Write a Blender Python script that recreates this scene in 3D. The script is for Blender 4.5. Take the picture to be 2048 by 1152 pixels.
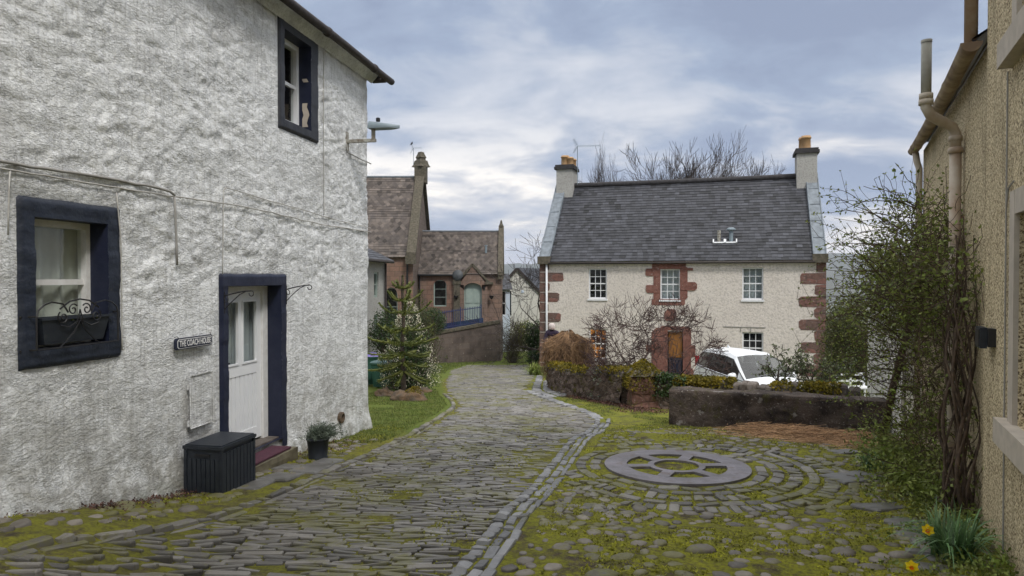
import bpy, math, random
from mathutils import Vector, Matrix, noise
R = math.radians
sc = bpy.context.scene
for o in list(bpy.data.objects): bpy.data.objects.remove(o)

# ------------------------------------------------------------------ camera, sky, sun, exposure
EYE = 1.6; FPX = 1365.0; PITCH = math.atan(21/FPX)
cam = bpy.data.objects.new('camera', bpy.data.cameras.new('camera')); sc.collection.objects.link(cam)
cam.data.sensor_width = 36; cam.data.lens = FPX/2048*36
cam.data.clip_start = .05; cam.data.clip_end = 40000
cam.location = (0, 0, EYE); cam.rotation_euler = (R(90)-PITCH, 0, 0)
sc.camera = cam
SUN_EL, SUN_AZ = 48, 150     # azimuth clockwise from +y: behind the camera, to the right
wd = bpy.data.worlds.new('World'); sc.world = wd; wd.use_nodes = True
nt = wd.node_tree; nt.nodes.clear()
def wn(t, **k):
    n = nt.nodes.new(t)
    for a, b in k.items(): setattr(n, a, b)
    return n
def wl(a, b): nt.links.new(a, b)
def wmath(op, a, b=None, clamp=False):
    n = wn('ShaderNodeMath', operation=op, use_clamp=clamp)
    for i, v in enumerate((a, b)):
        if v is None: continue
        if isinstance(v, (int, float)): n.inputs[i].default_value = v
        else: wl(v, n.inputs[i])
    return n.outputs[0]
sky = wn('ShaderNodeTexSky', sky_type='NISHITA', sun_disc=False)
sky.sun_elevation = R(SUN_EL); sky.sun_rotation = R(SUN_AZ)
tc = wn('ShaderNodeTexCoord'); sp = wn('ShaderNodeSeparateXYZ'); wl(tc.outputs['Generated'], sp.inputs[0])
zc = wmath('MAXIMUM', sp.outputs[2], 0.0)
den = wmath('ADD', zc, 0.26)
cb = wn('ShaderNodeCombineXYZ')
wl(wmath('DIVIDE', sp.outputs[0], den), cb.inputs[0]); wl(wmath('DIVIDE', sp.outputs[1], den), cb.inputs[1])
def wnoise(scale, detail, rough, off, dist=0.0, sx=1.0, sy=1.0):
    m = wn('ShaderNodeMapping'); m.inputs['Location'].default_value = off; m.inputs['Scale'].default_value = (sx, sy, 1)
    wl(cb.outputs[0], m.inputs[0])
    n = wn('ShaderNodeTexNoise'); n.inputs['Scale'].default_value = scale; n.inputs['Detail'].default_value = detail
    n.inputs['Roughness'].default_value = rough; n.inputs['Distortion'].default_value = dist
    wl(m.outputs[0], n.inputs[0]); return n.outputs[0]
def wramp(fac, stops):
    r = wn('ShaderNodeValToRGB'); wl(fac, r.inputs[0]); e = r.color_ramp.elements
    while len(e) < len(stops): e.new(.5)
    for i, (p, c) in enumerate(stops): e[i].position = p; e[i].color = (*c, 1)
    return r.outputs[0]
def wmix(f, a, b, mode='MIX'):
    n = wn('ShaderNodeMix', data_type='RGBA', blend_type=mode)
    if isinstance(f, (int, float)): n.inputs[0].default_value = f
    else: wl(f, n.inputs[0])
    for i, v in ((6, a), (7, b)):
        if isinstance(v, tuple): n.inputs[i].default_value = (*v, 1)
        else: wl(v, n.inputs[i])
    return n.outputs[2]
n1 = wnoise(1.15, 7, .55, (3.1, 1.7, 0), .35, .8, 1.0)
n2 = wnoise(3.6, 8, .58, (7.3, 4.2, 0), .4, .8, 1.0)
cm = wmath('ADD', wmath('MULTIPLY', n1, .66), wmath('MULTIPLY', n2, .34))
high = wramp(cm, [(.42, (.195, .23, .315)), (.49, (.24, .285, .375)), (.55, (.34, .37, .435)), (.62, (.45, .465, .505))])
low = wramp(cm, [(.42, (.215, .255, .355)), (.475, (.32, .345, .42)), (.525, (.54, .52, .52)), (.575, (.92, .84, .74))])
mr = wn('ShaderNodeMapRange', interpolation_type='SMOOTHSTEP'); wl(zc, mr.inputs[0])
mr.inputs[1].default_value = .06; mr.inputs[2].default_value = .27
cloud = wmix(mr.outputs[0], low, high)
hz = wn('ShaderNodeMapRange', interpolation_type='SMOOTHSTEP'); wl(zc, hz.inputs[0])
hz.inputs[1].default_value = .0; hz.inputs[2].default_value = .085; 
cloud = wmix(hz.outputs[0], (.40, .41, .49), cloud)
up = wn('ShaderNodeMapRange', interpolation_type='SMOOTHSTEP'); wl(zc, up.inputs[0])
up.inputs[1].default_value = .38; up.inputs[2].default_value = .85; up.inputs[3].default_value = 1.0; up.inputs[4].default_value = 3.2
upn = wn('ShaderNodeMapRange', interpolation_type='SMOOTHSTEP'); wl(zc, upn.inputs[0]); upn.inputs[1].default_value = .4; upn.inputs[2].default_value = .7
cloud = wmix(upn.outputs[0], cloud, (.365, .365, .36))
vm = wn('ShaderNodeVectorMath', operation='SCALE'); wl(cloud, vm.inputs[0]); wl(wmath('MULTIPLY', up.outputs[0], 10.0), vm.inputs['Scale'])
tot = wmix(.92, sky.outputs[0], vm.outputs[0])
bg = wn('ShaderNodeBackground'); wl(tot, bg.inputs[0]); bg.inputs[1].default_value = .1
ow = wn('ShaderNodeOutputWorld'); wl(bg.outputs[0], ow.inputs[0])
sl = bpy.data.lights.new('sun', 'SUN'); sl.energy = 1.3; sl.angle = R(12); sl.color = (1, .965, .92)
sun = bpy.data.objects.new('sun', sl); sc.collection.objects.link(sun)
sun.rotation_euler = (R(90-SUN_EL), 0, R(-SUN_AZ+180))   # shines from azimuth 150
sun.rotation_euler = Vector((-math.sin(R(SUN_AZ))*math.cos(R(SUN_EL)), -math.cos(R(SUN_AZ))*math.cos(R(SUN_EL)), -math.sin(R(SUN_EL)))).to_track_quat('-Z', 'Y').to_euler()
sc.view_settings.view_transform = 'Standard'; sc.view_settings.look = 'None'
sc.view_settings.exposure = 0.70; sc.view_settings.gamma = 1.0
sc.render.engine = 'CYCLES'
sc.cycles.max_bounces = 6; sc.cycles.transparent_max_bounces = 8

# ------------------------------------------------------------------ helpers
rnd = random.Random(7)
U = rnd.uniform
def lerp(a, b, t): return a+(b-a)*t
def ss(a, b, x):
    t = max(0, min(1, (x-a)/(b-a))); return t*t*(3-2*t)
def interp(pts, x):
    if x <= pts[0][0]: return pts[0][1]
    for (a, b), (c, d) in zip(pts, pts[1:]):
        if x <= c: return b+(d-b)*(x-a)/(c-a)
    return pts[-1][1]
def nz(x, y, z=0.0): return noise.noise(Vector((x, y, z)))
def ray(px, py):
    u = (px-1024)/FPX; v = (576-py)/FPX; c, s = math.cos(PITCH), math.sin(PITCH)
    return Vector((u, c+v*s, -s+v*c))
def at(px, py, Y):
    d = ray(px, py); return Vector((0, 0, EYE))+d*(Y/d.y)
DP = [(-30, 0.2), (0, 1.6), (5, 2.03), (12, 2.64), (20, 3.34), (30, 4.15), (40, 4.93), (50, 5.35), (70, 8), (120, 16), (300, 40), (900, 75), (99999, 78)]
def H(x, y):
    d = interp(DP, y)
    d -= .27*ss(-2.0, -3.7, x)*ss(7.0, 4.6, y) if x < -2 and y < 7 else 0
    r = math.hypot(x-2.02, y-8.35)
    if r < 3.2:
        w = 1-ss(1.75, 3.2, r); d = lerp(d, 2.325+.035*(y-8.35), w)
    if x > 1.2 and 15 < y < 60:                                  # the garden and yard of the white house
        wy = interp([(1.2, 20.6), (3.1, 16.0), (7.5, 13.9), (12, 13)], x)
        w = ss(wy, wy+.8, y)*ss(1.2, 2.0, x)
        yd = lerp(3.35, 4.02, ss(2.6, 5.0, x)); yd = max(yd, lerp(yd, 4.1, ss(22, 27, y)))
        d = lerp(d, yd, w*(1-ss(36, 50, y)))
    return EYE-d
def gp(px, py):
    d = ray(px, py); t = 1.0
    while t < 400:
        p = Vector((0, 0, EYE))+d*t
        if p.z <= H(p.x, p.y): break
        t += .02+t*.002
    return p

WM = {}
def newobj(name, data=None, parent=None, loc=(0, 0, 0), rz=0.0):
    o = bpy.data.objects.new(name, data); sc.collection.objects.link(o)
    if parent is not None:
        o.parent = parent; WM[o] = WM[parent]
    else:
        o.location = loc; o.rotation_euler = (0, 0, rz)
        WM[o] = Matrix.Translation(Vector(loc)) @ Matrix.Rotation(rz, 4, 'Z')
    return o
def tag(o, label=None, cat=None, group=None, kind=None):
    if label: o['label'] = label
    if cat: o['category'] = cat
    if group: o['group'] = group
    if kind: o['kind'] = kind
    return o
def thing(name, label, cat, loc=(0, 0, 0), group=None):
    return tag(newobj(name, None, None, loc), label, cat, group)
class MB:
    def __init__(s): s.v = []; s.f = []; s.t = []
    def add(s, vs, fs, t=.5):
        b = len(s.v); s.v += [tuple(v) for v in vs]
        for f in fs: s.f.append(tuple(i+b for i in f)); s.t.append(t)
    def quad(s, a, b, c, d, t=.5): s.add([a, b, c, d], [(0, 1, 2, 3)], t)
    def box(s, c, size, rz=0.0, t=.5, M=None):
        hx, hy, hz = size[0]/2, size[1]/2, size[2]/2
        M = M if M is not None else Matrix.Translation(Vector(c)) @ Matrix.Rotation(rz, 4, 'Z')
        vs = [M @ Vector((x, y, z)) for x in (-hx, hx) for y in (-hy, hy) for z in (-hz, hz)]
        s.add(vs, [(0, 1, 3, 2), (4, 6, 7, 5), (0, 4, 5, 1), (2, 3, 7, 6), (0, 2, 6, 4), (1, 5, 7, 3)], t)
    def fbox(s, O, A, B, C, t=.5):      # box from corner O and three edge vectors
        O = Vector(O); A = Vector(A); B = Vector(B); C = Vector(C)
        vs = [O, O+A, O+A+B, O+B, O+C, O+A+C, O+A+B+C, O+B+C]
        s.add(vs, [(0, 3, 2, 1), (4, 5, 6, 7), (0, 1, 5, 4), (1, 2, 6, 5), (2, 3, 7, 6), (3, 0, 4, 7)], t)
    def bar(s, a, b, w, h=None, t=.5, upv=(0, 0, 1)):
        a = Vector(a); b = Vector(b); h = h or w; d = (b-a).normalized(); u = Vector(upv)
        if abs(d.dot(u)) > .98: u = Vector((0, 1, 0))
        r = d.cross(u).normalized(); u = r.cross(d)
        s.fbox(a-r*w/2-u*h/2, r*w, b-a, u*h, t)
    def tube(s, pts, rad, n=6, cap=True, t=.5):
        pts = [Vector(p) for p in pts]; m = len(pts)
        if isinstance(rad, (int, float)): rad = [rad]*m
        base = len(s.v); pr = None
        for i, p in enumerate(pts):
            d = (pts[min(i+1, m-1)]-pts[max(i-1, 0)])
            d = d.normalized() if d.length > 1e-9 else Vector((0, 0, 1))
            if pr is None: pr = d.orthogonal().normalized()
            else:
                q = pr-d*pr.dot(d); pr = q.normalized() if q.length > 1e-6 else d.orthogonal().normalized()
            q = d.cross(pr)
            for k in range(n):
                a = 2*math.pi*k/n; s.v.append(tuple(p+(pr*math.cos(a)+q*math.sin(a))*rad[i]))
        for i in range(m-1):
            for k in range(n):
                s.f.append((base+i*n+k, base+i*n+(k+1) % n, base+(i+1)*n+(k+1) % n, base+(i+1)*n+k)); s.t.append(t)
        if cap:
            s.f.append(tuple(base+k for k in range(n))[::-1]); s.t.append(t)
            s.f.append(tuple(base+(m-1)*n+k for k in range(n))); s.t.append(t)
    def lathe(s, c, prof, n=16, t=.5, axis=None):
        c = Vector(c); M = (Vector(axis).to_track_quat('Z', 'Y').to_matrix() if axis else Matrix.Identity(3)); b = len(s.v)
        for r, z in prof:
            for k in range(n):
                a = 2*math.pi*k/n; s.v.append(tuple(c+M @ Vector((r*math.cos(a), r*math.sin(a), z))))
        for i in range(len(prof)-1):
            for k in range(n):
                s.f.append((b+i*n+k, b+i*n+(k+1) % n, b+(i+1)*n+(k+1) % n, b+(i+1)*n+k)); s.t.append(t)
    def grid(s, fn, nu, nv, t=.5, skip=None):
        b = len(s.v)
        for j in range(nv+1):
            for i in range(nu+1): s.v.append(tuple(fn(i/nu, j/nv)))
        for j in range(nv):
            for i in range(nu):
                if skip and skip((i+.5)/nu, (j+.5)/nv): continue
                a = b+j*(nu+1)+i; s.f.append((a, a+1, a+nu+2, a+nu+1)); s.t.append(t)
    def leaf(s, p, size, t=.5, asp=.5, nrm=None, droop=0):
        p = Vector(p)
        d = Vector((U(-1, 1), U(-1, 1), U(-1, 1)-droop)).normalized()
        w = (d.cross(Vector((U(-1, 1), U(-1, 1), U(-1, 1)))).normalized() if nrm is None else d.cross(nrm).normalized())
        a = p; b_ = p+d*size*.5+w*size*asp*.5; c = p+d*size; e = p+d*size*.5-w*size*asp*.5
        s.quad(a, b_, c, e, t)
    def build(s, name, mat, parent=None, smooth=False, **tg):
        me = bpy.data.meshes.new(name); v = s.v; loc = (0, 0, 0)
        if parent is not None:
            W = WM[parent].inverted(); v = [W @ Vector(q) for q in v]
        elif v:
            xs = [q[0] for q in v]; ys = [q[1] for q in v]; zs = [q[2] for q in v]
            loc = ((min(xs)+max(xs))/2, (min(ys)+max(ys))/2, min(zs))
            v = [(q[0]-loc[0], q[1]-loc[1], q[2]-loc[2]) for q in v]
        me.from_pydata([tuple(q) for q in v], [], s.f); me.update()
        at_ = me.attributes.new('tint', 'FLOAT', 'FACE'); at_.data.foreach_set('value', s.t)
        if smooth: me.polygons.foreach_set('use_smooth', [True]*len(me.polygons))
        me.materials.append(mat)
        o = newobj(name, me, parent, loc)
        if tg: tag(o, **tg)
        return o

# ------------------------------------------------------------------ materials
class NT:
    def __init__(s, name):
        s.m = bpy.data.materials.new(name); s.m.use_nodes = True; s.t = s.m.node_tree
        s.b = s.t.nodes['Principled BSDF']; s.o = s.t.nodes['Material Output']
        g = s.n('ShaderNodeNewGeometry'); s.pos = g.outputs['Position']; s.geo = g
    def n(s, ty, **k):
        x = s.t.nodes.new(ty)
        for a, b in k.items(): setattr(x, a, b)
        return x
    def l(s, a, b):
        if hasattr(a, 'links'): s.t.links.new(a, b)
        elif isinstance(a, tuple) and len(a) == 3 and b.type == 'RGBA': b.default_value = (*a, 1)
        else: b.default_value = a
    def map(s, scale=(1, 1, 1), rot=(0, 0, 0), src=None):
        m = s.n('ShaderNodeMapping'); m.inputs['Scale'].default_value = scale; m.inputs['Rotation'].default_value = rot
        s.l(src or s.pos, m.inputs[0]); return m.outputs[0]
    def noise(s, scale, detail=4, rough=.55, src=None, dist=0):
        x = s.n('ShaderNodeTexNoise'); x.inputs['Scale'].default_value = scale; x.inputs['Detail'].default_value = detail
        x.inputs['Roughness'].default_value = rough; x.inputs['Distortion'].default_value = dist; s.l(src or s.pos, x.inputs[0]); return x.outputs[0]
    def vor(s, scale, feature='F1', src=None, out='Distance', rand=1):
        x = s.n('ShaderNodeTexVoronoi', feature=feature); x.inputs['Scale'].default_value = scale; x.inputs['Randomness'].default_value = rand
        s.l(src or s.pos, x.inputs[0]); return x.outputs[out]
    def ramp(s, fac, stops):
        r = s.n('ShaderNodeValToRGB'); s.l(fac, r.inputs[0]); e = r.color_ramp.elements
        while len(e) < len(stops): e.new(.5)
        for i, (p, c) in enumerate(stops): e[i].position = p; e[i].color = ((c, c, c, 1) if isinstance(c, (int, float)) else (*c, 1))
        return r.outputs[0]
    def mix(s, f, a, b, mode='MIX'):
        x = s.n('ShaderNodeMix', data_type='RGBA', blend_type=mode); s.l(f, x.inputs[0]); s.l(a, x.inputs[6]); s.l(b, x.inputs[7]); return x.outputs[2]
    def math(s, op, a, b=0.0, clamp=False):
        x = s.n('ShaderNodeMath', operation=op, use_clamp=clamp); s.l(a, x.inputs[0]); s.l(b, x.inputs[1]); return x.outputs[0]
    def tint(s): return s.n('ShaderNodeAttribute', attribute_name='tint').outputs['Fac']
    def col(s, name):
        a = s.n('ShaderNodeAttribute', attribute_name=name); return a.outputs['Color']
    def bump(s, h, strength=.5, dist=.01, prev=None):
        x = s.n('ShaderNodeBump'); x.inputs['Strength'].default_value = strength; x.inputs['Distance'].default_value = dist; s.l(h, x.inputs['Height'])
        if prev: s.l(prev, x.inputs['Normal'])
        return x.outputs[0]
    def fin(s, col, rough=.8, nrm=None, spec=.5, metal=0.0):
        s.l(col, s.b.inputs['Base Color']); s.l(rough, s.b.inputs['Roughness']); s.b.inputs['Specular IOR Level'].default_value = spec
        s.b.inputs['Metallic'].default_value = metal
        if nrm: s.l(nrm, s.b.inputs['Normal'])
        return s.m
def mk(name, c1, c2=None, scale=8, rough=.8, bump=0, bs=30, tint=0.0, spec=.4, metal=0.0, detail=5, bd=.01):
    t = NT(name); col = c1
    if c2: col = t.mix(t.ramp(t.noise(scale, detail), [(.35, 0.0), (.65, 1.0)]), c1, c2)
    if tint:
        f = t.math('MULTIPLY_ADD', t.tint(), 2*tint); f.node.inputs[2].default_value = 1-tint
        v = t.n('ShaderNodeVectorMath', operation='SCALE'); t.l(col, v.inputs[0]) if not isinstance(col, tuple) else setattr(v.inputs[0], 'default_value', col)
        t.l(f, v.inputs['Scale']); col = v.outputs[0]
    n = t.bump(t.noise(bs, 5, .6), bump, bd) if bump else None
    return t.fin(col, rough, n, spec, metal)
M = {}
# rough white limewash over rubble
t = NT('limewash'); c = t.mix(t.ramp(t.noise(2.2, 6, .6), [(.35, 0.0), (.7, 1.0)]), (.86, .87, .87), (.74, .75, .75))
streak = t.noise(5, 6, .65, t.map((6, 6, .35))); c = t.mix(t.ramp(streak, [(.50, 0.0), (.66, .5)]), c, (.40, .395, .38)); c = t.mix(t.ramp(t.noise(1.1, 7, .68), [(.52, 0.0), (.62, .40)]), c, (.42, .415, .40))
sp_ = t.n('ShaderNodeSeparateXYZ'); t.l(t.pos, sp_.inputs[0])
wy_ = t.math('MULTIPLY_ADD', sp_.outputs[1], .105); wy_.node.inputs[2].default_value = .05
hb = t.math('ADD', sp_.outputs[2], wy_)
lo = t.n('ShaderNodeMapRange'); t.l(hb, lo.inputs[0]); lo.inputs[1].default_value = 1.9; lo.inputs[2].default_value = .1; 
c = t.mix(t.math('MULTIPLY', lo.outputs[0], t.ramp(t.noise(4.5, 7, .65), [(.38, 0.0), (.60, .85)])), c, (.30, .285, .245))
lo2 = t.n('ShaderNodeMapRange'); t.l(hb, lo2.inputs[0]); lo2.inputs[1].default_value = .42; lo2.inputs[2].default_value = .05
c = t.mix(t.math('MULTIPLY', lo2.outputs[0], t.ramp(t.noise(6, 6, .65), [(.45, 0.0), (.6, .9)])), c, (.10, .115, .045))
pit = t.ramp(t.noise(38, 3, .6), [(.60, 0.0), (.68, .5)]); c = t.mix(pit, c, (.30, .30, .29))
mp = t.map((1, 1, 1.9)); q1 = t.noise(6.5, 9, .62, mp); q2 = t.noise(17, 8, .62, mp); pm = t.ramp(t.noise(1.4, 4, .6), [(.40, .12), (.58, 1.0)]); r1 = t.ramp(q1, [(.44, 0.0), (.50, .75), (.60, 1.0)]); r2 = t.ramp(q2, [(.45, 0.0), (.50, .7), (.58, 1.0)]); wv = t.n('ShaderNodeVectorMath', operation='ADD'); nn3 = t.n('ShaderNodeTexNoise'); nn3.inputs['Scale'].default_value = 1.6; t.l(t.pos, nn3.inputs[0]); sc3 = t.n('ShaderNodeVectorMath', operation='SCALE'); t.l(nn3.outputs['Color'], sc3.inputs[0]); sc3.inputs['Scale'].default_value = .35; t.l(t.pos, wv.inputs[0]); t.l(sc3.outputs[0], wv.inputs[1])
vm3 = t.map((3.1, 3.1, 5.2), src=wv.outputs[0]); ce = t.vor(1.0, 'DISTANCE_TO_EDGE', vm3); cm3 = t.ramp(ce, [(.0, .45), (.16, 1.0)]); cs3 = t.n('ShaderNodeSeparateColor'); t.l(t.vor(1.0, 'F1', vm3, 'Color'), cs3.inputs[0])
cm3 = t.math('MULTIPLY', cm3, t.math('ADD', t.math('MULTIPLY', cs3.outputs[0], .8), .25)); q3 = t.ramp(t.noise(34, 7, .65, mp), [(.44, 0.0), (.50, .8), (.56, 1.0)])
rough3 = t.math('MULTIPLY', t.math('ADD', t.math('MULTIPLY', r2, .8), t.math('MULTIPLY', q3, .55)), cm3); hz0 = t.math('ADD', t.math('MULTIPLY', r1, .75), t.math('ADD', rough3, t.math('MULTIPLY', t.ramp(ce, [(0.0, 0.0), (.10, 1.0)]), .10)))
c = t.mix(t.math('MULTIPLY', t.ramp(q3, [(.0, .15), (.5, 0.0)]), cs3.outputs[1]), c, (.30, .295, .28))
cr = t.math('MULTIPLY', pm, t.ramp(q2, [(.455, 0.0), (.475, .3), (.495, 0.0)])); c = t.mix(cr, c, (.26, .25, .235))
nb = t.bump(hz0, .8, .013); nb = t.bump(t.noise(60, 6, .7), .5, .008, nb)
M['lime'] = t.fin(c, .75, nb, .25)
M['navy'] = mk('navy_paint', (.013, .018, .032), (.022, .028, .043), 9, .5, .5, 14, bd=.02)
M['navyd'] = mk('navy_chipped', (.010, .014, .034), (.018, .022, .045), 6, .45, .4, 20)
M['white'] = mk('white_paint', (.74, .74, .73), (.64, .63, .61), 12, .5, .15, 60)
M['whitegloss'] = mk('white_gloss', (.76, .77, .78), (.72, .73, .75), 5, .35)
M['black'] = mk('black_iron', (.012, .012, .014), (.02, .019, .02), 30, .45, .3, 80)
M['boxp'] = mk('dark_plastic', (.016, .020, .028), (.024, .029, .037), 12, .48, .25, 120, spec=.4)
M['rust'] = mk('rusty_cast_iron', (.055, .045, .042), (.03, .024, .022), 18, .7, .5, 50)
t = NT('glass'); tr = t.n('ShaderNodeBsdfTransparent'); gl = t.n('ShaderNodeBsdfGlossy'); gl.inputs['Roughness'].default_value = .02
fr = t.n('ShaderNodeLayerWeight'); fr.inputs[0].default_value = .5; mx = t.n('ShaderNodeMixShader')
t.l(t.math('ADD', t.math('MULTIPLY', t.math('POWER', fr.outputs['Facing'], 4.0), .7), .06), mx.inputs[0]); t.l(tr.outputs[0], mx.inputs[1]); t.l(gl.outputs[0], mx.inputs[2]); t.l(mx.outputs[0], t.o.inputs[0])
tr.inputs[0].default_value = (.86, .9, .88, 1); M['glass'] = t.m
M['room'] = mk('dark_room', (.035, .03, .028), (.02, .018, .017), 3, .9)
M['curtain'] = mk('net_curtain', (.60, .60, .55), (.52, .52, .47), 4, .9)
M['greycurt'] = mk('grey_blind', (.42, .45, .48), (.34, .36, .39), 3, .9)
t = NT('warm_room'); e = t.n('ShaderNodeEmission'); t.l(t.ramp(t.noise(2.5, 3), [(.47, (.03, .008, .002)), (.60, (1.0, .36, .06))]), e.inputs[0]); e.inputs[1].default_value = .6
t.l(e.outputs[0], t.o.inputs[0]); M['lit'] = t.m
def harl(name, a, b, scale, bump):
    t = NT(name); c = t.mix(t.ramp(t.noise(1.3, 5), [(.3, 0.0), (.7, 1.0)]), a, b)
    c = t.mix(t.ramp(t.noise(6, 5, .6, t.map((3, 3, .3))), [(.52, 0.0), (.75, .35)]), c, tuple(k*.6 for k in a))
    v = t.noise(scale, 4, .6); c = t.mix(t.ramp(v, [(.42, .45), (.5, 0.0)]), c, tuple(k*.55 for k in a))
    return t.fin(c, .9, t.bump(v, bump, .03), .2)
M['harl'] = harl('cream_harling', (.68, .625, .565), (.62, .565, .51), 13, .7)
M['harlgrey'] = harl('grey_harling', (.42, .41, .385), (.34, .33, .31), 16, .6)
M['cottage'] = harl('white_render', (.66, .64, .58), (.58, .57, .52), 10, .3)
M['paleblue'] = mk('pale_blue_render', (.55, .62, .72), (.5, .57, .66), 4, .8)
# pebbledash: small stones in tan mortar
t = NT('pebbledash'); vs_ = t.noise(55, 3, .7, dist=.6); c = t.ramp(vs_, [(.36, (.07, .05, .03)), (.44, (.27, .20, .12)), (.50, (.66, .54, .34)), (.62, (.86, .75, .52))])
c = t.mix(t.ramp(t.noise(.9, 5), [(.35, 0.0), (.7, .4)]), c, t.mix(.5, c, (.30, .24, .14)))
c = t.mix(t.ramp(t.noise(2.4, 6, .6, t.map((2, 2, .4))), [(.5, 0.0), (.75, .5)]), c, (.16, .125, .075))
M['dash'] = t.fin(c, .9, t.bump(vs_, .8, .02), .2)
M['stonetrim'] = mk('painted_stone', (.50, .44, .37), (.42, .37, .31), 10, .85, .3, 50)
def stone(name, a, b, moss=None, vs=5.0, asp=(1, 1, 1.6), joint=(.14, .11, .09), bump=.7):
    t = NT(name); mp = t.map(asp); cell = t.vor(vs, src=mp, out='Color'); bw = t.n('ShaderNodeSeparateColor'); t.l(cell, bw.inputs[0])
    c = t.mix(bw.outputs[0], a, b); ed = t.vor(vs, 'DISTANCE_TO_EDGE', mp)
    c = t.mix(t.ramp(ed, [(0.0, .8), (.06, 0.0)]), c, joint)
    c = t.mix(t.ramp(t.noise(9, 6, .65), [(.45, 0.0), (.7, .6)]), c, tuple(k*.35 for k in a))
    c = t.mix(t.ramp(t.noise(17, 5, .6), [(.64, 0.0), (.68, .8)]), c, (.42, .40, .35))
    if moss: c = t.mix(t.ramp(t.noise(3.5, 6, .65), [(moss, 0.0), (moss+.1, .9)]), c, (.09, .08, .012))
    nb = t.bump(t.ramp(ed, [(0.0, 0.0), (.12, 1.0)]), bump, .02); nb = t.bump(t.noise(28, 7, .65), .6, .02, nb)
    return t.fin(c, .92, nb, .2)
M['rubble'] = stone('mossy_rubble', (.13, .095, .075), (.20, .15, .125), .56, 5.5, (1, 1, 1.2), (.06, .045, .035))
M['cope'] = mk('cope_stone', (.15, .13, .115), (.075, .06, .05), 9, .92, .7, 25, tint=.4, bd=.02)
t = NT('dark_render'); c = t.mix(t.ramp(t.noise(3, 7, .65), [(.38, 0.0), (.6, 1.0)]), (.034, .027, .025), (.105, .082, .070))
c = t.mix(t.ramp(t.noise(5.5, 6, .6), [(.62, 0.0), (.67, .9)]), c, (.27, .25, .235)); c = t.mix(t.ramp(t.noise(30, 4, .6), [(.62, 0.0), (.66, .7)]), c, (.33, .30, .27)); c = t.mix(t.ramp(t.noise(4, 7, .7), [(.55, 0.0), (.62, .6)]), c, (.07, .065, .02))
M['darkwall'] = t.fin(c, .9, t.bump(t.noise(10, 9, .68), 1.0, .05), .2)
M['redstone'] = stone('red_sandstone', (.19, .085, .068), (.25, .125, .10), None, 1.4, (1, 1, 1.8), (.2, .09, .07), .2)
M['quoin'] = stone('weathered_sandstone', (.14, .095, .08), (.22, .11, .09), None, 1.8, (1, 1, 2), (.13, .1, .09), .3)
def ashlar(name, a, b, bw=.55, rh=.28, rotz=0.0, joint=(.12, .09, .07), stain=.5):
    t = NT(name); sx = t.n('ShaderNodeSeparateXYZ'); t.l(t.map((1, 1, 1), (0, 0, rotz)), sx.inputs[0]); cx = t.n('ShaderNodeCombineXYZ')
    t.l(sx.outputs[0], cx.inputs[0]); t.l(sx.outputs[2], cx.inputs[1])
    br = t.n('ShaderNodeTexBrick'); t.l(cx.outputs[0], br.inputs[0]); br.inputs['Scale'].default_value = 1
    br.inputs['Brick Width'].default_value = bw; br.inputs['Row Height'].default_value = rh; br.inputs['Mortar Size'].default_value = .012
    br.inputs['Color1'].default_value = (*a, 1); br.inputs['Color2'].default_value = (*b, 1); br.inputs['Mortar'].default_value = (*joint, 1)
    c = br.outputs[0]; c = t.mix(t.ramp(t.noise(1.6, 6, .65), [(.42, 0.0), (.68, stain)]), c, (.055, .045, .04))
    c = t.mix(t.ramp(t.noise(9, 5, .6), [(.66, 0.0), (.70, .7)]), c, (.42, .39, .34))
    nb = t.bump(br.outputs['Fac'], -.5, .01); nb = t.bump(t.noise(20, 6, .6), .5, .02, nb); return t.fin(c, .92, nb, .2)
M['chapel'] = ashlar('chapel_ashlar', (.25, .165, .125), (.19, .135, .11))
M['chapelred'] = ashlar('chapel_red_ashlar', (.25, .15, .11), (.20, .13, .10), stain=.45)
M['gable'] = ashlar('gable_ashlar', (.19, .15, .125), (.145, .115, .10), .5, .28, R(90))
M['retain'] = ashlar('retaining_ashlar', (.15, .12, .105), (.12, .095, .085), .6, .35, stain=.8)
M['slate'] = mk('dark_slate', (.045, .046, .054), (.03, .031, .038), 5, .55, .4, 40, tint=.75, spec=.4)
M['slateb'] = mk('brown_slate', (.125, .103, .088), (.08, .068, .062), 3, .92, .4, 30, tint=.6)
M['lead'] = mk('lead', (.22, .25, .28), (.14, .16, .18), 5, .45, .2, 20)
M['ridge'] = mk('ridge_tile', (.045, .042, .045), (.025, .023, .024), 8, .8, .4, 20)
M['lichen'] = mk('lichen_stone', (.13, .11, .085), (.065, .06, .04), 9, .95, .7, 30)
M['pot'] = mk('clay_pot', (.52, .33, .17), (.40, .24, .12), 6, .8)
# ground
t = NT('ground'); g = t.n('ShaderNodeSeparateColor'); t.l(t.col('zone'), g.inputs[0])
soil = t.mix(t.ramp(t.noise(7, 6, .6), [(.35, 0.0), (.65, 1.0)]), (.10, .078, .052), (.05, .042, .030)); soil = t.mix(t.ramp(t.noise(55, 3, .6), [(.60, 0.0), (.66, .6)]), soil, (.19, .17, .14))
mossc = t.mix(t.ramp(t.noise(5, 6, .65), [(.3, 0.0), (.7, 1.0)]), (.27, .27, .022), (.14, .145, .025)); mossc = t.mix(t.ramp(t.noise(28, 5, .7), [(.45, 0.0), (.6, .7)]), mossc, (.085, .075, .03))
mf = t.math('MULTIPLY', g.outputs[1], t.ramp(t.noise(3.2, 9, .74), [(.38, 0.0), (.49, 1.0)])); c = t.mix(mf, soil, mossc)
grass = t.mix(t.ramp(t.noise(9, 6, .65), [(.3, 0.0), (.7, 1.0)]), (.075, .115, .018), (.13, .15, .035))
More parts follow.
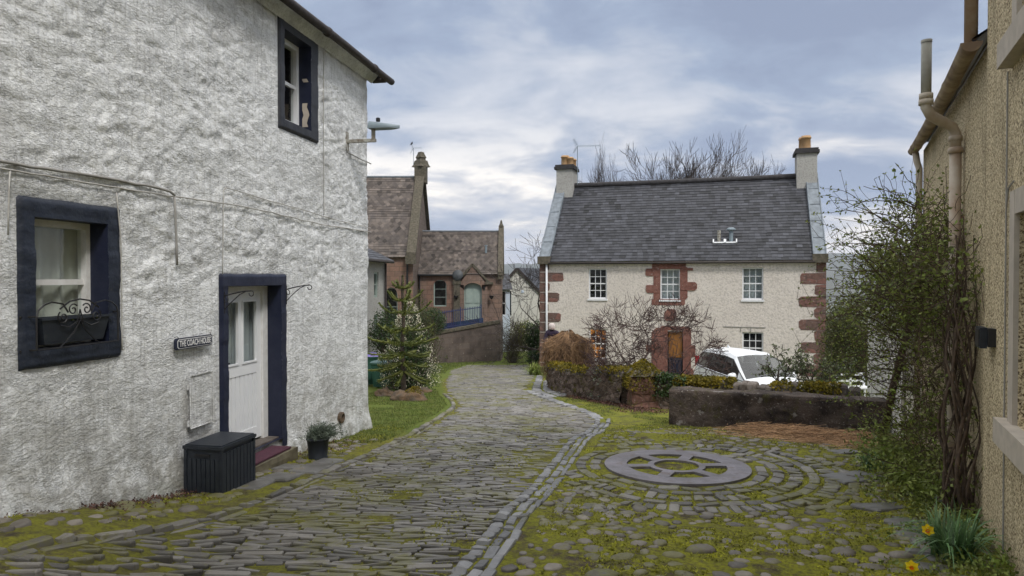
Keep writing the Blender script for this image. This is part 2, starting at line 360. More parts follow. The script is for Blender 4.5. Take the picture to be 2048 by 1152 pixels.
c = t.mix(t.math('MULTIPLY', g.outputs[0], t.ramp(t.noise(6, 5, .6), [(.3, .55), (.5, 1.0)])), c, grass)
far = t.mix(t.ramp(t.noise(.012, 8, .6), [(.4, 0.0), (.6, 1.0)]), (.05, .06, .03), (.13, .12, .06)); c = t.mix(g.outputs[2], c, far)
nb = t.bump(t.noise(24, 8, .7), .8, .03); nb = t.bump(t.noise(120, 4, .6), .6, .01, nb); M['ground'] = t.fin(c, .95, nb, .15)
# setts
def sett(name, a, b, moss, r0=.34, r1=.6):
    t = NT(name); f = t.math('MULTIPLY_ADD', t.tint(), .9); f.node.inputs[2].default_value = .55
    c = t.mix(t.ramp(t.noise(3, 4), [(.35, 0.0), (.65, 1.0)]), a, b); v = t.n('ShaderNodeVectorMath', operation='SCALE'); t.l(c, v.inputs[0]); t.l(f, v.inputs['Scale']); c = v.outputs[0]
    mn = t.noise(1.15, 8, .72); m2 = t.noise(22, 4, .6); mm = t.math('ADD', mn, t.math('MULTIPLY', m2, .25))
    c = t.mix(t.ramp(mm, [(moss, 0.0), (moss+.09, .8)]), c, (.125, .12, .035))
    ro = t.ramp(t.noise(14, 5, .6), [(.35, r0), (.65, r1)])
    return t.fin(c, ro, t.bump(t.noise(45, 6, .65), .5, .008), .45)
M['sett'] = sett('whinstone_sett', (.125, .115, .102), (.175, .165, .150), .615, .30, .55)
M['ring'] = sett('dull_sett', (.115, .105, .092), (.165, .155, .138), .60, .42, .65)
M['kerb'] = sett('kerb_stone', (.15, .15, .155), (.21, .21, .215), .68)
M['cobble'] = sett('cobble', (.115, .100, .080), (.18, .16, .135), .60, .45, .75)
t = NT('tyring_wheel'); c = t.mix(t.ramp(t.noise(2.2, 7, .65), [(.38, 0.0), (.62, 1.0)]), (.215, .20, .225), (.145, .135, .145)); c = t.mix(t.ramp(t.noise(6, 7, .68), [(.56, 0.0), (.66, .6)]), c, (.12, .085, .07)); c = t.mix(t.ramp(t.noise(22, 5, .6), [(.64, 0.0), (.70, .6)]), c, (.11, .11, .05))
M['wheel'] = t.fin(c, t.ramp(t.noise(5, 5), [(.35, .38), (.65, .7)]), t.bump(t.noise(16, 8, .65), .5, .012), .4)
M['flag'] = mk('flagstone', (.16, .155, .148), (.095, .09, .08), 5, .5, .3, 30)
# plants
def leafm(name, a, b, rough=.55, scale=3, tint=.5, trans=.25):
    t = NT(name); f = t.math('MULTIPLY_ADD', t.tint(), 2*tint); f.node.inputs[2].default_value = 1-tint
    c = t.mix(t.ramp(t.noise(scale, 4), [(.35, 0.0), (.65, 1.0)]), a, b); v = t.n('ShaderNodeVectorMath', operation='SCALE'); t.l(c, v.inputs[0]); t.l(f, v.inputs['Scale'])
    m = t.fin(v.outputs[0], rough, None, .35)
    if trans:
        td = t.n('ShaderNodeBsdfTranslucent'); t.l(v.outputs[0], td.inputs[0]); mx = t.n('ShaderNodeMixShader'); mx.inputs[0].default_value = trans
        t.l(t.b.outputs[0], mx.inputs[1]); t.l(td.outputs[0], mx.inputs[2]); t.l(mx.outputs[0], t.o.inputs[0])
    return m
M['grass'] = leafm('grass_blade', (.085, .13, .02), (.15, .165, .04))
M['mossl'] = leafm('moss', (.30, .30, .025), (.17, .17, .03), .9, 5)
M['mossy'] = leafm('golden_moss', (.22, .165, .015), (.10, .09, .015), .95, 3)
M['leaf'] = leafm('shrub_leaf', (.16, .22, .04), (.22, .235, .07))
M['leafd'] = leafm('dark_leaf', (.03, .06, .02), (.055, .085, .025), .4)
M['leafy'] = leafm('yellow_leaf', (.18, .19, .03), (.11, .14, .03))
M['hedge'] = leafm('conifer_leaf', (.085, .09, .018), (.05, .065, .02))
M['puzzle'] = leafm('monkey_puzzle_scale', (.085, .11, .025), (.14, .15, .035), .6, 3, .5, .1)
M['puzzlet'] = leafm('monkey_puzzle_tip', (.15, .155, .03), (.10, .12, .03), .6)
M['flower'] = leafm('white_flower', (.68, .64, .50), (.55, .52, .40), .8)
M['silver'] = leafm('silver_leaf', (.17, .20, .16), (.11, .14, .10), .8)
M['rhod'] = leafm('rhododendron_leaf', (.085, .115, .045), (.12, .14, .07), .4)
M['dafl'] = leafm('daffodil_leaf', (.08, .17, .06), (.15, .24, .11), .45)
M['dafy'] = leafm('daffodil_petal', (.90, .70, .02), (.90, .64, .02), .6, 3, .15)
M['dafo'] = leafm('daffodil_trumpet', (.80, .20, .005), (.75, .17, .005), .6, 3, .1)
M['litter'] = leafm('dead_leaf', (.11, .05, .035), (.065, .035, .03), .9, 4, .6, 0)
M['straw'] = leafm('dry_stem', (.46, .29, .16), (.30, .18, .10), .9, 4, .6, 0)
M['wil'] = leafm('weeping_twig', (.26, .16, .085), (.14, .085, .05), .9, 4, .7, 0)
M['brownbush'] = leafm('brown_twig', (.09, .075, .035), (.06, .055, .025), .9, 4, .5, 0)
M['bark'] = mk('bark', (.085, .065, .05), (.05, .038, .03), 12, .9, .6, 40)
M['barkp'] = mk('pale_bark', (.07, .055, .048), (.045, .036, .032), 6, .9, .4, 40)
M['barkv'] = mk('vine_bark', (.115, .08, .055), (.055, .037, .026), 20, .9, .6, 60)
M['rock'] = mk('garden_rock', (.15, .095, .055), (.08, .065, .05), 4, .95, .8, 14, bd=.04)
M['car'] = mk('white_car_paint', (.74, .76, .78), None, 3, .4, spec=.6)
M['cardark'] = mk('car_trim', (.015, .015, .017), None, 3, .4)
M['tyre'] = mk('tyre', (.02, .02, .02), None, 3, .8)
M['alloy'] = mk('alloy', (.45, .45, .47), None, 3, .3, metal=.8)
M['taill'] = mk('tail_lamp', (.35, .01, .02), None, 3, .2)
M['headl'] = mk('headlamp', (.6, .63, .66), None, 3, .12)
M['teal'] = mk('sage_paint', (.31, .37, .33), (.25, .31, .28), 4, .6)
M['railblue'] = mk('railing_blue', (.03, .04, .11), None, 3, .45)
M['bluetarp'] = mk('blue_panel', (.022, .026, .075), (.02, .06, .10), 1.2, .6)
M['bin'] = mk('green_bin', (.025, .085, .06), (.02, .07, .05), 4, .5)
M['purple'] = mk('purple_lid', (.16, .12, .42), (.13, .1, .36), 4, .4)
M['binlid'] = mk('teal_lid', (.09, .15, .15), None, 4, .4)
M['pipe'] = mk('grey_pipe', (.36, .35, .30), (.27, .26, .22), 5, .6, .15, 30)
M['pipecream'] = mk('cream_pipe', (.56, .51, .42), (.36, .25, .17), 3, .6, .3, 20)
M['gutterc'] = mk('stained_gutter', (.40, .31, .20), (.19, .13, .085), 5, .75, .4, 25, bd=.01)
M['rustp'] = mk('rust_streak', (.33, .11, .03), (.45, .30, .2), 8, .9)
M['mat'] = mk('maroon_mat', (.085, .028, .045), (.06, .022, .035), 20, .95, .6, 150)
M['stepst'] = mk('step_stone', (.17, .15, .10), (.10, .085, .055), 7, .9, .5, 30)
M['metal'] = mk('grey_metal', (.22, .27, .30), (.17, .21, .24), 5, .45)
M['galv'] = mk('stained_bracket', (.42, .42, .38), (.16, .13, .10), 14, .7)
M['wood'] = mk('varnished_door', (.30, .13, .03), (.20, .085, .02), 3, .5)
M['dish'] = mk('dish_grey', (.05, .055, .06), None, 3, .5)
M['skin'] = mk('skin', (.52, .33, .26), None, 3, .6)
M['hair'] = mk('white_hair', (.62, .55, .52), (.45, .38, .36), 60, .9)
M['jacket'] = mk('plum_jacket', (.035, .02, .045), (.02, .014, .03), 8, .85)
M['trouser'] = mk('dark_trousers', (.03, .03, .035), None, 8, .9)
M['hill'] = mk('far_hill', (.035, .045, .035), (.075, .07, .04), .0012, .95)
M['cable'] = mk('painted_cable', (.50, .49, .46), (.36, .34, .31), 10, .7)
M['cabled'] = mk('grey_cable', (.30, .29, .27), None, 10, .7)

# ------------------------------------------------------------------ road outline (metres)
LE = [(2.0, -4.3), (4.58, -3.1), (5.3, -2.66), (6.3, -2.42), (7.5, -2.2), (9.1, -1.9), (11.1, -1.58), (14.3, -1.3), (15.7, -1.25), (17.2, -1.45), (19, -1.8), (23, -2.3), (31, -2.85), (36, -2.4), (40, -.5)]
RE = [(2.0, -1.1), (4.58, -.42), (5.36, -.25), (6.5, -.07), (7.9, .32), (9.7, .75), (11.4, 1.22), (12.7, 1.56), (13.6, 1.62), (14.5, 1.5), (17.1, .95), (19.3, .5), (20.5, .42), (26, .75), (30, .9), (36, .95), (40, 1.4)]
def el(y): return interp(LE, y)
def er(y): return interp(RE, y)
def smooth1(f, y): return (f(y-.35)+2*f(y)+f(y+.35))/4

# ------------------------------------------------------------------ ground sheet
def axis(dense0, dense1, step, lo, hi, grow=1.22):
    a = []; x = dense0
    while x < dense1: a.append(x); x += step
    s = step; x = a[-1]
    while x < hi: s *= grow; x += s; a.append(x)
    s = step; x = a[0]; b = []
    while x > lo: s *= grow; x -= s; b.append(x)
    return b[::-1]+a
gx = axis(-6.0, 8.0, .11, -3600, 3600); gy = axis(3.0, 22.0, .11, -40, 3500, 1.12)
def micro(x, y):
    k = 1.0 if abs(x) < 20 and y < 45 else 0
    inroad = el(y)-.22 < x < er(y)+.46
    if math.hypot(x-2.02, y-8.35) < 2.25: return nz(x*6, y*6)*.004-.006
    return k*((-.014 if inroad else 0)+nz(x*2.1, y*2.1)*.02+nz(x*7, y*7, 3)*(.012 if not inroad else .004))
def zone(x, y):
    g = m = f = 0
    if y > 55 or abs(x) > 30: return (.3, 0, 1)
    l, r = el(y), er(y)
    if l-.05 < x < r+.05: m = .75
    elif x > r: m = 1.0; g = .25*ss(11, 14, y)
    else: m = .8; g = ss(9.8, 11.5, y+x*.2)
    if y > 26 and x < 3: g = 1
    if y > 31: g = 1
    if x > 4.0 and y > 16: g = .4; m = .3
    if 9.6 < y < 12.3 and x > 2.6: m *= .45
    return (g, m, f)
vs = [(x, y, H(x, y)+micro(x, y)) for y in gy for x in gx]; nx = len(gx)
fs = [(j*nx+i, j*nx+i+1, (j+1)*nx+i+1, (j+1)*nx+i) for j in range(len(gy)-1) for i in range(nx-1)]
me = bpy.data.meshes.new('ground'); me.from_pydata(vs, [], fs); ca = me.color_attributes.new('zone', 'FLOAT_COLOR', 'POINT')
buf = []
for v in vs: buf += [*zone(v[0], v[1]), 1]
ca.data.foreach_set('color', buf); me.polygons.foreach_set('use_smooth', [True]*len(fs)); me.materials.append(M['ground'])
tag(newobj('ground', me), kind='structure')

# ------------------------------------------------------------------ setts, kerbs, cobbles
def block(mb, c, ax, L, W, h=.05, t=None, z=None, rot=0.0, dome=.012, soft=.16):
    """a worn stone: c centre (x,y), ax unit vector of its long side"""
    a = Vector((ax[0], ax[1], 0)).normalized(); 
    if rot: a = Matrix.Rotation(rot, 3, 'Z') @ a
    b = Vector((-a.y, a.x, 0)); t = rnd.random() if t is None else t
    zt = (H(c[0], c[1]) if z is None else z)+h; tx, ty = U(-.012, .012), U(-.01, .01)
    rings = []; ch = min(.022, W*.2)*U(.5, 1.2)
    for (k, dz) in ((1.0, -h-.05), (1.0, -dome*2.2), (.86, -dome*.5), (.5, 0)):
        ring = []
        for i in range(8):
            an = math.pi/4*i+math.pi/8; x = (1 if math.cos(an) > 0 else -1)*(1 if i in (0, 3, 4, 7) else 1-ch/(L/2)); y = (1 if math.sin(an) > 0 else -1)*(1 if i in (1, 2, 5, 6) else 1-ch/(W/2)); ins = (1-k)*.5*min(W, .14)
            lx = x*max(.01, L/2-ins); ly = y*max(.005, W/2-ins)
            zz = zt+dz+tx*x+ty*y*.5
            gz = 0 if z is not None else (H(c[0], c[1]+.05)-H(c[0], c[1]-.05))*10*(a.y*lx+b.y*ly)
            ring.append(Vector((c[0], c[1], 0))+a*lx+b*ly+Vector((0, 0, zz+gz)))
        rings.append(ring)
    j = lambda: Vector((U(-1, 1), U(-1, 1), 0))*soft*W*.35
    js = [j() for _ in range(8)]
    V = [p+(js[i] if k < 3 else js[i]*.5) for k, r_ in enumerate(rings) for i, p in enumerate(r_)]; F = []
    for k in range(3):
        for i in range(8): F.append((k*8+i, k*8+(i+1) % 8, k*8+8+(i+1) % 8, k*8+8+i))
    F.append(tuple(range(24, 32))); mb.add(V, F, t)
mb = MB(); y = 3.2
while y < 36:
    rw = U(.055, .082)*(1+.045*max(0, y-8))
    x = el(y)+U(0, .2)
    while x < er(y)-.05:
        L = U(.15, .34)*(1+.02*max(0, y-8)); cx = x+L/2
        yy = y+.05*math.sin(cx*1.3+y*.4)+.10*(cx-er(y))*ss(9, 4, y)*-1*.35+nz(cx*.5, y*.4)*.10+nz(cx*3, y*2)*.012
        if nz(cx*1.5, yy*1.5, 9) < .62 and er(yy)-.03 > cx > el(yy)-.02:
            block(mb, (cx, yy), (1, .065*math.cos(cx*1.3+y*.4)-.03), L-.014, (rw-.012)*U(.88, 1), U(-.003, .005), rot=U(-.015, .015), dome=.006, soft=.16)
        x += L
    y += rw
mb.build('road_setts', M['sett'], smooth=False, kind='structure')
def along(f, y0, y1, off, Lr, wr, mb, hr=(.02, .04), lat=0.0, dome=.02):
    y = y0
    while y < y1:
        x0 = smooth1(f, y); x1 = smooth1(f, y+.05); d = Vector((x1-x0, .05, 0)).normalized(); n = Vector((d.y, -d.x, 0))
        L = U(*Lr); c = Vector((x0, y, 0))+n*(off+U(-.01, .01))+d*L/2; block(mb, (c.x, c.y), (d.x, d.y), L-.015, U(*wr), U(*hr), dome=dome, rot=U(-.04, .04))
        y += L*max(.25, d.y)
mb = MB()
along(el, 3.4, 19, -.08, (.12, .30), (.09, .14), mb, (.008, .028)); along(el, 3.4, 12, .02, (.2, .42), (.05, .07), mb, (-.008, .004))
mb.build('kerb_left', M['ring'], kind='structure')
mb = MB()
along(er, 3.4, 13.3, .055, (.10, .17), (.10, .125), mb, (.008, .02)); along(er, 3.4, 12.6, .165, (.16, .34), (.07, .095), mb, (-.002, .008), dome=.008)
along(er, 3.4, 12.9, .255, (.2, .4), (.06, .085), mb, (.0, .012), dome=.008); along(er, 13.3, 20, .08, (.10, .16), (.18, .24), mb, (.01, .03))
along(er, 18.0, 27, .30, (.14, .22), (.2, .3), mb, (.02, .035)); along(er, 18.0, 24, .62, (.14, .22), (.2, .3), mb, (.02, .035)); along(er, 18.5, 22, .9, (.14, .22), (.2, .3), mb, (.02, .035))
mb.build('kerb_right', M['kerb'], kind='structure')
# rings of setts round the stone wheel
PC = (2.02, 8.35); ZP = EYE-2.325
mb = MB()
for ri, (r0, w, L, a0, a1) in enumerate([(1.0, .15, .25, -180, 180), (1.17, .15, .23, -180, 180), (1.36, .19, .12, -170, 110), (1.55, .14, .26, -150, 60), (1.74, .2, .12, -120, 35), (1.95, .14, .28, -60, 20)]):
    a = R(a0)
    while a < R(a1):
        c = (PC[0]+math.cos(a)*r0, PC[1]+math.sin(a)*r0); st = L/r0; tn = (-math.sin(a), math.cos(a))
        if rnd.random() > .05: block(mb, c, tn if L > w else (math.cos(a), math.sin(a)), max(L, w)-.022, min(L, w)-.018, U(.006, .020), rot=U(-.05, .05))
        a += st
for k in range(5):                                                # straight rows of setts either side of the circle
    y = 6.4
    while y < 11.5:
        x = er(y)+.52+k*.12
        if math.hypot(x-PC[0], y-PC[1]) > 1.5+.02*k and rnd.random() < .8-.12*k: block(mb, (x, y), (.3, 1), U(.16, .26), .1, U(-.005, .015))
        y += .25
mb.build('paving_circle', M['ring'], kind='structure')
def cobble(mb, x, y, r, hgt):
    n = 8; ax = U(.6, 1.0); ro = U(0, math.pi); t = rnd.random(); z0 = H(x, y); V = []
    hgt *= .50; prof = [(1.05, -.05), (1.0, hgt*.1), (.82, hgt*.7), (.45, hgt)]
    jit = [U(.85, 1.12) for _ in range(n)]
    for (k, z) in prof:
        for i in range(n):
            a = 2*math.pi*i/n; px = math.cos(a)*r*k*jit[i]; py = math.sin(a)*r*k*ax*jit[i]
            V.append((x+px*math.cos(ro)-py*math.sin(ro), y+px*math.sin(ro)+py*math.cos(ro), z0+z))
    F = [(k*n+i, k*n+(i+1) % n, k*n+n+(i+1) % n, k*n+n+i) for k in range(3) for i in range(n)]+[tuple(range(3*n, 4*n))]
    mb.add(V, F, t)
def wallx(y): return -4.752+.188*y
mb = MB(); grid = {}
def scatter(n, xr, yr, ok, rr, hh):
    for _ in range(n):
        x, y = U(*xr), U(*yr)
        if not ok(x, y): continue
        r = U(*rr)*(1 if rnd.random() < .85 else 1.5); key = (int(x/.25), int(y/.25)); bad = False
        for i in (-1, 0, 1):
            for j in (-1, 0, 1):
                for (a, b, c) in grid.get((key[0]+i, key[1]+j), ()):
                    if (a-x)**2+(b-y)**2 < ((r+c)*.86)**2: bad = True
        if bad: continue
        grid.setdefault(key, []).append((x, y, r)); cobble(mb, x, y, r, U(*hh)*r/.06)
def rv(x, y):
    if x < er(y)+.36: return False
    d = math.hypot(x-PC[0], y-PC[1]); an = math.degrees(math.atan2(y-PC[1], x-PC[0]))
    lim = 1.27 if an > 110 or an < -170 else (1.47 if an > 60 else (1.84 if -120 < an < 35 else 1.62))
    if d < lim or nz(x*1.4, y*1.4, 21) > .34: return False
    if x > 4.0+.25*(y-5): return False
    return y < 10.0 or nz(x, y, 2) > .0
scatter(5200, (-1, 6.5), (3.3, 11.8), rv, (.030, .088), (.010, .03))
scatter(1500, (-4.6, -1.6), (3.3, 10.5), lambda x, y: wallx(y)+.03 < x < el(y)-.38, (.045, .10), (.015, .035))
mb.build('cobbled_verge', M['cobble'], smooth=True, kind='structure')
mb = MB()                                                         # worn slabs before the door and along the right edge
for (a, b, L, W, ro) in ((-2.62, 7.75, .5, .36, .3), (-2.42, 8.2, .55, .36, .25), (-2.35, 8.65, .4, .3, .2), (-2.68, 8.3, .4, .34, .3), (-2.78, 7.3, .45, .3, .35)):
    block(mb, (a, b), (.2, 1), L, W, .02, dome=.01, rot=ro*.3)
for (px, py, L, W) in ((1705, 955, .62, .42), (1772, 1015, .55, .36), (1860, 1050, .6, .4), (1900, 990, .7, .4), (1690, 905, .4, .3)):
    p = gp(px, py); block(mb, (p.x, p.y), (.9, .3), L, W, .02, dome=.008)
for k in range(12):
    block(mb, (2.62+.07*k+.1*(k % 2), 3.9+.19*k), (.4, 1), .17, .22, .015)
mb.build('flagstones', M['flag'], kind='structure')
# the stone wheel
mb = MB(); ro, n = .875, 72; zt = ZP+.022
def sl_(x, y): return -.035*(y-PC[1])
def P3(r, a, z): x = PC[0]+r*math.cos(a); yy = PC[1]+r*math.sin(a); return (x, yy, z+sl_(x, yy))
inn, mid = .27, .345; out_ = .60
def annulus(r0, r1, a0, a1, k):
    for i in range(k):
        b0 = lerp(a0, a1, i/k); b1 = lerp(a0, a1, (i+1)/k)
        mb.quad(P3(r0, b0, zt), P3(r1, b0, zt), P3(r1, b1, zt), P3(r0, b1, zt))
        mb.quad(P3(r1, b0, zt), P3(r1, b0, zt-.12), P3(r1, b1, zt-.12), P3(r1, b1, zt)); mb.quad(P3(r0, b1, zt), P3(r0, b1, zt-.06), P3(r0, b0, zt-.06), P3(r0, b0, zt))
annulus(inn, mid, 0, 2*math.pi, 64); annulus(out_, ro, 0, 2*math.pi, 96)
for k in range(6):
    a = R(60*k+2); c, s_ = math.cos(a), math.sin(a); w = .07
    f = lambda r, o, z: (PC[0]+r*c-o*s_, PC[1]+r*s_+o*c, z+sl_(0, PC[1]+r*s_+o*c))
    mb.quad(f(mid-.01, -w, zt+.002), f(out_+.01, -w, zt+.002), f(out_+.01, w, zt+.002), f(mid-.01, w, zt+.002))
    mb.quad(f(mid, w, zt), f(out_, w, zt), f(out_, w, zt-.06), f(mid, w, zt-.06)); mb.quad(f(out_, -w, zt), f(mid, -w, zt), f(mid, -w, zt-.06), f(out_, -w, zt-.06))
mb.build('wheel_stone', M['wheel'], label='large round grey wheel shaped disc with mossy openings set flat in the cobbles', cat='tyring platform')

# ------------------------------------------------------------------ generic building helpers
def wall(mb, O, Rv, W, Ht, ops, N, depth=.2, t=.5, zb=0.0):
    """flat wall: origin O, unit right Rv, up z; N outward; openings (x0,x1,z0,z1) with reveals"""
    O = Vector(O); Rv = Vector(Rv).normalized(); N = Vector(N).normalized(); Z = Vector((0, 0, 1))
    xs = sorted({0.0, W, *[o[0] for o in ops], *[o[1] for o in ops]}); zs = sorted({zb, Ht, *[o[2] for o in ops], *[o[3] for o in ops]})
    P = lambda x, z, d=0.0: O+Rv*x+Z*z-N*d
    for a, b in zip(xs, xs[1:]):
        for c, d in zip(zs, zs[1:]):
            if any(o[0] <= (a+b)/2 <= o[1] and o[2] <= (c+d)/2 <= o[3] for o in ops): continue
            mb.quad(P(a, c), P(b, c), P(b, d), P(a, d), t)
    for (a, b, c, d) in [o[:4] for o in ops]:
        mb.quad(P(a, c), P(a, d), P(a, d, depth), P(a, c, depth), t); mb.quad(P(b, d), P(b, c), P(b, c, depth), P(b, d, depth), t)
        mb.quad(P(a, d), P(b, d), P(b, d, depth), P(a, d, depth), t); mb.quad(P(b, c), P(a, c), P(a, c, depth), P(b, c, depth), t)
    return P
def sash(root, O, Rv, N, w, h, cols, rows, mat='whitegloss', back='room', curtain=None, fr=.06, barw=.022, name='window', meet=True, lower=True, depth=.14, droom=.5):
    """sash window whose outer plane passes O (bottom-left), facing N"""
    O = Vector(O); Rv = Vector(Rv).normalized(); N = Vector(N).normalized(); Z = Vector((0, 0, 1)); m = MB()
    B = lambda x0, x1, z0, z1, d0, d1: m.fbox(O+Rv*x0+Z*z0-N*d1, Rv*(x1-x0), N*(d1-d0), Z*(z1-z0))
    B(0, fr, 0, h, 0, .09); B(w-fr, w, 0, h, 0, .09); B(fr, w-fr, h-fr, h, 0, .09); B(fr, w-fr, 0, fr*1.2, -.012, .09)
    iw, ih = w-2*fr, h-2.2*fr
    for i in range(1, cols): x = fr+iw*i/cols; B(x-barw/2, x+barw/2, fr*1.2, h-fr, .03, .05)
    for j in range(1, rows):
        z = fr*1.2+ih*j/rows; bw = .024 if (meet and j*2 == rows) else barw/2
        B(fr, w-fr, z-bw, z+bw, .026, .062)
    o = m.build(name, M[mat], root); m = MB(); m.quad(O+Rv*fr+Z*fr-N*.055, O+Rv*(w-fr)+Z*fr-N*.055, O+Rv*(w-fr)+Z*(h-fr)-N*.055, O+Rv*fr+Z*(h-fr)-N*.055)
    m.build('pane', M['glass'], o)
    m = MB(); D = droom
    lx_ = .4 if droom > .2 else 0; a, b, c, d = [O+Rv*x+Z*z-N*.092 for x, z in ((-lx_, 0), (w+lx_, 0), (w+lx_, h), (-lx_, h))]; e = [q-N*D for q in (a, b, c, d)]
    m.quad(*e[::-1]); m.quad(a, b, e[1], e[0]); m.quad(b, c, e[2], e[1]); m.quad(c, d, e[3], e[2]); m.quad(d, a, e[0], e[3])
    m.build('interior', M[back], o)
    if curtain:
        m = MB()
        for (x0, x1, cm, z0) in curtain:
            n = max(8, int((x1-x0)*60)); m = MB()
            m.grid(lambda u, v: O+Rv*(lerp(x0, x1, u)*w+.012*math.sin(v*3+u*5))+Z*(z0*h+.02+v*(h-z0*h-.04))-N*(.125+.018*math.sin(u*(x1-x0)*w*34)+.008*math.sin(u*71+v*2)), n, 6)
            m.build('curtain', M[cm], o, smooth=True)
    return o
def slates(mb, A, B, C, D, gauge=.2, w=.26, bands=None, th=.012):
    """A eave-left, B eave-right, C ridge-right, D ridge-left"""
    A, B, C, D = map(Vector, (A, B, C, D)); N = (B-A).cross(D-A).normalized(); hl = (D-A).length; wl_ = (B-A).length
    rows = int(hl/gauge)
    P = lambda u, v, o=0.0: (A.lerp(B, u)).lerp(D.lerp(C, u), v)+N*o
    mb.quad(P(0, 0, -.01), P(1, 0, -.01), P(1, 1, -.01), P(0, 1, -.01), .2)
    for j in range(rows):
        v0, v1 = j/rows, min(1, (j+1.15)/rows); kind = bands(v0) if bands else 0; x = (-.5 if j % 2 else 0)*w
        while x < wl_:
            ww = w*U(.82, 1.18) if kind == 0 else w; a = max(0, x)/wl_; b = min(wl_, x+ww-.006)/wl_
            if b > a:
                t = max(0, min(1, rnd.gauss(.5, .22))); o = th+U(0, .007)
                if kind == 0:
                    dz = U(-.01, .01)/hl
                    V = [P(a, v0+dz, o), P(b, v0+dz, o), P(b, v1, .003), P(a, v1, .003), P(a, v0+dz, -.005), P(b, v0+dz, -.005)]
                    mb.add(V, [(0, 1, 2, 3), (4, 5, 1, 0)], t)
                else:
                    m_ = (a+b)/2; vv = v0-.9/rows
                    V = [P(m_, max(0, vv), o+.004), P(b, v0, o), P(b, v1, .004), P(a, v1, .004), P(a, v0, o)]
                    mb.add(V, [(0, 1, 2, 3, 4)], t)
            x += ww
def rocky(mb, path, hf, th, res=.07, amp=.045, seed=0, base=-.25, stonesc=4.5, t=.5, top=None):
    """rubble wall along a ground path of (x,y); hf(s) height above H; closed section"""
    pts = [Vector((p[0], p[1], 0)) for p in path]; seg = [(b-a).length for a, b in zip(pts, pts[1:])]; tot_ = sum(seg)
    def pos(s):
        s = max(0, min(tot_-1e-6, s))
        for a, b, l in zip(pts, pts[1:], seg):
            if s <= l: return a.lerp(b, s/l), (b-a).normalized()
            s -= l
        return pts[-1], (pts[-1]-pts[-2]).normalized()
    nu = max(4, int(tot_/res)); hh = hf(0)-base; nf = max(4, int(hh/res)); ntp = max(2, int(th/res)); nv = nf*2+ntp
    def fn(u, v):
        c, d = pos(u*tot_); n = Vector((d.y, -d.x, 0)); z0 = H(c.x, c.y); ht = hf(u*tot_); k = v*nv
        if k <= nf: off = th/2; z = lerp(base, ht, k/nf)
        elif k <= nf+ntp: off = th/2-th*(k-nf)/ntp; z = ht
        else: off = -th/2; z = lerp(ht, base, (k-nf-ntp)/nf)
        p = c+n*off+Vector((0, 0, (top if top is not None and False else z0)+z))
        q = Vector((p.x*stonesc*.8, p.y*stonesc*.8, p.z*stonesc*1.15+seed)); dist, _ = noise.voronoi(q)
        e = min(1, (dist[1]-dist[0])*2.2); out = (e-.5)*amp+nz(p.x*9, p.y*9, p.z*9)*amp*.6
        side = 1 if k <= nf else (-1 if k > nf+ntp else 0)
        return p+n*out*side+Vector((0, 0, out if side == 0 else 0))
    mb.grid(fn, nu, nv, t)
    for u in (0.0, 1.0):                                          # end faces
        c, d = pos(u*tot_); n = Vector((d.y, -d.x, 0)); z0 = H(c.x, c.y); ht = hf(u*tot_)
        def fe(a, b):
            p = c+n*th*(.5-a)+Vector((0, 0, z0+lerp(base, ht, b))); dist, _ = noise.voronoi(Vector((p.x*stonesc, p.y*stonesc, p.z*stonesc+seed)))
            ed = min(1, 4*min(a, 1-a, 1-b)); return p+d*(1 if u else -1)*((min(1, (dist[1]-dist[0])*2.2)-.5)*amp*ed)
        mb.grid(fe, max(4, int(th/res)), nf, t)
    return pos, tot_
def leafcloud(mb, c, rad, n, size, inner=.55, asp=.5, f=None, droop=0, t=None):
    c = Vector(c)
    for _ in range(n):
        d = Vector((rnd.gauss(0, 1), rnd.gauss(0, 1), rnd.gauss(0, 1))).normalized(); k = U(inner, 1)*(1+.22*nz(d.x*2+c.x, d.y*2+c.y, d.z*2))
        p = Vector((c.x+d.x*rad[0]*k, c.y+d.y*rad[1]*k, c.z+d.z*rad[2]*k))
        if f and not f(p): continue
        mb.leaf(p, size*U(.6, 1.3), rnd.random() if t is None else t, asp, droop=droop)
def branch(mb, p, d, L, r, lev, P, leaves=None):
    n = P.get('seg', 4); pts = [p.copy()]; rs = [r]; q = p.copy(); dd = d.normalized(); wob = P['wob']
    for i in range(n):
        dd = (dd+Vector((U(-1, 1), U(-1, 1), U(-1, 1)))*wob+Vector((0, 0, P['up']))*(.3 if lev else 1)*P.get('upk', 1)).normalized()
        q = q+dd*L/n; pts.append(q.copy()); rs.append(max(P['rmin'], r*(1-(i+1)/n*.55)))
    mb.tube(pts, rs, 6 if lev >= P['lev'] else (4 if lev > 1 else 3), cap=False, t=rnd.random())
    if leaves is not None and lev <= P.get('leaflev', 1):
        for k in range(P.get('nleaf', 3)):
            leaves.leaf(pts[-1 if k == 0 else rnd.randint(1, n)], P['leafsize']*U(.6, 1.3), rnd.random(), .45)
    if lev == 0: return
    for k in range(P['kids'][min(lev, len(P['kids'])-1)]):
        i = rnd.randint(P.get('hi', 1) if k else n, n); i = min(n, i); a = U(0, 2*math.pi); o = dd.orthogonal().normalized(); o2 = dd.cross(o)
        sp = U(*P['spread']); nd = (dd*math.cos(sp)+(o*math.cos(a)+o2*math.sin(a))*math.sin(sp)); nd.z *= P.get('flat', 1)
        branch(mb, pts[i], nd, L*U(*P['lk']), rs[i]*U(*P.get('rk', (.55, .75))), lev-1, P, leaves)

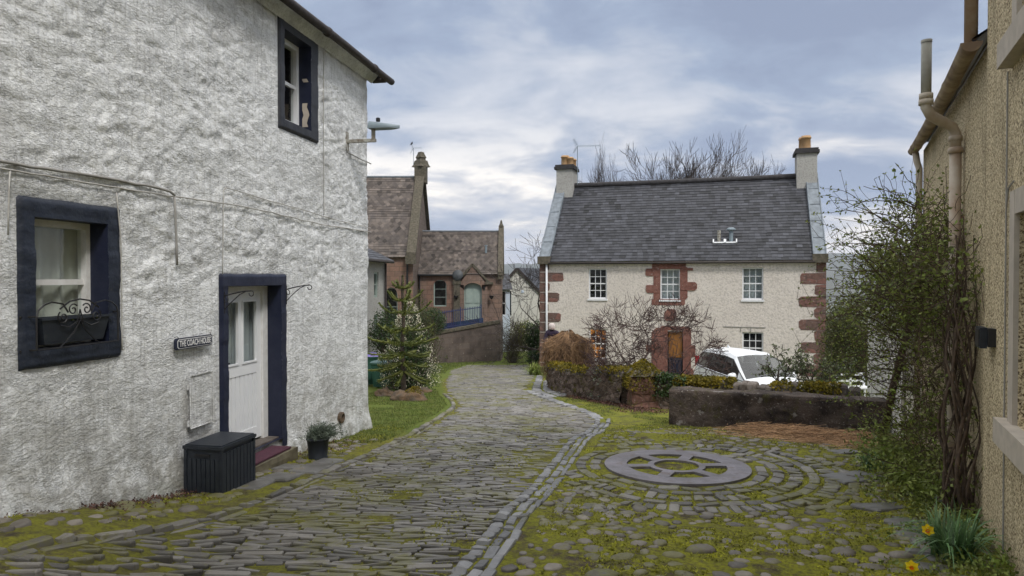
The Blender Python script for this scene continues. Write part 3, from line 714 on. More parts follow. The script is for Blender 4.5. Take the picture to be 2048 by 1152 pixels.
# ================================================================== THE COACH HOUSE (left)
TW = Vector((.1848, .9828, 0)); NW = Vector((.9828, -.1848, 0)); ZV = Vector((0, 0, 1))
def LW(Y, z, n=0.0): return Vector((-4.752+.188*Y+.9828*n, Y-.1848*n, z))
def WP(px, py, n=0.03):
    d = ray(px, py); t = (-4.752+1.0*n)/(d.x-.188*d.y); p = Vector((0, 0, EYE))+d*t; return p
ch = thing('coach_house', 'white rubble stone house with navy painted door and window surrounds', 'house', (-3.6, 6, -1))
# outer y0,y1,z0,z1, opening y0,y1,z0,z1
WLO = (5.20, 6.23, EYE-.725, EYE+.635, 5.34, 6.07, EYE-.565, EYE+.475)
WUP = (8.97, 10.07, EYE+1.96, EYE+3.50, 9.10, 9.83, EYE+2.10, EYE+3.30)
DOR = (7.69, 9.14, EYE-2.24, EYE+.05, 7.83, 8.99, EYE-2.12, EYE-.10)
OPS = (WLO, WUP, DOR)
def wdisp(Y, z):
    s = Y*1.0175
    for q in OPS:
        if q[0] < Y < q[1] and q[2] < z < q[3]: return -.012
    e = 1.0
    for q in OPS:
        dx = max(q[0]-Y, Y-q[1], 0); dz = max(q[2]-z, z-q[3], 0); e = min(e, math.hypot(dx, dz)/.10)
    wx = nz(s*1.6, z*1.6, 5)*.35
    dist, _ = noise.voronoi(Vector((s*2.7+wx, z*4.4+wx, 1.0))); st = min(1, (dist[1]-dist[0])*1.8)
    f = noise.fractal(Vector((s*5.5, z*8.5, 2.0)), .8, 2.1, 5); rg = abs(nz(s*9+f*.6, z*15+f, 4))
    amp = .38+.85*ss(1.3+.5*nz(s*.8, 2), 1.9+.5*nz(s*.8, 2), z)+.75*nz(s*.7, z*.8, 8)
    if Y > 9.6 and z < 1.3: amp *= .6
    f2 = noise.fractal(Vector((s*3.1+4, z*5.0, 6.0)), .75, 2.1, 6); dd2, _ = noise.voronoi(Vector((s*1.9+wx, z*3.1+wx*.7, 4.0))); st2 = ss(0, .22, dd2[1]-dd2[0]); d = (st-.5)*.004*amp+st2*.011*amp+f*.006*amp+.009*amp*ss(-.07, .07, f2)+.006*amp*ss(-.05, .05, f+f2*.4)+nz(s*.7, z*.7)*.03
    zq = 1.52+.16*nz(s*1.1, 3)+.05*nz(s*6, 5); d += .018*ss(zq+.03, zq-.02, z)*max(0, nz(s*.9, 11)+.25)
    zb = H(-4.75+.188*Y, Y); d += .10*ss(zb+.42, zb-.05, z)*(1+nz(s*2, 0)*.8)
    return d*.68*min(1, e)
def lines(lo, hi, step, must):
    a = [lo]; 
    for m in sorted(set(must))+[hi]:
        n = max(1, round((m-a[-1])/step)); b = a[-1]
        for k in range(1, n+1): a.append(b+(m-b)*k/n)
    return a
ys = lines(4.4, 12.0, .024, [v for q in OPS for v in (q[0], q[1], q[4], q[5])]); ys = [-1.5, 0, 1.5, 3, 3.6, 4.0]+ys
zs = lines(-1.6, 5.14, .024, [v for q in OPS for v in (q[2], q[3], q[6], q[7])])
def inop(Y, z): return any(q[4] < Y < q[5] and q[6] < z < q[7] for q in OPS)
mb = MB(); ny = len(ys)
for z in zs:
    for Y in ys:
        c = ss(11.82, 12.0, Y); p = LW(Y, z, wdisp(Y, z)-.07*c*c); 
        if Y >= 11.99: p = p+TW*(nz(z*3, 1)*.035+nz(z*9, 7)*.02)
        mb.v.append(tuple(p))
for j in range(len(zs)-1):
    for i in range(ny-1):
        if inop((ys[i]+ys[i+1])/2, (zs[j]+zs[j+1])/2): continue
        mb.f.append((j*ny+i, j*ny+i+1, (j+1)*ny+i+1, (j+1)*ny+i)); mb.t.append(.5)
b = len(mb.v)                                                     # the gable end turning away behind the corner
for j, z in enumerate(zs):
    p = Vector(mb.v[j*ny+ny-1]); mb.v.append(tuple(p-NW*.06+TW*.05)); mb.v.append(tuple(p-NW*.3+TW*.07)); mb.v.append(tuple(p-NW*7+TW*.07))
for j in range(len(zs)-1):
    mb.f.append((j*ny+ny-1, b+j*3, b+j*3+3, (j+1)*ny+ny-1)); mb.f.append((b+j*3, b+j*3+1, b+j*3+4, b+j*3+3)); mb.f.append((b+j*3+1, b+j*3+2, b+j*3+5, b+j*3+4)); mb.t += [.5]*3
mb.build('wall', M['lime'], ch, smooth=True)
mb = MB(); mb.quad(LW(-1.5, -1.6, -7), LW(12, -1.6, -7), LW(12, 5.1, -7), LW(-1.5, 5.1, -7)); mb.quad(LW(-1.5, -1.6, 0), LW(-1.5, -1.6, -7), LW(-1.5, 5.1, -7), LW(-1.5, 5.1, 0)); mb.build('rear_wall', M['lime'], ch)
def surround(q, mat, name, dep, matr, rough=.010, bottom=True):
    m = MB(); bands = [(q[0], q[4], q[2], q[3]), (q[5], q[1], q[2], q[3]), (q[4], q[5], q[7], q[3])]
    if bottom: bands.append((q[4], q[5], q[2], q[6]))
    def f(Y, z):
        blk = .006*(1 if int(z*3.1+.37) % 2 else 0)
        eo = min(Y-q[0], q[1]-Y, q[3]-z, z-q[2] if bottom else 9); wob = nz(Y*5, z*5, 3)*.012 if eo < .002 else 0
        return LW(Y+(wob if abs(Y-q[0]) < .002 or abs(Y-q[1]) < .002 else 0), z+(wob if abs(z-q[3]) < .002 or abs(z-q[2]) < .002 else 0), .018+blk+nz(Y*7, z*7)*rough+nz(Y*25, z*25)*rough*.35-(.03 if eo < .002 else 0)+(0 if eo < .002 else .006))
    for (a, b_, c, d) in bands: m.grid(lambda u, v: f(lerp(a, b_, u), lerp(c, d, v)), max(4, int((b_-a)/.025)), max(4, int((d-c)/.025)))
    o = m.build(name, mat, ch, smooth=True); m = MB()
    a, b_, c, d = q[4], q[5], q[6], q[7]
    def g(P0, P1): m.grid(lambda u, v: P0(v)+(P1(v)-P0(v))*u+NW*(0), 8, 30)
    F = lambda Y, z: f(Y, z)
    g(lambda v: F(a, lerp(c, d, v)), lambda v: LW(a, lerp(c, d, v), -dep)); g(lambda v: F(b_, lerp(c, d, v)), lambda v: LW(b_-.01, lerp(c, d, v), -dep))
    g(lambda v: F(lerp(a, b_, v), d), lambda v: LW(lerp(a, b_, v), d, -dep)); g(lambda v: F(lerp(a, b_, v), c), lambda v: LW(lerp(a, b_, v), c, -dep))
    m.build('reveal', matr, o, smooth=True); return o
surround(WLO, M['navy'], 'window_surround', .15, M['navyd']); M['charcoal'] = mk('charcoal_paint', (.024, .026, .033), (.036, .038, .044), 6, .55, .4, 20)
so = surround(WUP, M['charcoal'], 'window_surround', .2, M['navyd'], .004)
surround(DOR, M['navyd'], 'door_surround', .22, M['navyd'], .005, False)
m = MB()                                                          # bare patch of flaked paint in the upper reveal
m.grid(lambda u, v: LW(9.824, EYE+2.16+v*.34, -.02-u*.09-.02*math.sin(v*9)), 4, 6); m.build('flaked_patch', M['stonetrim'], so); m = MB(); m.grid(lambda u, v: LW(9.824, EYE+2.80+v*.05, -.01-u*.08-.03*v), 3, 3); m.build('flaked_patch', M['stonetrim'], so)
w = sash(ch, LW(5.34, EYE-.565, -.15), TW, NW, .73*1.0175, 1.04, 1, 2, 'white', 'room', [(-.25, 1.4, 'curtain', 0)], .055)
w['label'] = 'white painted sash window with pale pleated net curtains'
w = sash(ch, LW(9.10, EYE+2.10, -.16), TW, NW, .73*1.0175, 1.20, 1, 2, 'whitegloss', 'room', None, .07)
m = MB(); m.grid(lambda u, v: LW(9.5+u*.25, EYE+2.15+v*1.1, -.33+.02*math.sin(u*18)), 10, 2); m.build('curtain', mk('brown_curtain', (.06, .03, .025)), w)
# door
dz0, dz1 = EYE-2.10, EYE-.11; m = MB(); Wd = 1.16*1.0175
def DB(mb, x0, x1, z0, z1, d0, d1): mb.fbox(LW(7.83, 0, 0)+TW*x0+ZV*z0-NW*d1, TW*(x1-x0), NW*(d1-d0), ZV*(z1-z0))
DB(m, .03, .115, dz0, dz1, .17, .27); DB(m, Wd-.12, Wd-.01, dz0, dz1, .17, .27); DB(m, .115, Wd-.12, dz1-.06, dz1, .17, .27)
dr = m.build('door_frame', M['white'], ch); m = MB(); x0, x1 = .12, Wd-.125; mid_ = (x0+x1)/2; zt_, zm, zb_ = dz1-.065, dz0+1.02, dz0+.03
DB(m, x0, x0+.10, zb_, zt_, .20, .245); DB(m, x1-.10, x1, zb_, zt_, .20, .245); DB(m, mid_-.04, mid_+.04, zm, zt_, .20, .245)
for (a, b_) in ((zt_-.11, zt_), (zm-.14, zm), (zb_, zb_+.15)): DB(m, x0+.10, x1-.10, a, b_, .2012, .245) if b_ != zm else DB(m, x0+.10, x1-.10, a, b_, .2012, .245)
for (a, b_) in ((x0+.10, mid_-.04), (mid_+.04, x1-.10)):
    DB(m, a, a+.018, zm, zt_-.11, .188, .22); DB(m, b_-.018, b_, zm, zt_-.11, .188, .22); DB(m, a+.018, b_-.018, zm, zm+.02, .188, .22); DB(m, a+.018, b_-.018, zt_-.13, zt_-.11, .188, .22)
nb_ = 8; bw = (x1-x0-.2)/nb_
for k in range(nb_): DB(m, x0+.10+k*bw+.009, x0+.10+(k+1)*bw-.009, zb_+.15, zm-.14, .208, .24)
DB(m, x0+.10, x1-.10, zb_+.15, zm-.14, .226, .24)
lf = m.build('door', M['whitegloss'], ch); m = MB()
for (a, b_) in ((x0+.10, mid_-.04), (mid_+.04, x1-.10)): m.quad(*[LW(7.83, 0, -.22)+TW*x+ZV*z for x, z in ((a, zm), (b_, zm), (b_, zt_-.11), (a, zt_-.11))])
m.build('pane', M['glass'], lf); m = MB(); m.grid(lambda u, v: LW(7.83, 0, -.30+.015*math.sin(u*60))+TW*lerp(x0, x1, u)+ZV*lerp(zm-.1, zt_, v), 50, 3); m.build('blind', M['greycurt'], lf, smooth=True)
m = MB(); DB(m, x0+.03, x0+.06, zm-.02, zm+.12, .19, .2); m.tube([LW(7.83, 0, -.18)+TW*(x0+.045)+ZV*(zm+.06), LW(7.83, 0, -.14)+TW*(x0+.045)+ZV*(zm+.06), LW(7.83, 0, -.14)+TW*(x0+.15)+ZV*(zm+.055)], .009); m.build('handle', M['black'], lf)
m = MB(); DB(m, .0, Wd, dz0-.09, dz0, .02, .4); m.build('threshold', M['cope'], ch)
m = MB(); m.grid(lambda u, v: LW(7.62+1.28*u, EYE-2.2+.012*nz(u*9, v*3), .32*v-.02), 16, 4); m.grid(lambda u, v: LW(7.62+1.28*u, lerp(EYE-2.2, EYE-2.60, v)+.012*nz(u*9, 3)*(1-v), .30+.012*nz(u*9, v*4)), 16, 6); m.grid(lambda u, v: LW(8.9, lerp(EYE-2.2, EYE-2.6, v), .30*u-.02), 4, 4); m.grid(lambda u, v: LW(7.62, lerp(EYE-2.2, EYE-2.6, v), .30*u-.02), 4, 4)
m.build('doorstep', M['stepst'], ch)
m = MB(); m.fbox(LW(7.72, EYE-2.19, -.0), TW*1.08, NW*.27, ZV*.022); m.build('doormat', M['mat'], label='worn maroon doormat lying on the stone step before the white door', cat='doormat')
# eaves, gutter, roof
m = MB(); m.grid(lambda u, v: LW(lerp(-1.5, 12.02, u), 5.0+.14*v, .03+.13*v+.012*nz(u*60, v)), 160, 4); m.quad(LW(-1.5, 5.14, .16), LW(12.02, 5.14, .16), LW(12.02, 5.14, -.3), LW(-1.5, 5.14, -.3)); m.build('eaves_course', M['lime'], ch, smooth=True)
m = MB(); slates(m, LW(-1.5, 5.17, .24), LW(12.22, 5.17, .24), LW(12.22, 7.4, -3.2), LW(-1.5, 7.4, -3.2), .22, .3, th=.02)
m.quad(LW(-1.5, 7.4, -3.2), LW(12.22, 7.4, -3.2), LW(12.22, 5.17, -6.9), LW(-1.5, 5.17, -6.9)); m.quad(LW(12.22, 5.14, .2), LW(12.22, 7.36, -3.2), LW(12.22, 5.14, -6.9), LW(12.22, 5.10, -3.2))
rf = m.build('roof', M['slate'], ch)
m = MB(); m.tube([LW(Y, 5.10+.006*math.sin(Y*2), .285) for Y in [-1.5+i*.5 for i in range(28)]]+[LW(12.33, 5.10, .285)], .058, 10)
for Y in (4.4, 6.2, 8.0, 9.8, 11.5): m.tube([LW(Y, 5.10, .285), LW(Y+.07, 5.10, .285)], .070, 10)
m.fbox(LW(12.03, 5.03, .02), TW*.1, NW*.24, ZV*.06); m.build('gutter', M['rust'], ch, smooth=True)
# cables clipped to the wall
def cable(name, pts, r, mat, n=.035, lab=None):
    P_ = [WP(x, y, n) for x, y in pts]; Q = []
    for a, b_ in zip(P_, P_[1:]):
        k = max(1, int((b_-a).length/.12))
        for i in range(k): q = a.lerp(b_, i/k); Q.append(q+ZV*nz(q.y*4, q.z*4)*.012)
    Q.append(P_[-1]); m = MB(); m.tube(Q, r, 5); o = m.build(name, mat, ch, smooth=True)
    return o
cable('cable', [(-60, 309), (0, 322), (60, 333), (180, 350), (290, 370), (340, 382), (349, 391)], .014, M['cabled'])
cable('cable', [(-60, 325), (0, 336), (170, 365), (350, 393), (500, 415), (640, 448), (742, 464)], .008, M['cable'])
cable('cable', [(349, 391), (352, 460), (354, 530)], .012, M['cabled'])
cable('cable', [(445, 548), (446, 460), (447, 380), (452, 374), (520, 396), (600, 418), (680, 442), (742, 456)], .006, M['cable'])
cable('cable', [(233, 385), (241, 470), (243, 560), (244, 700)], .006, M['cable']); cable('cable', [(20, 340), (18, 380), (16, 470)], .006, M['cable'])
cable('cable', [(661, 58), (648, 66), (647, 200), (648, 430)], .006, M['cable']); cable('cable', [(693, 287), (694, 305), (742, 328)], .010, M['cabled'])
m = MB(); a_ = WP(378, 752, .055); b_ = WP(424, 742, .055); c_ = WP(424, 842, .055); d_ = WP(380, 858, .055)
m.quad(a_, b_, c_, d_); m.tube([a_+NW*.01, b_+NW*.01, c_+NW*.01, d_+NW*.01, a_+NW*.01], .007, 4); [m.bar(WP(377, y, .045), WP(377, y+12, .045), .02) for y in (768, 842)]; m.build('meter_cupboard', M['lime'], ch)
m = MB(); p = WP(683, 835, .05); m.lathe(p, [(.085, -.03), (.09, .02), (.06, .03), (.055, -.06), (0, -.06)], 14, axis=NW); m.build('vent_hole', M['rock'], ch)
# sign
sg = thing('house_sign', 'dark blue plate reading THE COACH HOUSE in white letters on the white wall', 'sign', tuple(WP(390, 684, .03)))
tl = WP(358, 680, .05); tr_ = WP(423, 670, .05); bl = WP(358, 698, .05); ex = (tr_-tl); wS = ex.length; ux = TW; hS = .118; c0 = WP(390.5, 684, .085)
m = MB(); L2, h2, cr = .29, .058, .018
def plate(l, h, cr, n0, n1, mb):
    o = [(-l+cr, -h), (l-cr, -h), (l, -h+cr), (l, h-cr), (l-cr, h), (-l+cr, h), (-l, h-cr), (-l, -h+cr)]
    A_ = [c0+TW*x+ZV*z+NW*n0 for x, z in o]; B_ = [c0+TW*x+ZV*z+NW*n1 for x, z in o]; mb.add(A_+B_, [tuple(range(8, 16))]+[(i, (i+1) % 8, 8+(i+1) % 8, 8+i) for i in range(8)])
plate(L2, h2, cr, -.035, 0, m); m.build('plate', M['navyd'], sg)
m = MB(); plate(L2-.010, h2-.010, cr, 0, .003, m); rim = m.build('rim', M['white'], sg); m = MB(); plate(L2-.016, h2-.016, cr, .003, .005, m); m.build('field', M['navyd'], sg)
cu = bpy.data.curves.new('lettering', 'FONT'); cu.body = 'THE COACH HOUSE'; cu.size = .088; cu.align_x = 'CENTER'; cu.align_y = 'CENTER'; cu.extrude = .001; cu.offset = .0014
to = bpy.data.objects.new('lettering', cu); sc.collection.objects.link(to); dg = bpy.context.evaluated_depsgraph_get(); me = bpy.data.meshes.new_from_object(to.evaluated_get(dg)); bpy.data.objects.remove(to)
xm = max(v.co.x for v in me.vertices); kx = (L2-.035)/xm; W_ = WM[sg].inverted()
for v in me.vertices: x, y, z = v.co; v.co = W_ @ (c0+TW*x*kx+ZV*y*.98+NW*(.006+z))
me.materials.clear(); me.materials.append(M['white']); newobj('lettering', me, sg)
for s_ in (-1, 1): m = MB(); m.tube([c0+TW*(s_*(L2-.03))+ZV*.055, c0+TW*(s_*(L2-.02))+ZV*.08-NW*.01, c0+TW*(s_*(L2))+ZV*.07-NW*.03], .004, 5); m.build('hook', M['black'], sg)
# hanging basket brackets either side of the door
def bracket(lab, Y, z):
    m = MB(); O = LW(Y, z, .02); f = lambda n, h: O+NW*n+ZV*h
    m.tube([f(0, .0), f(.12, .03), f(.26, .055), f(.34, .06)], .008, 5); m.tube([f(0, -.16), f(.08, -.08), f(.2, .02), f(.27, .05)], .006, 5)
    m.tube([f(.34+.03*math.sin(a), .03+.03*math.cos(a)) for a in [i*.6 for i in range(9)]], .006, 5); m.tube([f(.03+.022*math.sin(a), -.04+.03*math.cos(a)) for a in [i*.6 for i in range(9)]], .005, 5); m.bar(f(0, -.2), f(0, .05), .018)
    m.build('hanging_bracket', M['black'], label=lab, cat='bracket', group='empty hanging basket brackets beside the coach house door')
bracket('scrolled black iron bracket on the left side of the white door', 7.76, EYE-.21); bracket('scrolled black iron bracket on the right side of the white door', 9.12, EYE-.16)
# window box guard and trough
wg = thing('window_guard', 'scrolled black wrought iron guard across the lower window sill', 'window guard', tuple(LW(5.7, EYE-.6, .05)))
G = lambda x, h, n=.07: LW(5.30, EYE-.565, n)+TW*x+ZV*h; gw = .84; m = MB()
m.tube([G(0, 0), G(gw, 0)], .008, 5); m.tube([G(0, .0), G(0, .26)], .008, 5); m.tube([G(gw, 0), G(gw, .26)], .008, 5); m.build('frame', M['black'], wg)
for h in (.0, .26):
    m = MB(); m.tube([G(gw, h), G(gw, h, -.0)], .007, 5); m.build('fixing', M['black'], wg); m = MB(); m.tube([G(0, h), G(-.04, h, .0), G(-.1, h, .02)], .008, 5); m.build('fixing', M['black'], wg)
def scroll(c, h0, r, turns, s_, a0):
    return [G(c+s_*r*(1-.8*i/24)*math.sin(a0+turns*2*math.pi*i/24), h0+r*(1-.8*i/24)*math.cos(a0+turns*2*math.pi*i/24)) for i in range(25)]
m = MB(); 
for s_, cx_ in ((1, .17), (-1, gw-.17)):
    m.tube([G(cx_-s_*.17, .26)]+[G(cx_-s_*.17*math.cos(t_*math.pi/2), .26+.11*math.sin(t_*math.pi/2)) for t_ in (.3, .6, .9)]+[G(cx_+s_*.08, .35), G(cx_+s_*.13, .28)], .007, 5)
    m.tube(scroll(cx_+s_*.08, .24, .055, 1.4, -s_, .6), .006, 5)
    m.tube([G(cx_+s_*.05, .18), G(cx_+s_*.14, .16), G(cx_+s_*.22, .20), G(gw/2, .30)], .006, 5); m.tube([G(gw/2+s_*.02, .24), G(gw/2-s_*.06, .12), G(gw/2-s_*.16, .03), G(gw/2-s_*.21, 0)], .006, 5)
    m.tube(scroll(gw/2+s_*.07, .30, .05, 1.3, s_, -.9), .006, 5); m.tube([G(gw/2-s_*.2, .31), G(gw/2-s_*.1, .37), G(gw/2, .385)], .007, 5)
m.build('scrollwork', M['black'], wg)
m = MB(); x0_, x1_ = .06, .76
for k in range(2):
    pass
A4 = [G(x0_, .24, .06), G(x1_, .24, .06), G(x1_, .24, -.10), G(x0_, .24, -.10)]; B4 = [G(x0_+.05, .03, .03), G(x1_-.05, .03, .03), G(x1_-.05, .03, -.08), G(x0_+.05, .03, -.08)]
m.add(A4+B4, [(0, 1, 5, 4), (1, 2, 6, 5), (2, 3, 7, 6), (3, 0, 4, 7), (4, 5, 6, 7)]); m.bar(G(x0_-.01, .235, .062), G(x1_+.01, .235, .062), .016, .02); m.bar(G(x0_-.01, .235, -.10), G(x1_+.01, .235, -.10), .016, .02)
tg_ = m.build('window_box', M['boxp'], label='long dark plastic trough behind the iron guard on the window sill', cat='window box')
m = MB(); m.quad(G(x0_+.01, .215, .05), G(x1_-.01, .215, .05), G(x1_-.01, .215, -.09), G(x0_+.01, .215, -.09)); so_ = m.build('soil', M['rock'], tg_); m = MB()
for _ in range(60): m.leaf(G(U(.1, .7), .215, U(-.07, .04)), U(.02, .045), rnd.random())
tag(m.build('seedlings', M['leaf'], tg_), kind='stuff')
# wall lamp
wlm = thing('street_lamp', 'grey lantern head on a short bracket fixed near the far corner of the white wall', 'street lamp', tuple(WP(692, 285, .02)))
A_ = WP(693, 283, .0); m = MB(); m.fbox(A_-TW*.05-ZV*.15, TW*.1, NW*.02, ZV*.3); m.bar(A_+NW*.0, A_+NW*.50, .06, .05); m.bar(A_+NW*.46-ZV*.02, A_+NW*.46+ZV*.18, .055); m.build('arm', M['galv'], wlm)
m = MB(); hb_ = A_+NW*.40+ZV*.20+TW*.0; Lh = .50
def hp(u, v):
    x = u*Lh; a = (v-.5)*math.pi; w_ = .10*(math.sin(min(1, (1.02-u)*2.2)*math.pi/2)); h_ = .11*(1-u*.75); return hb_+NW*x+TW*w_*math.sin(a)+ZV*(h_*math.cos(a)-u*.07*0+.0)
m.grid(hp, 12, 10); m.grid(lambda u, v: hp(u, 0).lerp(hp(u, 1), v)-ZV*.022, 12, 2); m.grid(lambda u, v: hp(u, 0)-ZV*.022*v, 12, 1); m.grid(lambda u, v: hp(u, 1)-ZV*.022*v, 12, 1); m.grid(lambda u, v: hp(0, u).lerp(hb_-ZV*.02, v), 6, 1); m.build('lamp_head', M['metal'], wlm)
m = MB(); m.lathe(hb_+NW*.14+ZV*.10, [(.035, 0), (.035, .05), (.02, .06), (0, .06)], 10); m.build('photocell', M['black'], wlm)

# ------------------------------------------------------------------ storage box, pot
hh_ = Vector((.185, .983, 0)); pp_ = Vector((-.983, .185, 0)); c0 = Vector((-2.93, 6.86, EYE-2.225)); Lb, Wb, Hb = .60, .42, .53
sb = thing('storage_box', 'low black slatted plastic storage box with a flat lid against the white wall', 'storage box', tuple(c0)); m = MB()
m.fbox(c0+hh_*.01+pp_*.01, hh_*(Lb-.02), pp_*(Wb-.02), ZV*(Hb-.05)); n_ = 9
for k in range(n_): m.fbox(c0+hh_*(.02+k*(Lb-.04)/n_)-pp_*.003+ZV*.02, hh_*((Lb-.04)/n_-.012), pp_*.02, ZV*(Hb-.11))
for k in range(7): m.fbox(c0+pp_*(.03+k*(Wb-.06)/7)-hh_*.003+ZV*.02, pp_*((Wb-.06)/7-.010), hh_*.02, ZV*(Hb-.17))
for a in (0, 1):
    for b_ in (0, 1): m.fbox(c0+hh_*(a*(Lb-.03))+pp_*(b_*(Wb-.03))-hh_*(.004 if not a else -.004)-pp_*(.006 if not b_ else -.006), hh_*.03, pp_*.03, ZV*(Hb-.05))
m.build('body', M['boxp'], sb); m = MB(); m.fbox(c0-hh_*.012-pp_*.014+ZV*(Hb-.05), hh_*(Lb+.024), pp_*(Wb+.028), ZV*.032); m.fbox(c0+hh_*.006+pp_*.006+ZV*(Hb-.018), hh_*(Lb-.012), pp_*(Wb-.012), ZV*.012)
m.build('lid', M['boxp'], sb); m = MB(); m.fbox(c0-hh_*.008+pp_*.13+ZV*(Hb-.12), pp_*.17, hh_*.01, ZV*.022); m.build('handle', M['black'], sb)
p = gp(636, 917); pt = thing('potted_plant', 'bushy grey green lavender in a black pot at the foot of the white wall', 'potted plant', tuple(p)); m = MB()
m.lathe(p-ZV*.02, [(.0, .0), (.118, 0), (.125, .04), (.118, .05), (.14, .27), (.15, .275), (.15, .30), (.135, .30), (.13, .26), (0, .26)], 22); m.build('pot', M['boxp'], pt, smooth=True); m = MB()
for _ in range(420):
    a = U(0, 6.28); el_ = U(.1, 1.4); d = Vector((math.cos(a)*math.cos(el_)+.35, math.sin(a)*math.cos(el_), math.sin(el_)*.8)); r_ = U(.14, .30); b0 = p+ZV*.27+Vector((U(-.09, .09), U(-.09, .09), 0)); tp = b0+d*r_
    m.tube([b0, b0.lerp(tp, .5)+ZV*.02, tp], [.003, .002, .001], 3, cap=False, t=rnd.random())
    for k in range(4): m.leaf(b0.lerp(tp, U(.3, 1)), U(.03, .055), rnd.random(), .25)
m.build('foliage', M['silver'], pt)

# ================================================================== WHITE HOUSE (right centre)
A0 = Vector((1.23, 30.0, 0)); RH = Vector((.9527, -.3040, 0)); NH = Vector((-.3040, -.9527, 0)); LH = 11.5; ZE, ZR, ZB = EYE+.74, EYE+4.35, -2.9
def HS(px, py):                                                   # pixel -> (s along front, z)
    d = ray(px, py); t = A0.dot(NH)/d.dot(NH); p = d*t; return (p-A0).dot(RH), EYE+p.z
hs = thing('harled_house', 'two storey cream harled house with slate roof and red sandstone dressings', 'house', (6.7, 28.3, ZB))
wins = []
for (a, b_, c, d) in ((1177, 1213.5, 537, 598), (1320.5, 1360, 538, 600), (1484.5, 1526.5, 535, 600), (1178, 1213.5, 657, 719), (1484.5, 1526.5, 664, 730)):
    x0, z1 = HS(a, c); x1, z0 = HS(b_, d); x0b, _ = HS(a, (c+d)/2); wins.append((x0, x1, z0, z1))
dx0, dzt = HS(1335, 662); dx1, _ = HS(1366, 662); dop = (dx0, dx1, ZB, dzt)
m = MB(); wall(m, A0, RH, LH, ZE, wins+[dop], NH, .13, zb=ZB); BK = -NH*6.3
for a, b_ in ((A0, A0+BK), (A0+RH*LH, A0+RH*LH+BK)):
    m.quad(a+ZV*ZB, b_+ZV*ZB, b_+ZV*ZE, a+ZV*ZE); m.add([a+ZV*ZE, b_+ZV*ZE, a.lerp(b_, .5)+ZV*ZR], [(0, 1, 2)])
m.quad(A0+BK+ZV*ZB, A0+RH*LH+BK+ZV*ZB, A0+RH*LH+BK+ZV*ZE, A0+BK+ZV*ZE); m.build('wall', M['harl'], hs)
cfg = [('room', [(0.03, .97, 'room', .0)], 4), ('greycurt', None, 4), ('greycurt', None, 4), ('lit', None, 4), ('room', None, 4)]
for i, (x0, x1, z0, z1) in enumerate(wins):
    o = sash(hs, A0+RH*x0+ZV*z0-NH*.07, RH, NH, x1-x0, z1-z0, 3, 4, 'whitegloss', cfg[i][0], None, .055, .026, droom=.12 if cfg[i][0] == 'greycurt' else .5)
    if i == 3: o['label'] = 'white twelve pane sash window lit warm orange from inside'
    m = MB(); m.fbox(A0+RH*(x0-.04)+ZV*(z0-.07)-NH*.02, RH*(x1-x0+.08), NH*.07, ZV*.068); m.build('sill', M['whitegloss'], o)
# sandstone margins of door and centre window, as flush stones of uneven length
m = MB(); (wx0, wx1, wz0, wz1) = wins[1]
def st(px0, py0, px1, py1, pr=.012):
    x0, z1 = HS(px0, py0); x1, z0 = HS(px1, py1); L_, h_ = (x1-x0), (z1-z0); c_ = .28*min(L_, h_); O = A0+RH*x0+ZV*z0; q = []
    for (a, b_, sa, sb_) in ((0, 0, 1, 1), (L_, 0, -1, 1), (L_, h_, -1, -1), (0, h_, 1, -1)):
        k = c_*U(.3, 1.1); q += [(a, b_+sb_*k), (a+sa*k, b_)] if sa == sb_ else [(a+sa*k, b_), (a, b_+sb_*k)]
    V = [O+RH*x+ZV*z+NH*pr for x, z in q]; m.add(V+[v-NH*(pr+.03) for v in V], [tuple(range(8))]+[(i, (i+1) % 8, 8+(i+1) % 8, 8+i) for i in range(8)], rnd.random())
for k, r_ in enumerate(((1304, 522, 1372, 538), (1303, 598, 1370, 611), (1307, 535, 1320.5, 600), (1360, 534, 1375, 600), (1291, 537, 1319.8, 552), (1292, 570, 1319.6, 586), (1360.3, 536, 1386, 541), (1360.5, 564, 1394, 581), (1308, 611, 1366, 652))): 
    if k < 8: st(*r_, pr=.010+.004*k)
for k, r_ in enumerate(((1321, 652, 1379, 661.5), (1303, 655, 1335, 760), (1366, 655, 1382, 760), (1366.2, 690, 1391, 714), (1292, 690, 1334, 704), (1366.4, 735, 1387, 750), (1329, 618, 1352, 642))): st(*r_, pr=.010+.004*k)
m.build('sandstone_margin', M['redstone'], hs); m = MB()
def quo(s0, w_, z0, h_, sg):
    r_ = lambda k: U(.2, .5)*.2*k; q = [(0, 0), (w_-r_(1), 0+U(0, .03)), (w_, r_(1.2)), (w_+U(-.03, .03), h_-r_(1.2)), (w_-r_(1), h_-U(0, .03)), (0, h_)]
    V = [A0+RH*(s0+sg*x)+ZV*(z0+z)+NH*.014 for x, z in q]; m.add(V+[v-NH*.05 for v in V], [tuple(range(6))]+[(i, (i+1) % 6, 6+(i+1) % 6, 6+i) for i in range(6)], rnd.random())
qh = [HS(1083, y)[1] for y in range(524, 770, 20)]
for k, z in enumerate(qh):
    h_ = .43
    w_ = .95 if k % 2 else .48
    if k < 12:
        quo(-.012, w_*U(.8, 1.15), z-h_, h_-.02, 1); m.fbox(A0+RH*-.012+ZV*(z-h_)+NH*.012, RH*.05, BK*.1, ZV*(h_-.015), rnd.random())
m.build('quoins', M['quoin'], hs); m = MB()
for k in range(11):
    z = ZE-.1-k*.45; w_ = U(.85, 1.0) if k % 2 else U(.32, .45)
    quo(LH+.012, w_, z-.45, .44, -1); m.fbox(A0+RH*(LH+.012)+ZV*(z-.45)+NH*.012, -RH*.05, BK*.1, ZV*.437, rnd.random())
m.build('quoins', M['quoin'], hs)
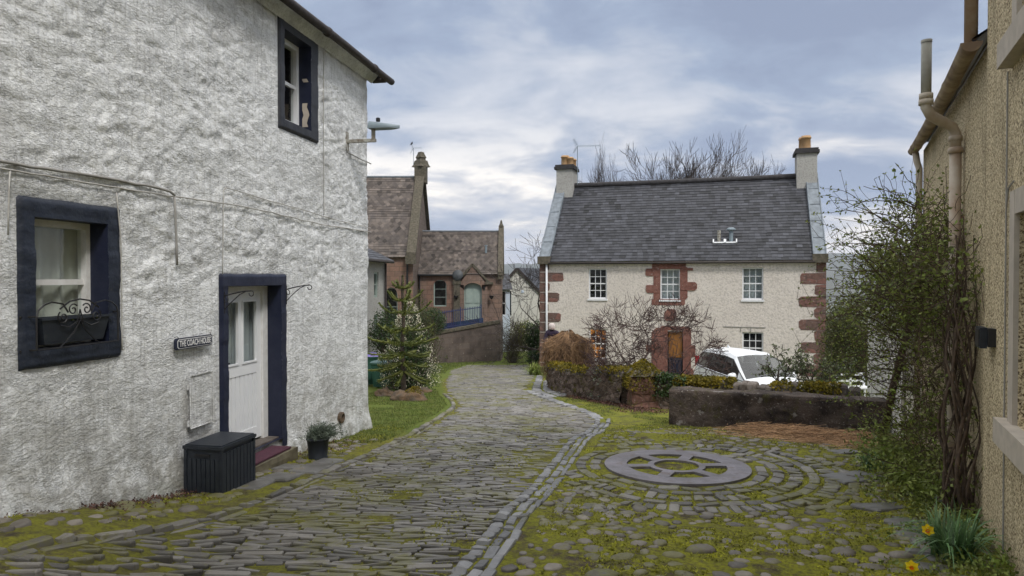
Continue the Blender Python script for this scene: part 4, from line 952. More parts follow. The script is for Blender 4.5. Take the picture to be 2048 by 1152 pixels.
m = MB(); m.fbox(A0+RH*(dx0+.04)+ZV*(dzt-1.1)-NH*.1, RH*(dx1-dx0-.08), -NH*.05, ZV*1.06); dd_ = m.build('door', M['wood'], hs); m = MB(); m.fbox(A0+RH*(dx0+.04)+ZV*ZB-NH*.085, RH*(dx1-dx0-.08), -NH*.05, ZV*(dzt-1.12-ZB))
for k in range(5): m.bar(A0+RH*(dx0+.1+k*.13)+ZV*(ZB+.6)-NH*.07, A0+RH*(dx0+.1+k*.13)+ZV*(dzt-1.15)-NH*.07, .02)
m.build('lower_leaf', M['navyd'], dd_)
# roof
m = MB(); ov = .17; kz = (ZR-ZE)/3.15; inx = .42
E0 = A0+RH*inx+NH*ov+ZV*(ZE+.02-ov*kz*.4); E1 = A0+RH*(LH-inx)+NH*ov+ZV*(ZE+.02-ov*kz*.4); T0 = A0+RH*inx-NH*3.15+ZV*ZR; T1 = A0+RH*(LH-inx)-NH*3.15+ZV*ZR
slates(m, E0, E1, T1, T0, .165, .24, th=.016); rf = m.build('roof', M['slate'], hs)
m = MB(); b0, b1 = A0+BK-NH*.2+RH*inx+ZV*(ZE-.1), A0+BK-NH*.2+RH*(LH-inx)+ZV*(ZE-.1); m.quad(T0, T1, b1, b0); m.build('rear_slope', M['slate'], rf)
m = MB(); pts = [T0.lerp(T1, i/22)+ZV*(.05+.03*math.sin(i/22*math.pi)*-1+U(-.006, .006)) for i in range(23)]; m.tube(pts, .13, 8)
m.build('ridge_tiles', M['ridge'], rf, smooth=True); m = MB(); m.tube([E0-ZV*.07+NH*.03, E1-ZV*.07+NH*.03], .045, 8); m.build('gutter', M['rust'], hs, smooth=True)
for k, s_ in ((0, 0), (1, LH)):
    m = MB(); sg_ = -1 if k == 0 else 1; o_ = A0+RH*(s_-(.03 if k == 0 else .47)); n_ = 5
    for i in range(n_):
        f0, f1 = i/n_, (i+1)/n_-.012; za, zb2 = lerp(ZE, ZR, f0)+.14, lerp(ZE, ZR, f1)+.14
        p0, p1 = o_-NH*(3.15*f0-.1)+ZV*za, o_-NH*(3.15*f1-.1)+ZV*zb2; m.fbox(p0-ZV*.22, RH*.50, p1-p0, ZV*(.22+.006*(i % 2)))
    for f_ in (.03, .47): m.tube([o_+RH*f_+NH*.1+ZV*(ZE+.15), o_+RH*f_-NH*3.05+ZV*(ZR+.15)], .03, 6)
    q0, q1 = o_-NH*3.15+ZV*(ZR+.10), o_+BK-NH*-.1+ZV*(ZE+.1); m.fbox(q0-ZV*.2, RH*.5, q1-q0, ZV*.22)
    m.build('skew', M['lead'], rf); m = MB(); m.fbox(o_+NH*.22+ZV*(ZE-.16)-RH*.03, RH*.56, -NH*.5, ZV*.34); m.build('skewputt', M['lichen'], hs)
def chimney(s0, wid, dep, zt, pots, mat):
    ct = A0+RH*s0-NH*3.15; m = MB(); m.fbox(ct-RH*wid/2+NH*dep/2+ZV*(ZR-.9), RH*wid, -NH*dep, ZV*(zt-ZR+.9)); o = m.build('chimney', M[mat], rf)
    m = MB(); m.fbox(ct-RH*(wid/2+.09)+NH*(dep/2+.09)+ZV*(zt), RH*(wid+.18), -NH*(dep+.18), ZV*.13); m.fbox(ct-RH*(wid/2+.05)+NH*(dep/2+.05)+ZV*(zt+.13), RH*(wid+.1), -NH*(dep+.1), ZV*.09); m.build('cap', M['ridge'], o)
    for (a, h, r) in pots:
        m = MB(); m.lathe(ct+RH*a[0]-NH*a[1]+ZV*(zt+.2), [(r, 0), (r*.93, h*.8), (r*1.1, h*.82), (r*1.1, h*.9), (r*.95, h*.92), (r*.95, h), (r*.7, h), (r*.7, h*.7)], 16); m.build('chimney_pot', M['pot'], o, smooth=True)
chimney(.47, .78, 1.05, EYE+5.12, [((-.08, 0), .52, .20), ((.2, -.1), .42, .15), ((.25, .3), .4, .15)], 'harlgrey')
chimney(LH-.44, .80, 1.0, EYE+5.30, [((.0, 0), .62, .20), ((-.12, .3), .62, .15)], 'harlgrey')
m = MB(); vx, vz = .62, 0
for (u_, h, r, mt) in ((.665, .42, .075, 'galv'), (.71, .42, .085, 'metal')):
    v_ = .23; c_ = E0.lerp(E1, u_).lerp(T0.lerp(T1, u_), v_); m = MB(); m.lathe(c_-ZV*.1, [(r, 0), (r, h+.1), (0, h+.1)], 10)
    if mt == 'metal': m.lathe(c_+ZV*h, [(0, -.02), (r*2.2, 0), (r*2.2, .05), (r*1.1, .11), (0, .11)], 12)
    o = m.build('roof_vent', M[mt], rf); m = MB(); sv = (T0-E0).normalized(); m.fbox(c_-RH*.24-sv*.18, RH*.48, sv*.05, ZV*.04+NH*.03); m.fbox(c_-RH*.24-sv*.18, RH*.05, sv*.22, ZV*.04+NH*.03); m.fbox(c_+RH*.19-sv*.18, RH*.05, sv*.22, ZV*.04+NH*.03); m.build('flashing', M['whitegloss'], o)
m = MB(); s1, _ = HS(1094.5, 600); m.tube([A0+RH*s1+NH*.1+ZV*(ZE-.05), A0+RH*s1+NH*.08+ZV*ZB], .045, 8); m.build('downpipe', M['whitegloss'], hs, smooth=True)
m = MB(); [m.bar(A0+RH*HS(x, 0)[0]+NH*.02+ZV*HS(x, y0)[1], A0+RH*HS(x2, 0)[0]+NH*.02+ZV*HS(x2, y2)[1], .02) for x, y0, x2, y2 in ((1450, 653, 1535, 655), (1485, 655, 1485, 664), (1505, 655, 1505, 664))]; m.build('cable', M['cabled'], hs)
def yagi(lab, px, y0, y1, Y, L, dirx, n, bird=False):
    t_ = thing('television_aerial', lab, 'aerial', tuple(at(px, y0, Y))); a, b_ = at(px, y0, Y), at(px, y1, Y); m = MB(); m.tube([a, b_], .018, 6); m.build('mast', M['metal'], t_)
    m = MB(); d = Vector((dirx, .25, .06)).normalized(); e = b_+d*L; m.tube([b_-d*.12, e], .012, 5); w_ = Vector((-d.y, d.x, 0))*.4+ZV*.9
    for k in range(n): c_ = b_.lerp(e, (k+1)/n); m.tube([c_-w_.normalized()*.085, c_+w_.normalized()*.085], .006, 4)
    for s_ in (-1, 1):
        q = b_+ZV*.0+Vector((0, 0, s_*.02)); 
        for k in range(5): c_ = q+ZV*s_*(.05+.06*k)-d*(.06+.03*k); m.tube([c_-d.cross(ZV)*.22, c_+d.cross(ZV)*.22], .007, 4)
        m.tube([q, q+ZV*s_*.3-d*.2], .009, 4)
    m.build('antenna', M['metal'], t_)
    return b_
yagi('long aerial pointing right on a mast beside the left chimney of the cream house', 1155, 372, 292, 32.6, 1.15, .95, 14)

# ------------------------------------------------------------------ chapel buildings
hall = thing('chapel_hall', 'tall stone hall with steep patterned slate roof and finial topped gable', 'chapel', (-12, 44, -1.2))
zr = EYE+200*44/FPX; ze = EYE+42*40/FPX; gxx = -5.8; ZP2 = EYE-2.9
m = MB(); wx0_, wx1_ = 24-((1024-770)/FPX*40-5.8+.0), 0
PX = lambda px, Y=40: (px-1024)/FPX*Y
lx = PX(770); rx_ = PX(795); O = Vector((-26, 40, 0)); wop = [(lx+26, rx_+26, EYE+PX(0) * 0-(690-555)/FPX*40, EYE-(575-555)/FPX*40)]
wall(m, O, (1, 0, 0), 26+gxx, ze, wop, (0, -1, 0), .25, zb=-4.0); m.build('wall', M['chapelred'], hall)
m = MB(); m.add([(gxx, 40, -4), (gxx, 48, -4), (gxx, 48, ze), (gxx, 44, zr+.1), (gxx, 40, ze)], [(0, 1, 2, 3, 4)]); m.quad((-26, 48, -4), (gxx, 48, -4), (gxx, 48, ze), (-26, 48, ze)); m.build('gable', M['gable'], hall)
bd_ = lambda v: 1 if (.16 < v < .45 or .62 < v < .76 or v > .86) and not (.93 < v) else 0
m = MB(); slates(m, (-26, 39.8, ze-.05), (gxx-.25, 39.8, ze-.05), (gxx-.25, 44, zr), (-26, 44, zr), .20, .30, bd_, .02); m.quad((-26, 44, zr), (gxx-.2, 44, zr), (gxx-.2, 48.2, ze), (-26, 48.2, ze)); rf = m.build('roof', M['slateb'], hall)
m = MB(); m.tube([(-26, 44, zr+.03), (gxx-.3, 44, zr+.03)], .07, 6); m.build('ridge', M['lead'], rf)
m = MB()
for s_ in (-1, 1):
    a = Vector((gxx-.35, 44+s_*4.25, ze-.05)); b_ = Vector((gxx-.35, 44, zr+.25)); m.fbox(a-ZV*.0, (.55, 0, 0), b_-a, (0, 0, .28)); m.fbox(a+Vector((-.03, -.25 if s_ < 0 else -.05, -.4)), (.6, 0, 0), (0, .3, 0), (0, 0, .5))
m.build('skew', M['lichen'], hall); m = MB(); m.box((gxx-.05, 44, zr+.15), (.75, .8, 1.1)); m.lathe((gxx-.05, 44, zr+.65), [(.62, 0), (.5, .15), (.42, .4), (.3, .45), (.3, .55), (.36, .6), (.22, .85), (.2, .95), (0, 1.0)], 4); m.build('finial', M['lichen'], hall)
m = MB(); x0_, z1_ = PX(761), EYE+(555-458)/FPX*41; 
sv = Vector((0, 4.2, zr-ze)).normalized(); nv_ = Vector((0, -sv.z, sv.y)); c_ = Vector((PX(773, 41), 40, ze))+sv*1.15+nv_*.06; m.fbox(c_-Vector((.42, 0, 0)), (.84, 0, 0), sv*1.2, nv_*.06)
o = m.build('rooflight', M['cardark'], hall); m = MB(); m.fbox(c_+nv_*.055+sv*.1-Vector((.34, 0, 0)), (.68, 0, 0), sv*1.0, nv_*.02); m.build('pane', mk('sky_glass', (.35, .45, .55), None, 3, .06, spec=1), o)
def arch_spandrel(mb, x0, x1, z1, rise, Y, d=.0, n=8):
    cx_ = (x0+x1)/2; hw = (x1-x0)/2
    for s_ in (-1, 1):
        pts = [(cx_+s_*hw*math.cos(a), z1-rise+rise*math.sin(a)**.85) for a in [math.pi/2*i/n for i in range(n+1)]]
        for a, b_ in zip(pts, pts[1:]): mb.quad((a[0], Y+d, a[1]), (b_[0], Y+d, b_[1]), (b_[0], Y+d, z1+.001), (a[0], Y+d, z1+.001)); mb.quad((a[0], Y+d, a[1]), (b_[0], Y+d, b_[1]), (b_[0], Y+d+.2, b_[1]), (a[0], Y+d+.2, a[1]))
o_ = hall.children
m = MB(); a, b_, c, d = PX(770), PX(795), EYE-(690-555)/FPX*40, EYE-(575-555)/FPX*40; arch_spandrel(m, a, b_, d, .55, 39.997); m.build('window_arch', M['chapel'], hall)
sash(hall, (a, 40.12, c), (1, 0, 0), (0, -1, 0), b_-a, d-c, 1, 3, 'teal', 'room', None, .06)
m = MB(); m.tube([(PX(815), 39.9, ze-.1), (PX(815), 39.9, -3)], .055, 6); m.build('downpipe', M['black'], hall)
# small wing with porch door
YV = 42.0; PV = lambda px: (px-1024)/FPX*YV; ZV_ = lambda py: EYE-(py-555)/FPX*YV
vst = thing('chapel_wing', 'low stone chapel wing with arched sage door and diamond patterned slates', 'chapel', (-3.2, YV, -1.2))
x0c, x1c = gxx+.02, PV(1003); zE, zRi = ZV_(547), EYE+(555-463)/FPX*44.2
win = (PV(867)-x0c, PV(893)-x0c, ZV_(613), ZV_(560)); dor = (PV(928)-x0c, PV(964)-x0c, -3.2, ZV_(566))
m = MB(); wall(m, (x0c, YV, 0), (1, 0, 0), x1c-x0c, zE, [win, dor], (0, -1, 0), .22, zb=-3.4)
m.add([(x1c, YV, -3.4), (x1c, YV+4.4, -3.4), (x1c, YV+4.4, zE), (x1c, YV+2.2, zRi), (x1c, YV, zE)], [(0, 1, 2, 3, 4)]); m.quad((x0c, YV+4.4, -3.4), (x1c, YV+4.4, -3.4), (x1c, YV+4.4, zE), (x0c, YV+4.4, zE))
arch_spandrel(m, x0c+dor[0], x0c+dor[1], dor[3], .42, YV-.003); wl_o = m.build('wall', M['chapel'], vst)
m = MB(); arch_spandrel(m, x0c+win[0], x0c+win[1], win[3], .35, YV-.003); a, b_, c, d = PV(853), PV(904), ZV_(625), ZV_(552)
for q in ((a, x0c+win[0], c, d), (x0c+win[1], b_, c, d), (x0c+win[0], x0c+win[1], win[3], d), (x0c+win[0], x0c+win[1], c, win[2])): m.quad((q[0], YV-.006, q[2]), (q[1], YV-.006, q[2]), (q[1], YV-.006, q[3]), (q[0], YV-.006, q[3]))
m.build('window_margin', M['chapelred'], vst)
sash(vst, (x0c+win[0], YV+.1, win[2]), (1, 0, 0), (0, -1, 0), win[1]-win[0], win[3]-win[2], 1, 3, 'teal', 'room', None, .06, meet=False)
m = MB(); X0, X1 = x0c+dor[0], x0c+dor[1]; m.fbox((X0, YV+.1, -3.2), (X1-X0, 0, 0), (0, .06, 0), (0, 0, dor[3]+3.2)); wm = (X1-X0)
for k in range(2):
    for (z0, z1) in ((ZV_(650), ZV_(612)), (ZV_(606), ZV_(578))): m.fbox((X0+.09+k*wm*.47, YV+.07, z0), (wm*.36, 0, 0), (0, .03, 0), (0, 0, z1-z0))
m.build('door', M['teal'], vst)
bd2 = lambda v: 1 if (.10 < v < .42 or .56 < v < .88) else 0
m = MB(); slates(m, (x0c, YV-.2, zE-.05), (x1c-.2, YV-.2, zE-.05), (x1c-.2, YV+2.2, zRi), (x0c, YV+2.2, zRi), .15, .24, bd2, .02); m.quad((x0c, YV+2.2, zRi), (x1c-.1, YV+2.2, zRi), (x1c-.1, YV+4.6, zE), (x0c, YV+4.6, zE)); rf = m.build('roof', M['slateb'], vst)
m = MB(); m.tube([(x0c, YV+2.2, zRi+.03), (x1c-.2, YV+2.2, zRi+.03)], .05, 6); m.build('ridge', M['lead'], rf)
m = MB()
for s_ in (-1, 1): a = Vector((x1c-.22, YV+2.2+s_*2.5, zE-.12)); b_ = Vector((x1c-.22, YV+2.2, zRi+.15)); m.fbox(a, (.34, 0, 0), b_-a, (0, 0, .22))
m.box((x1c-.05, YV-.1, zE-.1), (.36, .3, .5)); m.lathe((x1c-.05, YV+2.2, zRi+.2), [(.16, 0), (.16, .15), (.09, .3), (.05, .5), (0, .55)], 6); m.build('skew', M['lichen'], vst)
m = MB(); gx0, gx1 = PV(918), PV(975); gt = ZV_(532); gb = ZV_(566); gm = PV(945)                 # porch gablet
m.add([(gx0, YV-.16, ZV_(572)), (gx1, YV-.16, ZV_(572)), (gm, YV-.16, gt)], [(0, 1, 2)]); arch_spandrel(m, X0-.02, X1+.02, ZV_(572), .01, YV-.17)
m.f.clear(); m.t.clear(); m.v.clear()
ap = [(X0+wm/2+wm/2*math.cos(a), dor[3]-.42+.42*math.sin(a)**.85) for a in [math.pi*i/14 for i in range(15)]]
top_ = [(lerp(gx1, gm, min(1, i/7)) if i <= 7 else lerp(gm, gx0, (i-7)/7), lerp(ZV_(570), gt, min(1, i/7)) if i <= 7 else lerp(gt, ZV_(570), (i-7)/7)) for i in range(15)]
for i in range(14):
    m.quad((ap[i][0], YV-.17, ap[i][1]), (top_[i][0], YV-.17, top_[i][1]), (top_[i+1][0], YV-.17, top_[i+1][1]), (ap[i+1][0], YV-.17, ap[i+1][1])); m.quad((ap[i][0], YV-.17, ap[i][1]), (ap[i+1][0], YV-.17, ap[i+1][1]), (ap[i+1][0], YV+.1, ap[i+1][1]), (ap[i][0], YV+.1, ap[i][1]))
for xa, xb in ((gx0, X0), (X1, gx1)): m.fbox((xa, YV-.17, -3.2), (xb-xa, 0, 0), (0, .18, 0), (0, 0, 3.2+ZV_(570)))
m.build('porch', M['chapel'], vst); m = MB()
for xa in (gx0-.12, gx1+.12): m.bar((xa, YV-.12, ZV_(566)), (gm, YV-.12, gt+.12), .22, .13)
m.box((gx0-.1, YV-.15, ZV_(566)), (.5, .3, .16)); m.box((gx1+.1, YV-.15, ZV_(566)), (.5, .3, .16)); m.fbox((PV(908), YV-.25, -3.2), (.38, 0, 0), (0, .26, 0), (0, 0, ZV_(562)+3.2)); m.fbox((PV(908)-.05, YV-.3, ZV_(566)), (.48, 0, 0), (0, .3, 0), (0, 0, .2)); m.build('coping', M['lichen'], vst)
m = MB(); p = at(972, 516, YV+1); m.tube([p, p+ZV*.75], .07, 8); m.lathe(p+ZV*.75, [(.1, 0), (.1, .06), (0, .06)], 8); o = m.build('flue', M['metal'], rf); m = MB(); m.box(p+ZV*.0, (.34, .3, .3)); m.build('flashing', M['lead'], o)
m = MB(); m.tube([(x0c+.1, YV-.1, zE), (x0c+.1, YV-.1, -3)], .05, 6); m.tube([(x0c, YV-.22, zE-.1), (gx0, YV-.22, zE-.1)], .05, 6); m.build('gutter', M['black'], vst)
p = at(915, 550, YV-.3); m = MB(); m.lathe(p, [(0, .06), (.2, .04), (.32, -.02), (.34, -.05), (.3, -.04), (0, .03)], 20, axis=(-.1, -1, .25)); t_ = thing('satellite_dish', 'dark round satellite dish beside the pointed chapel porch', 'satellite dish', tuple(p)); m.build('dish', M['dish'], t_, smooth=True)
m = MB(); m.tube([p+Vector((0, .3, -.1)), p+Vector((0, .02, 0))], .02, 5); m.tube([p-ZV*.25, p+Vector((-.05, -.3, -.1))], .012, 5); m.build('arm', M['dish'], t_)
for px, lab in ((912, 'empty black hanging planter on the left of the chapel door'), (983, 'empty black hanging planter on the right of the chapel door')):
    p = at(px, 592, YV-.35); m = MB(); m.lathe(p, [(0, -.22), (.1, -.12), (.15, .0), (.15, .02), (.12, 0)], 10); [m.tube([p+Vector((.13*math.cos(a), .13*math.sin(a), 0)), p+ZV*.35], .008, 3) for a in (0, 2.1, 4.2)]; m.bar(p+ZV*.35, p+ZV*.35+Vector((0, .35, .02)), .02)
    m.build('hanging_planter', M['black'], label=lab, cat='planter', group='hanging planters by the chapel door')
p = at(968, 578, YV-.12); m = MB(); m.lathe(p, [(0, -.12), (.07, -.1), (.09, .08), (.12, .1), (0, .2)], 6); m.bar(p+ZV*.1, p+Vector((0, .15, .1)), .03); m.build('wall_lantern', M['cardark'], label='small dark lantern on the stone right of the sage chapel door', cat='lantern')
b_ = yagi('bent comb aerial on a mast above the tall chapel gable', 827, 330, 296, 43.5, .5, .9, 5)
bp = b_+Vector((-.12, 0, .22)); m = MB(); m.lathe(bp, [(0, -.02), (.05, .03), (.06, .08), (.035, .13), (.03, .16), (.0, .19)], 8, axis=(.25, 0, 1)); m.tube([bp+ZV*.03, bp+Vector((-.12, 0, -.05))], [.03, .008], 5); m.tube([bp+Vector((.04, 0, .17)), bp+Vector((.09, 0, .165))], [.02, .004], 5); m.build('bird', M['black'], smooth=True, label='small dark bird perched on the aerial above the tall gable', cat='bird')
# ramped retaining wall, railings
rw_ = [(at(863, 700, 37.2)), (at(1001, 700, 40.2))]; m = MB(); n_ = 14
a, b_ = Vector((rw_[0].x, 37.2, 0)), Vector((rw_[1].x, 40.2, 0)); za, zb3 = EYE-(670-555)/FPX*37.2, EYE-(645-555)/FPX*40.2
m.add([a+ZV*-4.2, b_+ZV*-4.2, b_+ZV*zb3, a+ZV*za], [(0, 1, 2, 3)]); m.quad(b_+ZV*-4.2, b_+Vector((.1, 3, -4.2)), b_+Vector((.1, 3, zb3)), b_+ZV*zb3); a2 = a+Vector((-2.5, 1.0, 0)); m.quad(a+ZV*-4.2, a2+ZV*-4.2, a2+ZV*za, a+ZV*za)
m.fbox(a+ZV*(za-.3)+Vector((0, .01, 0)), b_-a+ZV*(zb3-za), (0, .35, 0), (0, 0, .29)); rt = m.build('retaining_wall', M['retain'], label='stained ashlar retaining wall rising to the right below the chapel wing', cat='wall')
m = MB(); dv = (b_-a+ZV*(zb3-za)); n_ = 9
for k in range(n_): m.fbox(a+ZV*za+dv*(k/n_)+Vector((0, -.09, -.02)), dv*(1/n_*.985), (0, .5, 0), (0, 0, .17+.012*(k % 2)))
m.build('coping', M['lichen'], rt)
m = MB(); m.add([a+Vector((-2.5, .4, za-.15)), a+Vector((0, .4, za-.15)), b_+Vector((0, .4, zb3-.25)), b_+Vector((0, 2.2, zb3-.25)), (a.x-2.5, 42.3, za-.1)], [(0, 1, 2, 3, 4)]); m.build('chapel_terrace', M['flag'], kind='structure')
rl = thing('railing', 'dark blue iron railing above the chapel retaining wall', 'railing', (-4, 40, -1)); m = MB(); P0 = a+Vector((.35, .55, EYE-(660-555)/FPX*37.8)); P1 = at(962, 640, 40.0); P1.z = EYE-(647-555)/FPX*40; hR = 1.0
for k in range(25): q = P0.lerp(P1, k/24); m.bar(q, q+ZV*(hR+(.12 if k % 12 == 0 else .05)), .03 if k % 12 else .06)
m.build('balusters', M['railblue'], rl); m = MB(); [m.bar(P0+ZV*z, P1+ZV*z, .04) for z in (.1, hR-.05)]; m.build('rails', M['railblue'], rl)
m = MB(); m.fbox(P0+Vector((.1, .9, -.4)), P1-P0, (0, .04, 0), (0, 0, .68)); m.build('low_screen', M['bluetarp'], label='dark blue and turquoise low screen behind the iron railing', cat='screen')

# ------------------------------------------------------------------ row house left, white cottage
rh = thing('terraced_cottage', 'pale cottage with sage window frames just past the white corner', 'house', (-6, 22, -2))
YA, YB = 20.5, 27.0; fx = lambda Y: -.186*27-(27-Y)*-.0+(Y-27)*.10; zt2 = EYE+.66; m = MB(); a, b_ = Vector((fx(YA), YA, 0)), Vector((fx(YB), YB, 0)); Rr = (b_-a).normalized(); Nr = Vector((Rr.y, -Rr.x, 0)); Lr = (b_-a).length
def RSp(px): d = ray(px, 555); t = a.dot(Nr)/Vector((d.x, d.y, 0)).dot(Nr); return (Vector((d.x*t, d.y*t, 0))-a).dot(Rr)
o1 = [(RSp(748), RSp(757), EYE-.75, EYE+.20), (RSp(748), RSp(757), EYE-2.45, EYE-1.4)]
o1 = [(max(.3, q[0]), max(1.2, q[1]), q[2], q[3]) for q in o1]; wall(m, a, Rr, Lr, zt2, o1, Nr, .1, zb=-3.2); m.quad(b_+ZV*-3.2, b_-Nr*6+ZV*-3.2, b_-Nr*6+ZV*zt2, b_+ZV*zt2); m.quad(a+ZV*-3.2, a-Nr*6+ZV*-3.2, a-Nr*6+ZV*zt2, a+ZV*zt2); m.build('wall', M['harlgrey'], rh)
for q in o1: sash(rh, a+Rr*q[0]+ZV*q[2]-Nr*.05, Rr, Nr, q[1]-q[0], q[3]-q[2], 1, 2, 'teal', 'greycurt', None, .07)
m = MB(); slates(m, a+Nr*.3+ZV*zt2-Rr*.2, b_+Nr*.3+ZV*zt2+Rr*.2, b_-Nr*3+ZV*(zt2+1.6)+Rr*.2, a-Nr*3+ZV*(zt2+1.6)-Rr*.2, .22, .3); m.quad(a-Nr*3+ZV*(zt2+1.6), b_-Nr*3+ZV*(zt2+1.6), b_-Nr*6.2+ZV*zt2, a-Nr*6.2+ZV*zt2); m.build('roof', M['slate'], rh)
m = MB(); m.tube([a+Nr*.33+ZV*(zt2-.05), b_+Nr*.33+ZV*(zt2-.05)], .06, 6); m.tube([b_+Nr*.08-Rr*.2+ZV*(zt2-.1), b_+Nr*.08-Rr*.2-ZV*3], .05, 6); m.build('gutter', M['rust'], rh)
wc = thing('white_cottage', 'white rendered cottage gable with grey slate roof beyond the lane', 'house', (.5, 52, -3)); YC = 52.0; cx_ = lambda px: (px-1024)/FPX*YC; cz = lambda py: EYE-(py-555)/FPX*YC
m = MB(); gl, gr, gp_ = cx_(984), cx_(1086), cx_(1034); zl = cz(590); za2 = cz(537); m.add([(gl, YC, -6), (gr, YC, -6), (gr, YC, zl), (gp_, YC, za2), (gl, YC, zl)], [(0, 1, 2, 3, 4)]); m.build('wall', M['cottage'], wc); m = MB()
ex_ = Vector((.35, 6, 0)); slates(m, (gr+.25, YC-.15, zl-.25), (gr+.25+3, YC+7, zl-.25), (gp_+3, YC+7, za2+.06), (gp_, YC-.15, za2+.06), .25, .3); m.quad((gl-.2, YC-.15, zl-.2), (gp_, YC-.15, za2+.05), (gp_+3, YC+7, za2+.05), (gl+3, YC+7, zl-.2)); rf = m.build('roof', M['slate'], wc)
m = MB(); m.bar((gr+.22, YC-.12, zl-.28), (gp_, YC-.12, za2), .06, .2); m.bar((gl-.2, YC-.12, zl-.25), (gp_, YC-.12, za2), .06, .2); m.build('bargeboard', M['rust'], rf)
m = MB(); p = at(1045, 583, YC-.05); m.lathe(p, [(.1, 0), (.12, .03), (0, .03)], 10, axis=(0, -1, 0)); m.build('vent', M['paleblue'], wc)
ex2 = thing('blue_extension', 'small pale blue extension with slate roof against the white cottage', 'extension', (-.6, 50, -4)); m = MB(); a3, b3 = cx_(990)*.97, (1020-1024)/FPX*50.2
wall(m, (a3, 50.2, 0), (1, 0, 0), b3-a3, EYE-(578-555)/FPX*50.2, [(.35, .8, EYE-2.8, EYE-1.0)], (0, -1, 0), .1, zb=-6); m.quad((b3, 50.2, -6), (b3, 52, -6), (b3, 52, .8), (b3, 50.2, .8)); m.build('wall', M['paleblue'], ex2)
sash(ex2, (a3+.35, 50.26, EYE-2.8), (1, 0, 0), (0, -1, 0), .45, 1.8, 1, 2, 'whitegloss', 'room', None, .05); m = MB(); slates(m, (a3-.1, 50.0, .72), (b3+.2, 50.0, .72), (b3-.1, 52, 1.9), (a3-.1, 52, 1.9), .2, .3); m.build('roof', M['slate'], ex2)

# ================================================================== RIGHT BUILDING
TR = Vector((.4386, .8987, 0)); NR = Vector((-.8987, .4386, 0))
def RW(Y, z, n=0.0, w=0.0): return Vector((1.147+w+.488*Y+NR.x*n, Y+NR.y*n, z))      # w: shifts the plane
SC = 1/.8987
pb = thing('pebbledashed_house', 'tan pebbledashed house with stone window surrounds at the right edge', 'house', (4, 3, -.5))
OPR = [(3.2, 4.50, EYE-.98, EYE+.42), (3.2, 4.50, EYE+1.62, EYE+3.1)]
YC1 = 5.60; m = MB(); s0 = -2.0
wall(m, RW(s0, 0), TR, (YC1-s0)*SC, 8.5, [((q[0]-s0)*SC, (q[1]-s0)*SC, q[2], q[3]) for q in OPR], NR, .12, zb=-1.6)
p = RW(YC1, 0); m.quad(p-ZV*1.6, p-NR*6-ZV*1.6, p-NR*6+ZV*8.5, p+ZV*8.5); m.build('wall', M['dash'], pb)
for q in OPR:
    m = MB(); f = lambda a, b_, c, d, pr: m.fbox(RW(a, c), TR*(b_-a)*SC, NR*pr, ZV*(d-c))
    f(q[0]-.2, q[0], q[2], q[3]+.16, .03); f(q[1], q[1]+.13, q[2], q[3]+.16, .03); f(q[0], q[1], q[3], q[3]+.16, .028); o = m.build('window_surround', M['stonetrim'], pb)
    m = MB(); f(q[0]-.3, q[1]+.25, q[2]-.17, q[2], .09); m.build('sill', M['stonetrim'], o)
    sash(pb, RW(q[0], q[2], -.12), TR, NR, (q[1]-q[0])*SC, q[3]-q[2], 1, 2, 'white', 'room', None, .07)
m = MB(); a, b_ = RW(4.82, EYE-1.2, .012), RW(4.82, EYE+1.45, .012); m.tube([RW(4.80, -1, .012), RW(4.81, .4, .012), a.lerp(b_, .5), b_], .006, 4); m.tube([RW(4.80, EYE+.5, .015), RW(4.75, EYE+.62, .015), RW(4.6, EYE+.65, .015)], .006, 4); m.build('cable', M['cabled'], pb)
wy = thing('side_wing', 'lower tan pebbledashed wing with a stained sagging gutter behind the shrub', 'house', (6, 8, -1)); m = MB(); zg = EYE+1.93; YE = 10.4
wall(m, RW(5.5, 0, 0, .03), TR, (YE-5.5)*SC, zg, [], NR, zb=-1.8); p = RW(YE, 0, 0, .03); m.quad(p-ZV*1.8, p-NR*5-ZV*1.8, p-NR*5+ZV*zg, p+ZV*zg); m.build('wall', M['dash'], wy)
m = MB(); q = lambda Y, n, z: RW(Y, z, n, .03); slates(m, q(5.62, .12, zg+.04), q(YE+.1, .12, zg+.04), q(YE+.1, -2.8, zg+1.9), q(5.62, -2.8, zg+1.9), .2, .28); m.build('roof', M['slate'], wy)
m = MB(); n_ = 40
def gut(u, v):
    Y = lerp(5.62, YE+.08, u); a = math.pi*(v*1.0)+math.pi; sag = -.05*math.sin(u*math.pi)*1.0; r = .073+(.006 if int(u*n_) % 9 == 0 else 0); c = q(Y, .13, zg+.02+sag); return c+NR*(-r*math.cos(a))+ZV*(r*math.sin(a)*1.0)
m.grid(gut, n_, 10); m.grid(lambda u, v: gut(u, 0).lerp(gut(u, 1), v)-ZV*.0+ZV*(-.03 if 0 < v < 1 else 0), n_, 2); m.grid(lambda u, v: gut(0, v).lerp(gut(0, 0).lerp(gut(0, 1), .5), u), 1, 10); m.build('gutter', M['gutterc'], wy, smooth=True)
m = MB(); m.tube([q(10.22, .12, zg-.06), q(10.22, .1, zg-.2), q(10.22, .07, zg-.3), q(10.22, .07, -1.5)], .045, 10); m.build('downpipe', M['pipecream'], wy, smooth=True)
